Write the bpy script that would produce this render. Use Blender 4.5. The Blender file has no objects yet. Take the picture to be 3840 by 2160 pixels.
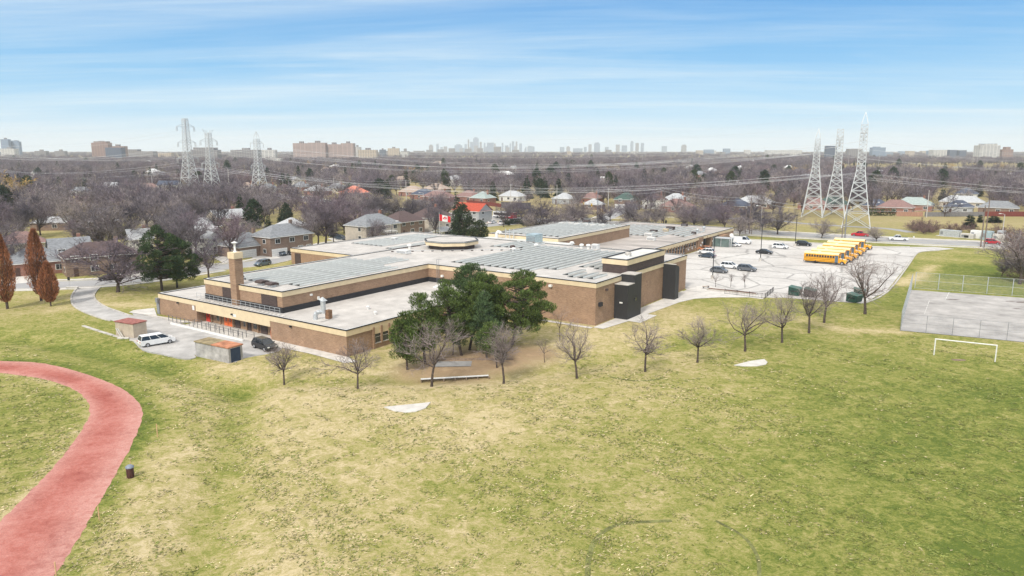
import bpy, math, random
import numpy as np
from mathutils import Vector, Matrix
R = math.radians
C = bpy.context.scene.collection
SC = bpy.context.scene
random.seed(7)

# ---------------------------------------------------------------- camera
FPX = 2740.0
TH = math.atan(520 / FPX)
CH = 30.0
cam_d = bpy.data.cameras.new('camera')
cam = bpy.data.objects.new('camera', cam_d)
C.objects.link(cam)
cam.location = (0, 0, CH)
cam.rotation_euler = (R(90) - TH, 0, 0)
cam_d.sensor_width = 36.0
cam_d.lens = FPX / 3840 * 36
cam_d.clip_start = 0.5
cam_d.clip_end = 60000
SC.camera = cam

# ---------------------------------------------------------------- sky, sun, exposure
SUN_EL, SUN_AZ = R(44), R(205)      # azimuth clockwise from +Y: behind the camera, a little left
w = bpy.data.worlds.new('World')
SC.world = w
w.use_nodes = True
nt = w.node_tree
for n in list(nt.nodes):
    nt.nodes.remove(n)
def N(tree, t, **kw):
    n = tree.nodes.new(t)
    for k, v in kw.items():
        if k[0] == 'i' and k[1:].isdigit():
            n.inputs[int(k[1:])].default_value = v
        else:
            setattr(n, k, v)
    return n
def math_n(tree, op, a, b=None, c=None, clamp=False):
    n = tree.nodes.new('ShaderNodeMath')
    n.operation = op
    n.use_clamp = clamp
    for i, s in enumerate((a, b, c)):
        if s is None:
            continue
        if isinstance(s, (int, float)):
            n.inputs[i].default_value = s
        else:
            tree.links.new(s, n.inputs[i])
    return n.outputs[0]
def ramp(tree, fac, stops):
    n = tree.nodes.new('ShaderNodeValToRGB')
    e = n.color_ramp.elements
    while len(e) < len(stops):
        e.new(0.5)
    for i, (p, c) in enumerate(stops):
        e[i].position = p
        e[i].color = (c, c, c, 1) if isinstance(c, (int, float)) else (*c, 1)
    tree.links.new(fac, n.inputs[0])
    return n.outputs[0]
def mix(tree, fac, a, b, blend='MIX'):
    n = tree.nodes.new('ShaderNodeMix')
    n.data_type = 'RGBA'
    n.blend_type = blend
    for s, k in ((fac, 0), (a, 6), (b, 7)):
        if isinstance(s, (int, float)):
            n.inputs[k].default_value = s
        elif isinstance(s, (tuple, list)):
            n.inputs[k].default_value = (*s[:3], 1)
        else:
            tree.links.new(s, n.inputs[k])
    return n.outputs[2]
sky = N(nt, 'ShaderNodeTexSky', sky_type='NISHITA', sun_disc=False)
sky.sun_elevation = SUN_EL
sky.sun_rotation = SUN_AZ
sky.altitude = 100
sky.air_density = 1.0
sky.dust_density = 0.3
sky.ozone_density = 3.0
tc = N(nt, 'ShaderNodeTexCoord')
sep = N(nt, 'ShaderNodeSeparateXYZ')
nt.links.new(tc.outputs['Generated'], sep.inputs[0])
zz = math_n(nt, 'MAXIMUM', sep.outputs[2], 0.0)
den = math_n(nt, 'ADD', zz, 0.055)
cx = math_n(nt, 'DIVIDE', sep.outputs[0], den)
cy = math_n(nt, 'DIVIDE', sep.outputs[1], den)
def cloud_noise(sx, sy, off, scale, detail, dist, rough=0.6, skew=0.0):
    c = N(nt, 'ShaderNodeCombineXYZ')
    ax = math_n(nt, 'MULTIPLY', cx, sx)
    ay = math_n(nt, 'MULTIPLY_ADD', cy, sy, math_n(nt, 'MULTIPLY', cx, skew))
    nt.links.new(math_n(nt, 'ADD', ax, off), c.inputs[0])
    nt.links.new(ay, c.inputs[1])
    t = N(nt, 'ShaderNodeTexNoise')
    t.inputs['Scale'].default_value = scale
    t.inputs['Detail'].default_value = detail
    t.inputs['Roughness'].default_value = rough
    t.inputs['Distortion'].default_value = dist
    nt.links.new(c.outputs[0], t.inputs['Vector'])
    return t.outputs[0]
n1 = cloud_noise(0.16, 0.62, 3.7, 1.0, 7, 0.5, 0.58, 0.06)
n2 = cloud_noise(0.42, 2.3, 9.1, 1.0, 6, 0.9, 0.62, -0.12)
n3 = cloud_noise(0.55, 6.5, 21.3, 1.0, 5, 0.7, 0.6, 0.35)
cl3 = ramp(nt, n3, [(0.46, 0.0), (0.72, 1.0)])
cl1 = ramp(nt, n1, [(0.40, 0.0), (0.66, 1.0)])
cl2 = ramp(nt, n2, [(0.40, 0.0), (0.75, 1.0)])
clouds = math_n(nt, 'ADD', math_n(nt, 'ADD', math_n(nt, 'MULTIPLY', cl1, 0.40), math_n(nt, 'MULTIPLY', cl3, 0.08)), math_n(nt, 'MULTIPLY', math_n(nt, 'MULTIPLY', cl2, cl1), 0.42), clamp=True)
# the haze band low in the sky
hz = math_n(nt, 'POWER', 2.718, math_n(nt, 'MULTIPLY', zz, -34.0))
# deep blue of a clear sky, paler towards the horizon
blue = ramp(nt, zz, [(0.0, (0.50, 0.67, 0.77)), (0.05, (0.285, 0.545, 0.755)), (0.10, (0.175, 0.44, 0.715)), (0.19, (0.092, 0.31, 0.635)), (0.5, (0.15, 0.35, 0.63))])
tint = N(nt, 'ShaderNodeVectorMath', operation='SCALE')
nt.links.new(blue, tint.inputs[0])
tint.inputs['Scale'].default_value = 8.0
base = mix(nt, 0.93, sky.outputs[0], tint.outputs[0])
c1 = mix(nt, clouds, base, (5.2, 5.95, 6.3))
c2 = mix(nt, math_n(nt, 'MULTIPLY', hz, 0.5), c1, (5.9, 6.4, 6.55))
# thin white overcast high overhead, above the picture, softens the light
ov = ramp(nt, zz, [(0.24, 0.0), (0.50, 0.8)])
c3 = mix(nt, ov, c2, (9.0, 8.7, 8.3))
bg = N(nt, 'ShaderNodeBackground')
nt.links.new(c3, bg.inputs[0])
bg.inputs[1].default_value = 0.1
wo = N(nt, 'ShaderNodeOutputWorld')
nt.links.new(bg.outputs[0], wo.inputs[0])

sd = bpy.data.lights.new('sun', 'SUN')
sd.energy = 2.0
sd.angle = R(8)
sd.color = (1.0, 0.94, 0.85)
sun = bpy.data.objects.new('sun', sd)
C.objects.link(sun)
sdir = Vector((math.sin(SUN_AZ) * math.cos(SUN_EL), math.cos(SUN_AZ) * math.cos(SUN_EL), math.sin(SUN_EL)))
sun.rotation_euler = sdir.to_track_quat('Z', 'Y').to_euler()
sun.location = (-40, -60, 120)
SC.view_settings.view_transform = 'Standard'
SC.view_settings.look = 'None'
SC.view_settings.gamma = 1
SC.view_settings.exposure = 0.66
SC.cycles.max_bounces = 5
SC.cycles.diffuse_bounces = 2
SC.cycles.glossy_bounces = 2
SC.cycles.transparent_max_bounces = 24
SC.cycles.volume_bounces = 2
SC.cycles.use_denoising = True

# ---------------------------------------------------------------- places on the ground
CT, ST = math.cos(TH), math.sin(TH)
VALLEYS = []    # (polyline, depth, half-width) in metres
def seg_dist(X, Y, pts):
    d = np.full(np.shape(X), 1e9)
    for (x0, y0), (x1, y1) in zip(pts[:-1], pts[1:]):
        ex, ey = x1 - x0, y1 - y0
        L = ex * ex + ey * ey + 1e-9
        t = np.clip(((X - x0) * ex + (Y - y0) * ey) / L, 0, 1)
        d = np.minimum(d, np.hypot(X - x0 - t * ex, Y - y0 - t * ey))
    return d
def in_poly(X, Y, poly):
    c = np.zeros(np.shape(X), bool)
    n = len(poly)
    for i in range(n):
        x0, y0 = poly[i][:2]
        x1, y1 = poly[(i + 1) % n][:2]
        cond = ((y0 > Y) != (y1 > Y))
        xi = (x1 - x0) * (Y - y0) / ((y1 - y0) if abs(y1 - y0) > 1e-9 else 1e-9) + x0
        c ^= cond & (X < xi)
    return c
def gz(X, Y):
    z = np.zeros(np.shape(X))
    for pts, dep, hw in VALLEYS:
        z = z - dep * np.exp(-(seg_dist(X, Y, pts) / hw) ** 2)
    return z
def ray(x, y):
    dx, dy = (x - 1920) / FPX, -(y - 1080) / FPX
    return dx, CT + dy * ST, -ST + dy * CT
def flat(x, y, z=0.0):
    d = ray(x, y)
    t = (z - CH) / d[2]
    return d[0] * t, d[1] * t
def S(x, y, lift=0.0):              # a point of the terrain, from its place on the 3840 px photograph
    z = 0.0
    for _ in range(4):
        X, Y = flat(x, y, z + lift)
        z = float(gz(np.array(X), np.array(Y)))
    return Vector((X, Y, z + lift))
VS = 3840 / 2576
def V(x, y, lift=0.0):
    return S(x * VS, y * VS, lift)
def V2(x, y):
    p = flat(x * VS, y * VS)
    return p
def height_at(x, y, p):             # height of a feature seen at (x, y) that stands above ground point p
    d = ray(x, y)
    return CH + d[2] * p[1] / d[1] - p[2]
VALLEYS += [
    ([V2(*p) for p in ((-60, 838), (0, 845), (111, 857), (194, 873), (278, 892), (389, 915), (472, 939), (542, 960), (600, 974))], 0.85, 3.0),
    ([V2(*p) for p in ((600, 967), (612, 1010), (592, 1080), (560, 1200), (520, 1350), (500, 1460))], 0.70, 3.0),
    ([V2(*p) for p in ((660, 958), (800, 958), (1000, 950), (1230, 948), (1450, 918), (1700, 868), (1800, 838), (1880, 826))], 0.65, 3.0),
]
# the school's own axes: a runs away to the right, b away to the left
F0 = Vector((-24.452, 103.767, 0))
AZ = R(34.75)
UA = Vector((math.sin(AZ), math.cos(AZ), 0))
VB = Vector((-math.cos(AZ), math.sin(AZ), 0))
SROT = R(90) - AZ
def AB(a, b, z=0.0):
    return F0 + UA * a + VB * b + Vector((0, 0, z))
def ab_of(p):
    d = p - F0
    return d.dot(UA), d.dot(VB)

# ---------------------------------------------------------------- object helpers
def tag(o, label=None, cat=None, group=None, kind=None):
    if label: o['label'] = label
    if cat: o['category'] = cat
    if group: o['group'] = group
    if kind: o['kind'] = kind
    return o
def thing(name, label, cat, loc=(0, 0, 0), rz=0.0, group=None):
    o = bpy.data.objects.new(name, None)
    o.empty_display_size = 0.3
    C.objects.link(o)
    o.location = loc
    o.rotation_euler = (0, 0, rz)
    return tag(o, label, cat, group)
class MB:
    def __init__(s):
        s.v, s.f, s.m, s.sm = [], [], [], []
    def add(s, vs, fs, m=0, smooth=False):
        k = len(s.v)
        s.v.extend([tuple(p) for p in vs])
        for f in fs:
            s.f.append([i + k for i in f])
            s.m.append(m)
            s.sm.append(smooth)
        return s
    def box(s, x0, y0, z0, x1, y1, z1, m=0, T=None):
        vs = [(x0, y0, z0), (x1, y0, z0), (x1, y1, z0), (x0, y1, z0), (x0, y0, z1), (x1, y0, z1), (x1, y1, z1), (x0, y1, z1)]
        if T is not None:
            vs = [T @ Vector(p) for p in vs]
        return s.add(vs, [(0, 3, 2, 1), (4, 5, 6, 7), (0, 1, 5, 4), (1, 2, 6, 5), (2, 3, 7, 6), (3, 0, 4, 7)], m)
    def prism(s, poly, z0, z1, m=0, top=True, bottom=True):
        a = sum(poly[i][0] * poly[(i + 1) % len(poly)][1] - poly[(i + 1) % len(poly)][0] * poly[i][1] for i in range(len(poly)))
        if a < 0:
            poly = poly[::-1]
        n = len(poly)
        vs = [(p[0], p[1], z0) for p in poly] + [(p[0], p[1], z1) for p in poly]
        fs = [(i, (i + 1) % n, n + (i + 1) % n, n + i) for i in range(n)]
        if top: fs.append(tuple(range(n, 2 * n)))
        if bottom: fs.append(tuple(range(n - 1, -1, -1)))
        return s.add(vs, fs, m)
    def side(s, prof, y0, y1, m=0):         # outline in x-z, extruded along y
        a = sum(prof[i][0] * prof[(i + 1) % len(prof)][1] - prof[(i + 1) % len(prof)][0] * prof[i][1] for i in range(len(prof)))
        if a > 0:
            prof = prof[::-1]
        n = len(prof)
        vs = [(p[0], y0, p[1]) for p in prof] + [(p[0], y1, p[1]) for p in prof]
        fs = [(i, (i + 1) % n, n + (i + 1) % n, n + i) for i in range(n)]
        fs += [tuple(range(n, 2 * n)), tuple(range(n - 1, -1, -1))]
        return s.add(vs, fs, m)
    def tube(s, p0, p1, r0, r1=None, n=6, m=0, caps=True, smooth=True):
        p0, p1 = Vector(p0), Vector(p1)
        r1 = r0 if r1 is None else r1
        d = (p1 - p0)
        d = d.normalized() if d.length > 1e-9 else Vector((0, 0, 1))
        a = d.orthogonal().normalized()
        b = d.cross(a)
        vs = []
        for p, r in ((p0, r0), (p1, r1)):
            for i in range(n):
                t = 2 * math.pi * i / n
                vs.append(p + (a * math.cos(t) + b * math.sin(t)) * r)
        s.add(vs, [(i, (i + 1) % n, n + (i + 1) % n, n + i) for i in range(n)], m, smooth)
        if caps:
            s.add(vs[n:], [tuple(range(n))], m)
            s.add(vs[:n], [tuple(range(n - 1, -1, -1))], m)
        return s
    def bar(s, p0, p1, w, m=0):
        return s.tube(p0, p1, w * 0.62, w * 0.62, 4, m, True, False)
    def path(s, pts, r, n=5, m=0):
        for p, q in zip(pts[:-1], pts[1:]):
            s.tube(p, q, r, r, n, m, True)
        return s
    def lathe(s, prof, n=12, m=0, cx=0, cy=0, smooth=True):
        vs = []
        for r, z in prof:
            for i in range(n):
                t = 2 * math.pi * i / n
                vs.append((cx + r * math.cos(t), cy + r * math.sin(t), z))
        fs = []
        for k in range(len(prof) - 1):
            for i in range(n):
                fs.append((k * n + i, k * n + (i + 1) % n, (k + 1) * n + (i + 1) % n, (k + 1) * n + i))
        s.add(vs, fs, m, smooth)
        s.add(vs[-n:], [tuple(range(n))], m)
        s.add(vs[:n], [tuple(range(n - 1, -1, -1))], m)
        return s
    def mesh(s, name, mats):
        me = bpy.data.meshes.new(name)
        me.from_pydata(s.v, [], s.f)
        for m in (mats if isinstance(mats, (list, tuple)) else [mats]):
            me.materials.append(m)
        me.polygons.foreach_set('material_index', s.m)
        me.polygons.foreach_set('use_smooth', s.sm)
        me.update()
        return me
    def build(s, name, mats, parent=None, loc=(0, 0, 0), rz=0.0):
        return link(name, s.mesh(name, mats), parent, loc, rz)
def link(name, me, parent=None, loc=(0, 0, 0), rz=0.0):
    o = bpy.data.objects.new(name, me)
    C.objects.link(o)
    o.parent = parent
    o.location = loc
    o.rotation_euler = (0, 0, rz)
    return o
def copy_tree(o, parent=None):
    c = o.copy()
    C.objects.link(c)
    c.parent = parent
    for ch in KIDS.get(o.name, ()):
        copy_tree_k(ch, c)
    return c
KIDS = {}
def remember(o):                    # the parts of a thing that will be copied
    kids = [x for x in bpy.data.objects if x.parent == o]
    KIDS[o.name] = kids
    for k in kids:
        remember(k)
def copy_tree_k(ch, parent):
    c = ch.copy()
    C.objects.link(c)
    c.parent = parent
    for g in KIDS.get(ch.name, ()):
        copy_tree_k(g, c)
def place(proto, loc, rz=0.0, sc=1.0, label=None, cat=None, group=None):
    c = copy_tree(proto)
    c.location = loc
    c.rotation_euler = (0, 0, rz)
    c.scale = (sc, sc, sc) if isinstance(sc, (int, float)) else sc
    return tag(c, label, cat, group)
def drop(proto):                    # a pattern that was only needed for copying
    for k in KIDS.get(proto.name, ()):
        drop(k)
    bpy.data.objects.remove(proto)

# ---------------------------------------------------------------- materials
MATS = {}
def mat(name, col, rough=0.8, var=0.12, scale=3.0, metal=0.0, bump=0.0, spec=0.3, coords='Object', dark=None, streak=None):
    if name in MATS:
        return MATS[name]
    m = bpy.data.materials.new(name)
    m.use_nodes = True
    t = m.node_tree
    b = t.nodes['Principled BSDF']
    b.inputs['Roughness'].default_value = rough
    b.inputs['Metallic'].default_value = metal
    b.inputs['Specular IOR Level'].default_value = spec
    tcn = N(t, 'ShaderNodeTexCoord')
    if coords == 'World':
        src = N(t, 'ShaderNodeNewGeometry').outputs['Position']
    else:
        src = tcn.outputs[coords]
    if streak:
        mp = N(t, 'ShaderNodeMapping')
        mp.inputs['Scale'].default_value = streak
        t.links.new(src, mp.inputs[0])
        src = mp.outputs[0]
    nz = N(t, 'ShaderNodeTexNoise')
    nz.inputs['Scale'].default_value = scale
    nz.inputs['Detail'].default_value = 6
    nz.inputs['Roughness'].default_value = 0.65
    t.links.new(src, nz.inputs['Vector'])
    d = dark or tuple(max(0, c * (1 - 2.2 * var)) for c in col)
    l = tuple(min(1, c * (1 + 1.6 * var)) for c in col)
    cc = ramp(t, nz.outputs[0], [(0.30, d), (0.70, l)])
    t.links.new(cc, b.inputs['Base Color'])
    if bump:
        bp = N(t, 'ShaderNodeBump')
        bp.inputs['Strength'].default_value = bump
        bp.inputs['Distance'].default_value = 0.05
        t.links.new(nz.outputs[0], bp.inputs['Height'])
        t.links.new(bp.outputs[0], b.inputs['Normal'])
    MATS[name] = m
    return m
def brick_mat(name, c1, c2, mortar, sx=1.0, rough=0.85, bw=0.24, bh=0.08):
    if name in MATS:
        return MATS[name]
    m = bpy.data.materials.new(name)
    m.use_nodes = True
    t = m.node_tree
    b = t.nodes['Principled BSDF']
    b.inputs['Roughness'].default_value = rough
    b.inputs['Specular IOR Level'].default_value = 0.2
    tcn = N(t, 'ShaderNodeTexCoord')
    sp = N(t, 'ShaderNodeSeparateXYZ')
    t.links.new(tcn.outputs['Object'], sp.inputs[0])
    cb = N(t, 'ShaderNodeCombineXYZ')
    t.links.new(math_n(t, 'ADD', sp.outputs[0], sp.outputs[1]), cb.inputs[0])
    t.links.new(sp.outputs[2], cb.inputs[1])
    br = N(t, 'ShaderNodeTexBrick')
    br.inputs['Scale'].default_value = 1.0
    br.inputs['Brick Width'].default_value = bw
    br.inputs['Row Height'].default_value = bh
    br.inputs['Mortar Size'].default_value = 0.012
    br.inputs['Bias'].default_value = 0.0
    br.inputs['Color1'].default_value = (*c1, 1)
    br.inputs['Color2'].default_value = (*c2, 1)
    br.inputs['Mortar'].default_value = (*mortar, 1)
    t.links.new(cb.outputs[0], br.inputs['Vector'])
    nz = N(t, 'ShaderNodeTexNoise')
    nz.inputs['Scale'].default_value = 0.5
    nz.inputs['Detail'].default_value = 7
    nz.inputs['Roughness'].default_value = 0.7
    t.links.new(tcn.outputs['Object'], nz.inputs['Vector'])
    nb = N(t, 'ShaderNodeTexNoise')
    nb.inputs['Scale'].default_value = 4.0
    nb.inputs['Detail'].default_value = 4
    mp = N(t, 'ShaderNodeMapping')
    mp.inputs['Scale'].default_value = (.35, .35, 4.5)
    t.links.new(tcn.outputs['Object'], mp.inputs[0])
    t.links.new(mp.outputs[0], nb.inputs['Vector'])
    k = ramp(t, nz.outputs[0], [(0.3, 0.82), (0.7, 1.15)])
    k2 = ramp(t, nb.outputs[0], [(0.3, 0.76), (0.7, 1.2)])
    col = mix(t, 1.0, mix(t, 1.0, br.outputs[0], k, 'MULTIPLY'), k2, 'MULTIPLY')
    t.links.new(col, b.inputs['Base Color'])
    MATS[name] = m
    return m
def glass_mat(name, col, rough=0.12):
    return mat(name, col, rough, 0.15, 0.8, 0.0, 0, 0.8)
M_brick = brick_mat('school_brick', (0.30, 0.178, 0.109), (0.40, 0.250, 0.16), (0.35, 0.255, 0.185))
M_fascia = mat('cream_fascia', (0.72, 0.58, 0.38), 0.7, 0.05, 0.7)
M_roof = mat('flat_roof_membrane', (0.51, 0.48, 0.45), 0.85, 0.10, 0.35, bump=0.05)
M_roofw = mat('white_roof_membrane', (0.62, 0.61, 0.58), 0.8, 0.08, 0.4)
M_roofd = mat('stained_roof_membrane', (0.42, 0.38, 0.35), 0.85, 0.22, 0.22, streak=(1, 0.35, 1))
M_black = mat('black_flashing', (0.03, 0.03, 0.035), 0.6, 0.1, 2)
M_white = mat('white_paint', (0.78, 0.77, 0.74), 0.6, 0.06, 2)
M_darkpanel = mat('dark_brown_louvre', (0.085, 0.06, 0.055), 0.7, 0.2, 1.2, streak=(1, 1, 6))
M_blackclad = mat('black_corrugated_cladding', (0.035, 0.035, 0.037), 0.55, 0.15, 3, streak=(6, 6, 0.3))
M_glass = glass_mat('dark_glass', (0.03, 0.035, 0.042))
M_orange = mat('orange_door_paint', (0.75, 0.16, 0.05), 0.5, 0.1, 2)
M_red = mat('red_door_paint', (0.60, 0.06, 0.04), 0.5, 0.1, 2)
M_galv = mat('galvanised_steel', (0.55, 0.57, 0.58), 0.45, 0.12, 2.5, metal=0.35)
M_duct = mat('rooftop_duct_metal', (0.42, 0.52, 0.55), 0.4, 0.12, 2.5, metal=0.3)
M_conc = mat('concrete', (0.50, 0.47, 0.43), 0.9, 0.14, 0.8, bump=0.1)
M_concl = mat('pale_concrete', (0.60, 0.57, 0.53), 0.9, 0.10, 0.6, coords='World')
M_asph = mat('worn_asphalt', (0.36, 0.345, 0.335), 0.9, 0.12, 0.25, coords='World', bump=0.05)
M_wood = mat('weathered_wood', (0.30, 0.22, 0.16), 0.85, 0.2, 3)
M_pole = mat('wood_pole', (0.22, 0.17, 0.15), 0.9, 0.15, 2)
M_polec = mat('concrete_pole', (0.55, 0.52, 0.50), 0.85, 0.1, 2)
M_metal = mat('grey_steel', (0.30, 0.31, 0.33), 0.5, 0.12, 3, metal=0.4)
M_tyre = mat('tyre_rubber', (0.018, 0.018, 0.02), 0.85, 0.1, 8)
M_rim = mat('wheel_rim', (0.45, 0.46, 0.48), 0.35, 0.1, 8, metal=0.6)
M_solar = mat('solar_cells', (0.15, 0.162, 0.15), 0.45, 0.16, 0.6, spec=0.4)
M_defl = mat('white_wind_deflector', (0.56, 0.575, 0.555), 0.55, 0.08, 0.8)
M_lens = mat('lamp_lens', (0.80, 0.80, 0.78), 0.25, 0.05, 8)
M_redlens = mat('red_lamp_lens', (0.55, 0.03, 0.03), 0.3, 0.05, 8)
M_green = mat('dark_green_steel', (0.03, 0.075, 0.06), 0.6, 0.2, 2)
M_bark = mat('bark', (0.105, 0.08, 0.068), 0.95, 0.3, 4)
def varied(name, cols, rough=0.9, island=False, scale=0.6, amount=0.5):
    """A material whose colour differs from object to object, and from leaf to leaf."""
    if name in MATS:
        return MATS[name]
    m = bpy.data.materials.new(name)
    m.use_nodes = True
    t = m.node_tree
    b = t.nodes['Principled BSDF']
    b.inputs['Roughness'].default_value = rough
    b.inputs['Specular IOR Level'].default_value = 0.1
    oi = N(t, 'ShaderNodeObjectInfo')
    k = len(cols) - 1
    c = ramp(t, oi.outputs['Random'], [(i / k, cols[i]) for i in range(k + 1)])
    if island:
        g = N(t, 'ShaderNodeNewGeometry')
        s = g.outputs['Random Per Island']
        nz = N(t, 'ShaderNodeTexNoise')
        nz.inputs['Scale'].default_value = 0.55
        nz.inputs['Detail'].default_value = 2
        t.links.new(N(t, 'ShaderNodeTexCoord').outputs['Object'], nz.inputs['Vector'])
        c = mix(t, 1.0, c, ramp(t, nz.outputs[0], [(0.32, 0.62), (0.68, 1.35)]), 'MULTIPLY')
    else:
        nz = N(t, 'ShaderNodeTexNoise')
        nz.inputs['Scale'].default_value = scale
        t.links.new(N(t, 'ShaderNodeTexCoord').outputs['Object'], nz.inputs['Vector'])
        s = nz.outputs[0]
    f = ramp(t, s, [(0.0, 1 - amount), (1.0, 1 + amount)])
    t.links.new(mix(t, 1.0, c, f, 'MULTIPLY'), b.inputs['Base Color'])
    MATS[name] = m
    return m
M_twig = varied('bare_twigs', [(0.125, 0.112, 0.13), (0.265, 0.23, 0.245), (0.17, 0.135, 0.155), (0.09, 0.08, 0.098), (0.33, 0.28, 0.265), (0.15, 0.13, 0.16), (0.23, 0.165, 0.18)], island=True, amount=0.45)
M_twigrow = varied('grey_twigs', [(0.25, 0.205, 0.20), (0.31, 0.255, 0.24)], island=True, amount=0.35)
M_pine = varied('pine_needles', [(0.090, 0.130, 0.036), (0.105, 0.145, 0.044), (0.080, 0.125, 0.060)], island=True, amount=0.6)
M_spruce = varied('spruce_needles', [(0.035, 0.055, 0.028), (0.045, 0.065, 0.045), (0.052, 0.070, 0.028), (0.028, 0.048, 0.032)], island=True, amount=0.55)
M_gold = varied('golden_willow_twigs', [(0.42, 0.29, 0.10), (0.40, 0.26, 0.12)], island=True, amount=0.3)
M_rust = varied('rusty_dry_leaves', [(0.34, 0.14, 0.07), (0.30, 0.125, 0.068)], island=True, amount=0.5)

# ---------------------------------------------------------------- the ground
def smooth(pts, k=6, closed=False):
    pts = [Vector((p[0], p[1], 0)) for p in pts]
    out = []
    n = len(pts)
    for i in range(n if closed else n - 1):
        p0 = pts[(i - 1) % n] if closed or i > 0 else pts[0]
        p1, p2 = pts[i % n], pts[(i + 1) % n]
        p3 = pts[(i + 2) % n] if closed or i + 2 < n else pts[-1]
        for j in range(k):
            t = j / k
            out.append(0.5 * ((2 * p1) + (p2 - p0) * t + (2 * p0 - 5 * p1 + 4 * p2 - p3) * t * t + (3 * p1 - p0 - 3 * p2 + p3) * t ** 3))
    if not closed:
        out.append(pts[-1])
    return [(p.x, p.y) for p in out]
def grow(a, b, step, lim):
    out = list(np.arange(a, b + 0.01, step))
    s = step
    x = b
    while x < lim:
        s *= 1.22
        x += s
        out.append(x)
    return out
gx_r = grow(0, 180, 1.3, 7200)
gx_l = [-x for x in grow(0, 130, 1.3, 7200)][::-1]
gxs = np.array(gx_l[:-1] + gx_r)
gys = np.array([-40, -20, -5, 8, 18, 25] + grow(30, 260, 1.3, 8200))
GX, GY = np.meshgrid(gxs, gys)
GZ = gz(GX, GY)
# how green the turf is: straw 0, lush 1
ctrl = [(1000, 1000, .10), (800, 1000, .10), (1200, 1080, .22), (900, 1150, .34), (1000, 1300, .36), (600, 1300, .22), (450, 1250, .18), (760, 1400, .25), (500, 1150, .20), (1300, 1000, .22),
        (1500, 1000, .34), (1400, 1250, .50), (1500, 1400, .44), (1700, 1130, .62), (1900, 1250, .60), (2100, 1000, .70), (2300, 1100, .84), (2500, 1300, .98), (2560, 1440, 1.05), (2200, 1400, .78), (2000, 1440, .66),
        (2560, 1000, .88), (2350, 950, .74), (2100, 900, .60), (1900, 870, .66), (2150, 840, .50), (1830, 740, .62), (1700, 800, .30), (1550, 850, .14), (1450, 880, .16), (2450, 680, .95), (2350, 650, .45), (2320, 720, .62), (2250, 760, .74),
        (2560, 690, .85), (100, 1000, .62), (60, 1150, .66), (150, 1050, .72), (30, 1230, .5), (60, 850, .58), (200, 820, .66), (300, 870, .58), (30, 780, .40), (150, 770, .30), (400, 900, .62), (450, 960, .30), (600, 920, .18),
        (750, 930, .24), (850, 950, .16), (700, 890, .40), (330, 750, .34), (420, 725, .42), (300, 720, .55), (30, 700, .45), (2000, 603, .66), (2250, 625, .66), (1640, 880, .34), (1250, 940, .10), (1000, 930, .16), (930, 890, .34),
        (2000, 590, .4), (2400, 560, .30), (2000, 560, .38), (1500, 530, .36), (1300, 500, .35), (700, 640, .4), (300, 500, .2)]
cp = np.array([(*V2(a, b), g) for a, b, g in ctrl])
num = np.zeros(GX.shape)
dn = np.zeros(GX.shape)
for x, y, g in cp:
    d2 = (GX - x) ** 2 + (GY - y) ** 2
    wgt = 1.0 / (d2 + 9.0) ** 1.3
    num += wgt * g
    dn += wgt
GREEN = num / dn
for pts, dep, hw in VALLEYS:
    GREEN = GREEN + 0.27 * np.exp(-(seg_dist(GX, GY, pts) / (hw * 0.8)) ** 2)  # swale turf greener, with the shade of the slopes painted into this tint
TR_OUT = smooth([V2(*p) for p in ((-260, 922), (-120, 908), (0, 908), (100, 913), (180, 930), (260, 956), (320, 986), (352, 1017), (358, 1052), (343, 1095), (310, 1160), (270, 1230), (230, 1300), (185, 1378), (130, 1462), (40, 1600), (-60, 1750))])
TR_IN = smooth([V2(*p) for p in ((-260, 952), (-120, 938), (0, 939), (80, 949), (150, 965), (195, 986), (219, 1010), (225, 1040), (207, 1080), (170, 1131), (120, 1190), (62, 1250), (0, 1310), (-90, 1400), (-220, 1530), (-330, 1640), (-420, 1750))])
GREEN += 0.45 * np.exp(-(seg_dist(GX, GY, TR_OUT) / 1.6) ** 2)
GREEN -= 0.30 * np.exp(-(seg_dist(GX, GY, TR_IN) / 0.9) ** 2)
PATHS_WORN = [([V2(*p) for p in ((2265, 715), (2320, 690), (2350, 668))], 2.2, .55), ([V2(*p) for p in ((2000, 800), (2120, 830), (2260, 835))], 2.0, .40), ([V2(*p) for p in ((640, 968), (1060, 966), (1230, 955), (1450, 925), (1700, 880))], 1.6, .25),
              ([V2(*p) for p in ((270, 765), (400, 770), (500, 790))], 2.0, .3)]
for pts, hw, k in PATHS_WORN:
    GREEN -= k * np.exp(-(seg_dist(GX, GY, pts) / hw) ** 2)
# the worn arcs mown or trodden into the field stay greener and darker
ARCS = [[V2(*p) for p in ((1478, 1449), (1482, 1400), (1500, 1355), (1540, 1325), (1590, 1315), (1640, 1312), (1690, 1310))], [V2(*p) for p in ((1535, 948), (1570, 955), (1620, 958), (1670, 951))], [V2(*p) for p in ((1800, 1310), (1870, 1350), (1905, 1400), (1910, 1449))]]
BROWN = np.zeros(GX.shape)
for x, y, r, k in ((1150, 915, 8.5, .85), (1240, 900, 8, .85), (1080, 930, 6, .7), (1330, 890, 6, .75), (430, 725, 7, .35), (2000, 572, 9, .25), (1700, 770, 4, .25), (1760, 745, 4, .3), (20, 775, 4, .3), (110, 752, 5, .3)):
    X, Y = V2(x, y)
    BROWN = np.maximum(BROWN, k * np.exp(-(((GX - X) ** 2 + (GY - Y) ** 2) / r ** 2) ** 1.5))
FAR = np.clip((GY - 210) / 150, 0, 1)
GREEN = np.clip(GREEN, -0.2, 1.25)
ny, nx = GX.shape
gv = np.stack([GX, GY, GZ], -1).reshape(-1, 3)
idx = np.arange(nx * ny).reshape(ny, nx)
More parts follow.
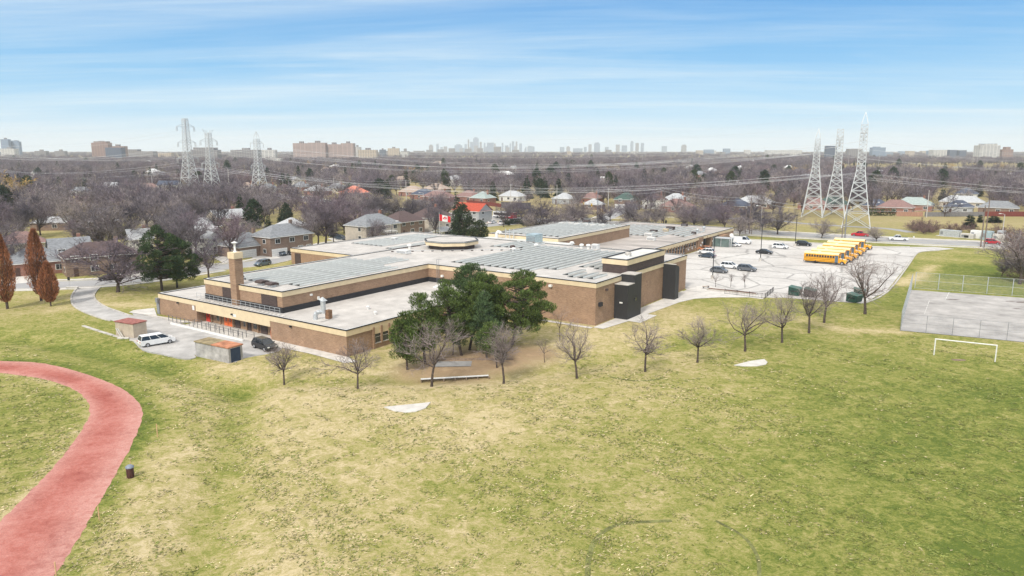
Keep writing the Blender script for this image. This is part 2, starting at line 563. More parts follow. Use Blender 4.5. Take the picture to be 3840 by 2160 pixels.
gf = np.stack([idx[:-1, :-1], idx[:-1, 1:], idx[1:, 1:], idx[1:, :-1]], -1).reshape(-1, 4)
me = bpy.data.meshes.new('ground')
me.vertices.add(len(gv))
me.vertices.foreach_set('co', gv.ravel())
me.loops.add(gf.size)
me.loops.foreach_set('vertex_index', gf.ravel())
me.polygons.add(len(gf))
me.polygons.foreach_set('loop_start', np.arange(0, gf.size, 4))
me.polygons.foreach_set('use_smooth', np.ones(len(gf), bool))
me.update()
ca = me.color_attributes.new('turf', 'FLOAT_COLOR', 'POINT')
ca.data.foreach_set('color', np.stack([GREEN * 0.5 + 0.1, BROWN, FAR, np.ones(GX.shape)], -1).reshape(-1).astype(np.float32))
mg = bpy.data.materials.new('spring_turf')
mg.use_nodes = True
t = mg.node_tree
b = t.nodes['Principled BSDF']
b.inputs['Roughness'].default_value = 0.95
b.inputs['Specular IOR Level'].default_value = 0.05
at_ = N(t, 'ShaderNodeAttribute', attribute_name='turf')
sp = N(t, 'ShaderNodeSeparateColor')
t.links.new(at_.outputs['Color'], sp.inputs[0])
pos = N(t, 'ShaderNodeNewGeometry').outputs['Position']
def gn(scale, detail, dist=0.0, rough=0.6, sc=(1, 1, 1)):
    mp = N(t, 'ShaderNodeMapping')
    mp.inputs['Scale'].default_value = sc
    t.links.new(pos, mp.inputs[0])
    n = N(t, 'ShaderNodeTexNoise')
    n.inputs['Scale'].default_value = scale
    n.inputs['Detail'].default_value = detail
    n.inputs['Roughness'].default_value = rough
    n.inputs['Distortion'].default_value = dist
    t.links.new(mp.outputs[0], n.inputs['Vector'])
    return n.outputs[0]
na, nb, nc, nd = gn(0.11, 5), gn(0.75, 5, 1.2, 0.6), gn(2.4, 5, 1.6, 0.7, (1, 1.3, 1)), gn(0.03, 3)
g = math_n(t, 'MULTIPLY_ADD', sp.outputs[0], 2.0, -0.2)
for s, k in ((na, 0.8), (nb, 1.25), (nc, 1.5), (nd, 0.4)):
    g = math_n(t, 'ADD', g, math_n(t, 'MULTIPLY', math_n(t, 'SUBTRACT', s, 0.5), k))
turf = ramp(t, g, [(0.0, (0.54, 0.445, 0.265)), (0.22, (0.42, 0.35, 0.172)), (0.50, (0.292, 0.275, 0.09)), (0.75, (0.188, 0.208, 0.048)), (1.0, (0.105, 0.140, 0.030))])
nee = ramp(t, nb, [(0.3, (0.28, 0.185, 0.115)), (0.7, (0.44, 0.31, 0.20))])
bm = ramp(t, math_n(t, 'ADD', sp.outputs[1], math_n(t, 'MULTIPLY', math_n(t, 'SUBTRACT', nb, 0.5), 0.7)), [(0.25, 0.0), (0.75, 0.9)])
c_ = mix(t, bm, turf, nee)
farc = ramp(t, na, [(0.3, (0.26, 0.20, 0.13)), (0.7, (0.36, 0.29, 0.16))])
c_ = mix(t, math_n(t, 'MULTIPLY', sp.outputs[2], 0.65), c_, farc)
t.links.new(c_, b.inputs['Base Color'])
bp = N(t, 'ShaderNodeBump')
bp.inputs['Strength'].default_value = 0.6
bp.inputs['Distance'].default_value = 0.14
t.links.new(math_n(t, 'ADD', nc, math_n(t, 'MULTIPLY', nb, 1.2)), bp.inputs['Height'])
t.links.new(bp.outputs[0], b.inputs['Normal'])
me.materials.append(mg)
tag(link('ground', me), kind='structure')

# ---------------------------------------------------------------- roads, paths, paving
def sheet(name, pts, z, m, th=0.0):
    mb = MB()
    if th:
        mb.prism(pts, z - th, z)
    else:
        a = sum(pts[i][0] * pts[(i + 1) % len(pts)][1] - pts[(i + 1) % len(pts)][0] * pts[i][1] for i in range(len(pts)))
        if a < 0:
            pts = pts[::-1]
        mb.add([(p[0], p[1], z) for p in pts], [tuple(range(len(pts)))])
    return tag(mb.build(name, m), kind='structure')
def ribbon(name, pts, wd, z, m, off=0.0, drape=False, k=5, th=0.0):
    pts = smooth(pts, k)
    mb = MB()
    n = len(pts)
    vs = []
    for i, p in enumerate(pts):
        q0, q1 = pts[max(0, i - 1)], pts[min(n - 1, i + 1)]
        d = Vector((q1[0] - q0[0], q1[1] - q0[1], 0)).normalized()
        nn = Vector((-d.y, d.x, 0))
        for s in (wd / 2, -wd / 2):
            x, y = p[0] + nn.x * (off + s), p[1] + nn.y * (off + s)
            zz_ = z + (float(gz(np.array(x), np.array(y))) if drape else 0)
            vs.append((x, y, zz_))
    fs = [(2 * i, 2 * i + 1, 2 * i + 3, 2 * i + 2) for i in range(n - 1)]
    mb.add(vs, fs)
    if th:
        k0 = len(vs)
        lo = [(p[0], p[1], p[2] - th) for p in vs]
        mb.add(vs + lo, [(2 * i, 2 * i + 2, 2 * i + 2 + k0, 2 * i + k0) for i in range(n - 1)] + [(2 * i + 1, 2 * i + 1 + k0, 2 * i + 3 + k0, 2 * i + 3) for i in range(n - 1)] + [(0, k0, k0 + 1, 1), (2 * n - 2, 2 * n - 1, 2 * n - 1 + k0, 2 * n - 2 + k0)])
    return tag(mb.build(name, m), kind='structure')
M_road = mat('street_asphalt', (0.345, 0.34, 0.34), 0.9, 0.08, 0.15, coords='World')
M_lot = None
def lot_material():
    m = bpy.data.materials.new('patched_lot_asphalt')
    m.use_nodes = True
    t = m.node_tree
    b = t.nodes['Principled BSDF']
    b.inputs['Roughness'].default_value = 0.92
    pos = N(t, 'ShaderNodeNewGeometry').outputs['Position']
    def nz(sc, det, dist=0.0):
        n = N(t, 'ShaderNodeTexNoise')
        n.inputs['Scale'].default_value = sc
        n.inputs['Detail'].default_value = det
        n.inputs['Distortion'].default_value = dist
        t.links.new(pos, n.inputs['Vector'])
        return n.outputs[0]
    base = ramp(t, nz(0.09, 6), [(0.3, (0.46, 0.435, 0.41)), (0.7, (0.60, 0.575, 0.545))])
    fine = ramp(t, nz(1.1, 6), [(0.3, 0.88), (0.7, 1.08)])
    vo = N(t, 'ShaderNodeTexVoronoi', feature='DISTANCE_TO_EDGE')
    vo.inputs['Scale'].default_value = 0.085
    ds = N(t, 'ShaderNodeVectorMath', operation='ADD')
    nn = N(t, 'ShaderNodeTexNoise')
    nn.inputs['Scale'].default_value = 0.3
    nn.inputs['Detail'].default_value = 4
    t.links.new(pos, nn.inputs['Vector'])
    sc_ = N(t, 'ShaderNodeVectorMath', operation='SCALE')
    sc_.inputs['Scale'].default_value = 1.3
    t.links.new(nn.outputs['Color'], sc_.inputs[0])
    t.links.new(pos, ds.inputs[0])
    t.links.new(sc_.outputs[0], ds.inputs[1])
    t.links.new(ds.outputs[0], vo.inputs['Vector'])
    crack = ramp(t, vo.outputs['Distance'], [(0.0, 0.55), (0.016, 0.68), (0.036, 1.0)])
    st = ramp(t, nz(0.22, 4, 0.8), [(0.62, 1.0), (0.74, 0.74)])
    c = mix(t, 1.0, mix(t, 1.0, mix(t, 1.0, base, fine, 'MULTIPLY'), crack, 'MULTIPLY'), st, 'MULTIPLY')
    t.links.new(c, b.inputs['Base Color'])
    return m
M_lot = lot_material()
SP = lambda *a: [flat(*p) for p in a]
VP = lambda *a: [V2(*p) for p in a]
MAIN = SP((4150, 945), (3770, 921), (3501, 909), (3200, 893), (2880, 876), (2560, 857), (2250, 836), (1900, 822), (1500, 791), (1260, 762), (1100, 741), (940, 722))
ribbon('main_road', MAIN, 13.5, 0.05, M_road)
ribbon('main_road_sidewalk', MAIN, 1.7, 0.12, M_concl, off=-9.6, th=0.2)
ribbon('main_road_far_sidewalk', MAIN, 1.7, 0.12, M_concl, off=9.8, th=0.2)
ribbon('main_road_kerb', MAIN, 0.35, 0.16, M_concl, off=6.95, th=0.2)
ribbon('main_road_near_kerb', MAIN, 0.35, 0.16, M_concl, off=-6.95, th=0.2)
for i, pts in enumerate(ARCS):
    ribbon('turf_arc', pts, (.42, .45, .30)[i], .014, mat('dark_green_turf', (.185, .19, .065), .95, .3, 1.2, coords='World'), drape=True)
M_yline = mat('worn_yellow_line', (0.62, 0.50, 0.22), 0.8, 0.2, 1, coords='World')
M_wline = mat('worn_white_line', (0.68, 0.67, 0.64), 0.8, 0.2, 1, coords='World')
ribbon('main_road_centre_line', MAIN, 0.25, 0.056, M_yline)
LEFT = SP((-330, 1075), (-100, 1074), (62, 1072), (290, 1066), (518, 1048), (787, 1008), (985, 985), (1120, 950), (1290, 912), (1520, 880), (1800, 848), (2000, 832))
ribbon('side_street', LEFT, 8.6, 0.045, M_road)
ribbon('side_street_kerb', LEFT, 0.3, 0.15, M_concl, off=4.45, th=0.2)
ribbon('side_street_near_kerb', LEFT[:9], 0.3, 0.15, M_concl, off=-4.45, th=0.2)
ribbon('side_street_sidewalk', LEFT, 1.5, 0.12, M_concl, off=6.6, th=0.2)
ribbon('side_street_near_sidewalk', LEFT[:6], 1.5, 0.12, M_concl, off=-5.9, th=0.2)
ribbon('far_street', SP((2215, 838), (2270, 818), (2312, 800), (2330, 782), (2372, 772), (2450, 772), (2520, 776)), 7.5, 0.04, M_road)
ribbon('far_street_sidewalk', SP((2195, 826), (2260, 806), (2296, 794), (2300, 782)), 1.6, 0.12, M_concl, th=0.2)
ribbon('far_left_street', SP((820, 752), (960, 745), (1090, 748), (1150, 742)), 8, 0.04, M_road)
ribbon('far_left_lane', SP((780, 728), (960, 726), (1080, 732), (1180, 740)), 7, 0.045, M_road)
ribbon('corridor_path', SP((2640, 815), (2860, 822), (3010, 838), (3160, 848), (3330, 858), (3420, 872)), 4.5, 0.04, M_road)
ribbon('corridor_footpath', SP((2280, 820), (2450, 814), (2700, 818), (2900, 830)), 2.2, 0.035, M_concl)
# distant expressway on the right
ribbon('expressway', SP((3180, 634), (3400, 630), (3640, 630), (3900, 632), (4200, 636)), 34, 0.3, M_road)
# driveways across the street
for k, q in enumerate(((((880, 985), (830, 960)), 5.5), (((1010, 972), (960, 950)), 6.5), (((1120, 948), (1062, 940)), 6.5), (((1300, 906), (1262, 892)), 6.5), (((500, 1040), (480, 1008)), 5), (((110, 1060), (85, 1020)), 6))):
    ribbon('driveway', SP(*q[0]), q[1], 0.06, M_concl, k=2)
# school lot and its apron
LOT = [AB(76, -21.6), AB(80, -38), AB(81.5, -41), AB(84.5, -55.5), AB(100, -57.5), AB(140, -56.5), AB(168, -55.5), AB(176, -56.5), AB(181, -60), AB(189, -64), AB(190.5, -58), AB(186, -52), AB(181.5, -46), AB(179.5, -38), AB(178.5, -20), AB(176.5, -6), AB(174.5, -0.9), AB(79.4, -0.9), AB(79.4, -21.6)]
sheet('car_park', [(p.x, p.y) for p in LOT], 0.03, M_lot)
LK = lambda pts: [(AB(*p).x, AB(*p).y) for p in pts]
ribbon('car_park_kerb', LK([(176.5, -1.5), (179, -20), (180, -38), (182, -46), (186.5, -52)]), 0.35, 0.15, M_concl, k=3, th=0.2)
ribbon('car_park_kerb', LK([(84.5, -55.8), (100, -57.8), (140, -56.8), (168, -55.8), (176, -56.8), (181, -60.3)]), 0.35, 0.15, M_conc, k=3, th=0.2)
# grass verge in the lot by the wing
sheet('verge', LK([(103, -1.0), (124, -1.0), (124, -3.6), (103, -4.4)]), 0.10, mg)
# faint stall lines
for i in range(13):
    a0 = 100 + i * 5.4
    ribbon('stall_line', LK([(a0, -9), (a0, -14)]), 0.12, 0.036, M_wline, k=1)
# footpaths round the tall block
sheet('footpath', LK([(36.6, -21.3), (36.6, -23.2), (44.3, -24.2), (44.3, -26.5), (51.4, -26.5), (51.4, -24.6), (65, -25.4), (70, -26.6), (74, -30), (79.5, -38), (81, -41.2), (76.4, -21.4), (76, -21.3)]), 0.05, M_concl)
sheet('footpath', LK([(36.6, -21.3), (36.9, -1), (35.8, -1), (35.6, -21.3)]), 0.055, M_concl)
# paving in front of the school
mdrive = mat('drive_asphalt', (0.44, 0.425, 0.41), 0.9, 0.14, 0.3, coords='World', bump=0.05)
c0 = lambda x, y: (x / 2.4146, 860 + y / 2.4146)
c1 = lambda x, y: (500 + x / 2.4146, 900 + y / 2.4146)
outer = [c0(*p) for p in ((700, 520), (655, 590), (645, 630), (662, 690), (745, 745), (900, 805), (1040, 835), (1080, 940), (1200, 1010), (1290, 1090), (1460, 1128), (1680, 1172), (1775, 1160))] + [c1(*p) for p in ((570, 1040), (880, 1110), (1000, 1072), (1270, 1022), (1345, 985), (1330, 935), (1270, 925))]
inner = [c1(*p) for p in ((1150, 900), (900, 860), (640, 800), (460, 762), (300, 720), (150, 690), (0, 655))] + [c0(*p) for p in ((1200, 785), (1080, 748), (960, 705), (880, 655), (850, 610), (862, 572), (905, 520))]
DRIVE = smooth([flat(*p) for p in outer], 3) + smooth([flat(*p) for p in inner], 3)
sheet('drive', DRIVE, 0.03, mdrive, th=0.7)
ribbon('drive_kerb', [flat(*c0(*p)) for p in ((700, 525), (657, 590), (645, 630), (662, 690), (745, 745), (900, 805), (1000, 832))], 0.3, 0.15, M_conc, k=4, th=0.2)
ribbon('drive_inner_kerb', [flat(*c0(*p)) for p in ((905, 528), (865, 572), (852, 610), (880, 655), (960, 705), (1080, 748), (1200, 785))] + [flat(*c1(*p)) for p in ((150, 690), (300, 722), (440, 756))], 0.3, 0.15, M_conc, k=4, th=0.2)
sheet('front_sidewalk', [flat(*c1(*p)) for p in ((-40, 660), (0, 640), (190, 618), (215, 690), (560, 748), (590, 752), (450, 752), (300, 716), (150, 686))], 0.10, M_concl)
sheet('front_walk', [(AB(*p).x, AB(*p).y) for p in ((0.0, 17), (0.0, -0.6), (-1.0, -3.6), (-2.4, -2.2), (-2.0, 6), (-2.6, 17))], 0.06, M_concl)
sheet('entry_slab', [(AB(*p).x, AB(*p).y) for p in ((1.6, 17), (1.6, 38), (-2.4, 38), (-2.4, 17))], 0.045, M_concl)
M_track = bpy.data.materials.new('red_cinder')
M_track.use_nodes = True
t = M_track.node_tree
b = t.nodes['Principled BSDF']
b.inputs['Roughness'].default_value = 0.97
b.inputs['Specular IOR Level'].default_value = 0.05
pos = N(t, 'ShaderNodeNewGeometry').outputs['Position']
g1, g2, g3 = gn(0.16, 5, 0.4), gn(1.5, 6, 1.0, 0.65), gn(9, 4)
c_ = ramp(t, math_n(t, 'ADD', g1, math_n(t, 'MULTIPLY', math_n(t, 'SUBTRACT', g2, 0.5), 0.7)), [(0.25, (0.30, 0.085, 0.070)), (0.5, (0.42, 0.150, 0.122)), (0.75, (0.51, 0.225, 0.19))])
ta = N(t, 'ShaderNodeAttribute', attribute_name='across')
c_ = mix(t, math_n(t, 'MULTIPLY', ta.outputs['Fac'], g2), c_, (0.60, 0.36, 0.31))
c_ = mix(t, 1.0, c_, ramp(t, g3, [(0.3, 0.80), (0.7, 1.12)]), 'MULTIPLY')
t.links.new(c_, b.inputs['Base Color'])
bp = N(t, 'ShaderNodeBump')
bp.inputs['Strength'].default_value = 0.5
bp.inputs['Distance'].default_value = 0.06
t.links.new(g2, bp.inputs['Height'])
t.links.new(bp.outputs[0], b.inputs['Normal'])
mb = MB()
n = len(TR_OUT)
rnd = random.Random(3)
vs = []
for i in range(n):
    o_, i_ = Vector((*TR_OUT[i], 0)), Vector((*TR_IN[i], 0))
    w0, w1 = rnd.uniform(-0.015, 0.02), rnd.uniform(-0.02, 0.015)
    for k in range(7):
        p = o_.lerp(i_, w0 * (1 - k / 6) + k / 6 + w1 * k / 6)
        vs.append((p.x, p.y, float(gz(np.array(p.x), np.array(p.y))) + 0.03 - (0.02 if k in (0, 6) else 0)))
mb.add(vs, [(i * 7 + k + 7, i * 7 + k + 8, i * 7 + k + 1, i * 7 + k) for i in range(n - 1) for k in range(6)])
trk = tag(mb.build('running_track', M_track), kind='structure')
fa_ = trk.data.attributes.new('across', 'FLOAT', 'POINT')
fa_.data.foreach_set('value', np.tile(np.array([1.0, .75, .25, .0, .0, .35, .9], np.float32), n))
# the hard court
CRT = SP((3406, 1087), (3846, 1118), (4300, 1150), (4450, 1340), (3840, 1284), (3376, 1240))
M_court = mat('cracked_court', (0.41, 0.388, 0.368), 0.92, 0.16, 0.25, coords='World', bump=0.08)
sheet('court', CRT, 0.04, M_court)
for q in (((3485, 1128), (3466, 1180), (3850, 1208)), ((3440, 1195), (3840, 1230)), ((3560, 1095), (3545, 1125))):
    ribbon('court_line', SP(*q), 0.08, 0.046, M_wline, k=1)
for (x, y), (rx, ry) in (((3575, 1124), (1.6, .5)), ((3790, 1131), (1.2, .4)), ((3835, 1134), (1.6, .7)), ((3815, 1158), (.9, .35))):
    X, Y = flat(x, y)
    rr = random.Random(int(x))
    sheet('court_puddle', [(X + rx * math.cos(k * .52) * rr.uniform(.6, 1.1), Y + ry * math.sin(k * .52) * rr.uniform(.6, 1.1)) for k in range(12)], 0.047, mat('damp_patch', (0.17, 0.135, 0.12), 0.6, 0.15, 2))

# ---------------------------------------------------------------- straw and grass lying on the field
def litter_of_grass():
    rng = np.random.default_rng(8)
    n = 150000
    Y = 40 + 78 * rng.random(n) ** 1.25
    X = (rng.random(n) * 2 - 1) * (Y * .72 + 6)
    def lookup(A):
        i = np.clip(np.searchsorted(gxs, X), 1, nx - 1)
        j = np.clip(np.searchsorted(gys, Y), 1, ny - 1)
        return A[j, i]
    g_ = lookup(GREEN)
    br_ = lookup(BROWN)
    ang = rng.uniform(0, 6.28, n)
    # clumped: keep more where a slow noise is high
    cl = np.sin(X * 1.3 + 2.1 * np.sin(Y * .7)) + np.sin(Y * 1.7 + 1.7 * np.sin(X * .9)) + np.sin(X * .31 + Y * .23) + .6 * np.sin(X * 3.1 + Y * 2.3)
    ok = (cl + rng.normal(size=n) * .8 > .45 + np.clip((Y - 85) / 25, 0, 1) * 1.4) & (br_ < .3)
    bad = np.zeros(n, bool)
    for poly in (list(TR_OUT) + list(TR_IN)[::-1], CRT, DRIVE, [(p.x, p.y) for p in LOT], [(AB(a, b).x, AB(a, b).y) for a, b in ((-3, -4), (40, -28), (82, -42), (82, 50), (-6, 52))]):
        bad |= in_poly(X, Y, poly)
    ok &= ~bad
    X, Y, g_, ang = X[ok], Y[ok], g_[ok], ang[ok]
    n = len(X)
    Z = gz(X, Y) + .02
    L = rng.uniform(.10, .34, n) * (1 + (Y - 45) / 120)
    wd = rng.uniform(.02, .05, n) * (1 + (Y - 45) / 60)
    straw = rng.random(n) > np.clip(g_ * 1.0 + .25, .15, .97)
    for nm, sel, m in (('straw', straw, varied('dry_straw', [(.50, .42, .25), (.44, .37, .21)], island=True, amount=.3)), ('grass', ~straw, varied('green_grass', [(.22, .235, .075), (.18, .205, .055)], island=True, amount=.3))):
        x, y, z, a, l, w_ = X[sel], Y[sel], Z[sel], ang[sel], L[sel], wd[sel]
        dx, dy = np.cos(a) * l / 2, np.sin(a) * l / 2
        px, py = -np.sin(a) * w_, np.cos(a) * w_
        lift = rng.uniform(.0, .06, len(x))
        v = np.stack([np.stack([x - dx - px, y - dy - py, z], 1), np.stack([x + dx - px * .3, y + dy - py * .3, z + lift], 1), np.stack([x + dx * .9 + px * .4, y + dy * .9 + py * .4, z + lift + .02], 1), np.stack([x - dx * .8 + px, y - dy * .8 + py, z + .03], 1)], 1).reshape(-1, 3)
        me_ = bpy.data.meshes.new(nm)
        me_.vertices.add(len(v)); me_.vertices.foreach_set('co', v.astype(np.float32).ravel())
        me_.loops.add(len(v)); me_.loops.foreach_set('vertex_index', np.arange(len(v), dtype=np.int32))
        me_.polygons.add(len(v) // 4); me_.polygons.foreach_set('loop_start', np.arange(0, len(v), 4, dtype=np.int32))
        me_.update(calc_edges=True)
        me_.materials.append(m)
        tag(link(nm, me_), {'straw': 'dry straw-coloured grass lying flat over the field', 'grass': 'short green tufts scattered over the field'}[nm], 'grass', kind='stuff')
litter_of_grass()

# ---------------------------------------------------------------- the school
school = thing('school_building', 'sprawling flat-roofed brown brick school with cream fascia bands in the middle of the grounds', 'school', F0, SROT)
def offset_poly(poly, d):           # grow (d > 0) a counter-clockwise right-angled outline
    n = len(poly)
    out = []
    for i in range(n):
        p0, p1, p2 = (Vector((*poly[(i + k) % n], 0)) for k in (-1, 0, 1))
        e1, e2 = (p1 - p0).normalized(), (p2 - p1).normalized()
        n1, n2 = Vector((e1.y, -e1.x, 0)), Vector((e2.y, -e2.x, 0))
        mtr = (n1 + n2)
        mtr = mtr / max(1e-6, mtr.length_squared) * 2
        q = p1 + mtr * d
        out.append((q.x, q.y))
    return out
def ccw(poly):
    a = sum(poly[i][0] * poly[(i + 1) % len(poly)][1] - poly[(i + 1) % len(poly)][0] * poly[i][1] for i in range(len(poly)))
    return poly if a > 0 else poly[::-1]
def ring(mb, poly, z0, z1, d0, d1, m=0):
    o, i = offset_poly(poly, d1), offset_poly(poly, d0)
    n = len(poly)
    vs = [(*p, z0) for p in o] + [(*p, z1) for p in o] + [(*p, z0) for p in i] + [(*p, z1) for p in i]
    fs = []
    for k in range(n):
        j = (k + 1) % n
        fs += [(k, j, n + j, n + k), (2 * n + j, 2 * n + k, 3 * n + k, 3 * n + j), (n + k, n + j, 3 * n + j, 3 * n + k), (k, 2 * n + k, 2 * n + j, j)]
    mb.add(vs, fs, m)
def block(poly, z0, zr, fh, roof_m=M_roof, wall_m=M_brick, cop=True, wall_poly=None, fascia_m=M_fascia):
    poly = ccw(poly)
    mb = MB()
    mb.prism(wall_poly or poly, z0, zr - fh, top=False, bottom=False)
    mb.build('brick_wall', wall_m, school)
    mb = MB()
    ring(mb, poly, zr - fh, zr, -0.4, 0.10)
    mb.build('fascia', fascia_m, school)
    mb = MB()
    ring(mb, poly, zr, zr + 0.13, -0.10, 0.15, 0)
    ring(mb, poly, zr, zr + 0.12, -0.34, -0.10, 1)
    ring(mb, poly, zr, zr + 0.10, -0.48, -0.34, 0)
    mb.build('coping', [M_black, M_white], school)
    mb = MB()
    ip = offset_poly(poly, -0.41)
    mb.add([(*p, zr - 0.02) for p in ip], [tuple(range(len(ip)))])
    mb.build('roof', roof_m, school)
ZL, ZU = 3.96, 7.4
low = [(0, -0.3), (38.3, -0.3), (38.3, 37.9), (20, 37.9), (20, 49.4), (0, 49.4)]
lowwall = [(0, -0.3), (38.3, -0.3), (38.3, 37.9), (20, 37.9), (20, 49.4), (0, 49.4), (0, 37.6), (1.7, 37.6), (1.7, 17.2), (0, 17.2)]
block(low, -0.2, ZL, 0.85, wall_poly=ccw(lowwall))
# the deep fascia over the recessed entrances
mb = MB()
mb.box(-0.103, 17.2, 2.15, 0.25, 37.6, 3.108)
mb.box(0.25, 17.2, 2.55, 1.68, 37.6, 2.7)
mb.build('entrance_fascia', M_fascia, school)
upper = [(2.4, 17.0), (38.0, 17.0), (38.0, -20.9), (79.2, -20.9), (79.2, 38.2), (2.4, 38.2)]
block(upper, -0.2, ZU, 0.80)
left_w = [(53.6, 38.6), (101.3, 38.6), (101.3, 79.0), (53.6, 79.0)]
block(left_w, -0.2, 4.15, 0.9)
gym = [(88.0, 17.0), (129.6, 17.0), (129.6, 38.9), (88.0, 38.9)]
block(gym, -0.2, 7.5, 0.85)
right_w = [(78.8, -0.7), (172.8, -0.7), (172.8, 37.2), (78.8, 37.2)]
rw_wall = [(78.8, -0.35), (140.4, -0.35), (140.4, -0.75), (144.2, -0.75), (144.2, 1.2), (151.2, 1.2), (151.2, -0.7), (156.0, -0.7), (156.0, 1.0), (158.3, 1.0), (158.3, -0.7), (172.8, -0.7), (172.8, 37.2), (78.8, 37.2)]
block(right_w, -0.2, 4.0, 0.85, roof_m=M_roofd, wall_poly=ccw(rw_wall))
# pavement-like patch of lighter membrane on the link roof
mb = MB()
mb.box(79.0, 12, 3.9, 88.0, 38.4, 6.6)
mb.build('link_wall', M_brick, school)
mb = MB()
mb.box(78.9, 11.9, 6.602, 88.0, 38.5, 6.72)
mb.build('link_roof', M_roofw, school)
# penthouse over the stage
pent = [(49.8, -20.95), (66.9, -20.95), (66.9, -15.9), (49.8, -15.9)]
mb = MB()
mb.prism(pent, ZU - 0.05, 9.0, top=False, bottom=False)
mb.build('penthouse_wall', M_darkpanel, school)
mb = MB()
ring(mb, ccw(pent), 9.0, 9.95, -0.3, 0.12)
mb.build('penthouse_fascia', M_fascia, school)
mb = MB()
ring(mb, ccw(pent), 9.95, 10.08, -0.35, 0.15)
mb.build('penthouse_coping', M_black, school)
mb = MB()
ip = offset_poly(ccw(pent), -0.3)
mb.add([(*p, 9.93) for p in ip], [(0, 1, 2, 3)])
mb.build('penthouse_roof', M_roofw, school)
# octagonal lantern on the main roof
ox, oy = 60.6, 29.6
def octa(r):
    return [(ox + r * math.cos(R(22.5 + 45 * k)), oy + r * math.sin(R(22.5 + 45 * k))) for k in range(8)]
mb = MB()
mb.prism(octa(5.6), ZU - 0.05, 8.35, bottom=False)
mb.build('lantern_base', M_darkpanel, school)
mb = MB()
mb.prism(octa(6.55), 8.35, 9.05)
mb.build('lantern_fascia', M_fascia, school)
mb = MB()
ring(mb, octa(6.55), 9.05, 9.15, -0.3, 0.06, 0)
ring(mb, octa(6.55), 9.15, 9.26, -0.3, 0.02, 1)
ring(mb, octa(6.55), 9.26, 9.34, -0.3, 0.05, 0)
mb.build('lantern_coping', [M_black, M_white], school)
mb = MB()
mb.prism(octa(6.35), 9.05, 9.28, bottom=False)
mb.build('lantern_roof', M_roof, school)
# dark base band and dark panels of the raised wing
mb = MB()
mb.box(2.28, 16.9, 3.9, 2.4, 38.3, 4.85)
mb.box(2.28, 16.86, 3.9, 37.9, 17.0, 4.85)
mb.box(37.86, -0.2, 3.9, 38.0, 16.86, 4.85)
mb.build('base_band', M_black, school)
for b0, b1 in ((18.3, 22.3), (29.6, 33.0)):
    MB().box(2.3, b0, 4.852, 2.42, b1, 6.62).build('louvre_panel', M_darkpanel, school)
# chimney
mb = MB()
mb.box(1.8, 28.2, 3.9, 3.35, 29.8, 11.9)
ch = mb.build('chimney', M_brick, school)
MB().box(1.7, 28.1, 11.9, 3.45, 29.9, 12.95).build('chimney_cap', M_fascia, ch)
mb = MB()
mb.lathe([(0.30, 12.95), (0.30, 13.1), (0.17, 13.15), (0.17, 14.4), (0.20, 14.42), (0.52, 14.5), (0.52, 14.58), (0.1, 14.75)], 10, 0, 2.6, 29.0)
mb.build('flue', M_white, ch)
# skylight pyramid on the low roof
mb = MB()
mb.box(33.2, 9.3, 3.93, 35.6, 11.7, 4.1)
mb.add([(33.2, 9.3, 4.1), (35.6, 9.3, 4.1), (35.6, 11.7, 4.1), (33.2, 11.7, 4.1), (34.4, 10.5, 4.85)], [(0, 1, 4), (1, 2, 4), (2, 3, 4), (3, 0, 4)])
mb.build('skylight', M_white, school)
# black stair towers on the end wall
def tower(parts, door):
    mb = MB()
    for (a0, b0, a1, b1, z) in parts:
        mb.box(a0, b0, -0.1, a1, b1, z)
    o = mb.build('stair_tower', M_blackclad, school)
    mb = MB()
    for (a0, b0, a1, b1, z) in parts:
        mb.box(a0 - 0.05, b0 - 0.05, z, a1 + 0.05, b1 + 0.02, z + 0.12)
    mb.build('stair_tower_roof', M_conc, o)
    return o
tw = tower([(45.0, -23.6, 47.6, -20.95, 6.25), (47.6, -23.6, 50.6, -20.95, 7.75)], None)
MB().box(47.9, -23.68, 3.0, 48.5, -23.6, 3.6).build('window', M_glass, tw)
MB().box(44.95, -22.6, 2.9, 45.0, -22.0, 3.15).build('wall_light', M_white, tw)
tw = MB().side([(66.6, -0.1), (68.6, -0.1), (68.6, 6.3), (68.2, 6.75), (66.6, 7.2)], -23.6, -20.95).build('stair_tower', M_blackclad, school)
tw.data.update()
MB().box(66.5, -23.65, 7.2, 67.0, -20.95, 7.3).build('stair_tower_roof', M_conc, tw)
MB().box(68.6, -22.7, 5.6, 68.66, -21.9, 6.0).build('louvre', M_galv, tw)
# doors and openings in the recessed front
for b0, b1, m, nm in ((36.2, 37.3, M_red, 'red_door'), (30.9, 32.0, M_orange, 'door'), (29.75, 30.8, M_orange, 'door')):
    d = MB().box(1.55, b0, 0.02, 1.72, b1, 2.14).build('door', m, school)
    MB().box(1.50, b0 + 0.35, 0.9, 1.55, b0 + 0.6, 1.9).build('door_window', M_glass, d)
d = MB().box(0.25, 17.22, 0.02, 1.4, 17.4, 2.14).box(0.9, 17.4, .02, 1.0, 18.5, 2.14).build('door', M_orange, school)
MB().box(0.86, 17.8, 0.9, 0.9, 18.1, 1.8).build('door_window', M_glass, d)
for b0, b1 in ((27.6, 28.9), (20.3, 22.0), (24.6, 25.4)):
    d = MB().box(1.56, b0, 0.02, 1.72, b1, 2.12).build('door', M_darkpanel, school)
for b0, b1 in ((23.0, 23.9), (26.0, 26.6), (33.5, 34.2)):
    MB().box(1.6, b0, 0.6, 1.72, b1, 2.1).build('window', M_glass, school)
for b in (18.9, 22.5, 25.6, 29.3, 33.0, 35.6):
    MB().box(1.38, b - .12, 0, 1.7, b + .12, 2.55).build('brick_pier', M_brick, school)
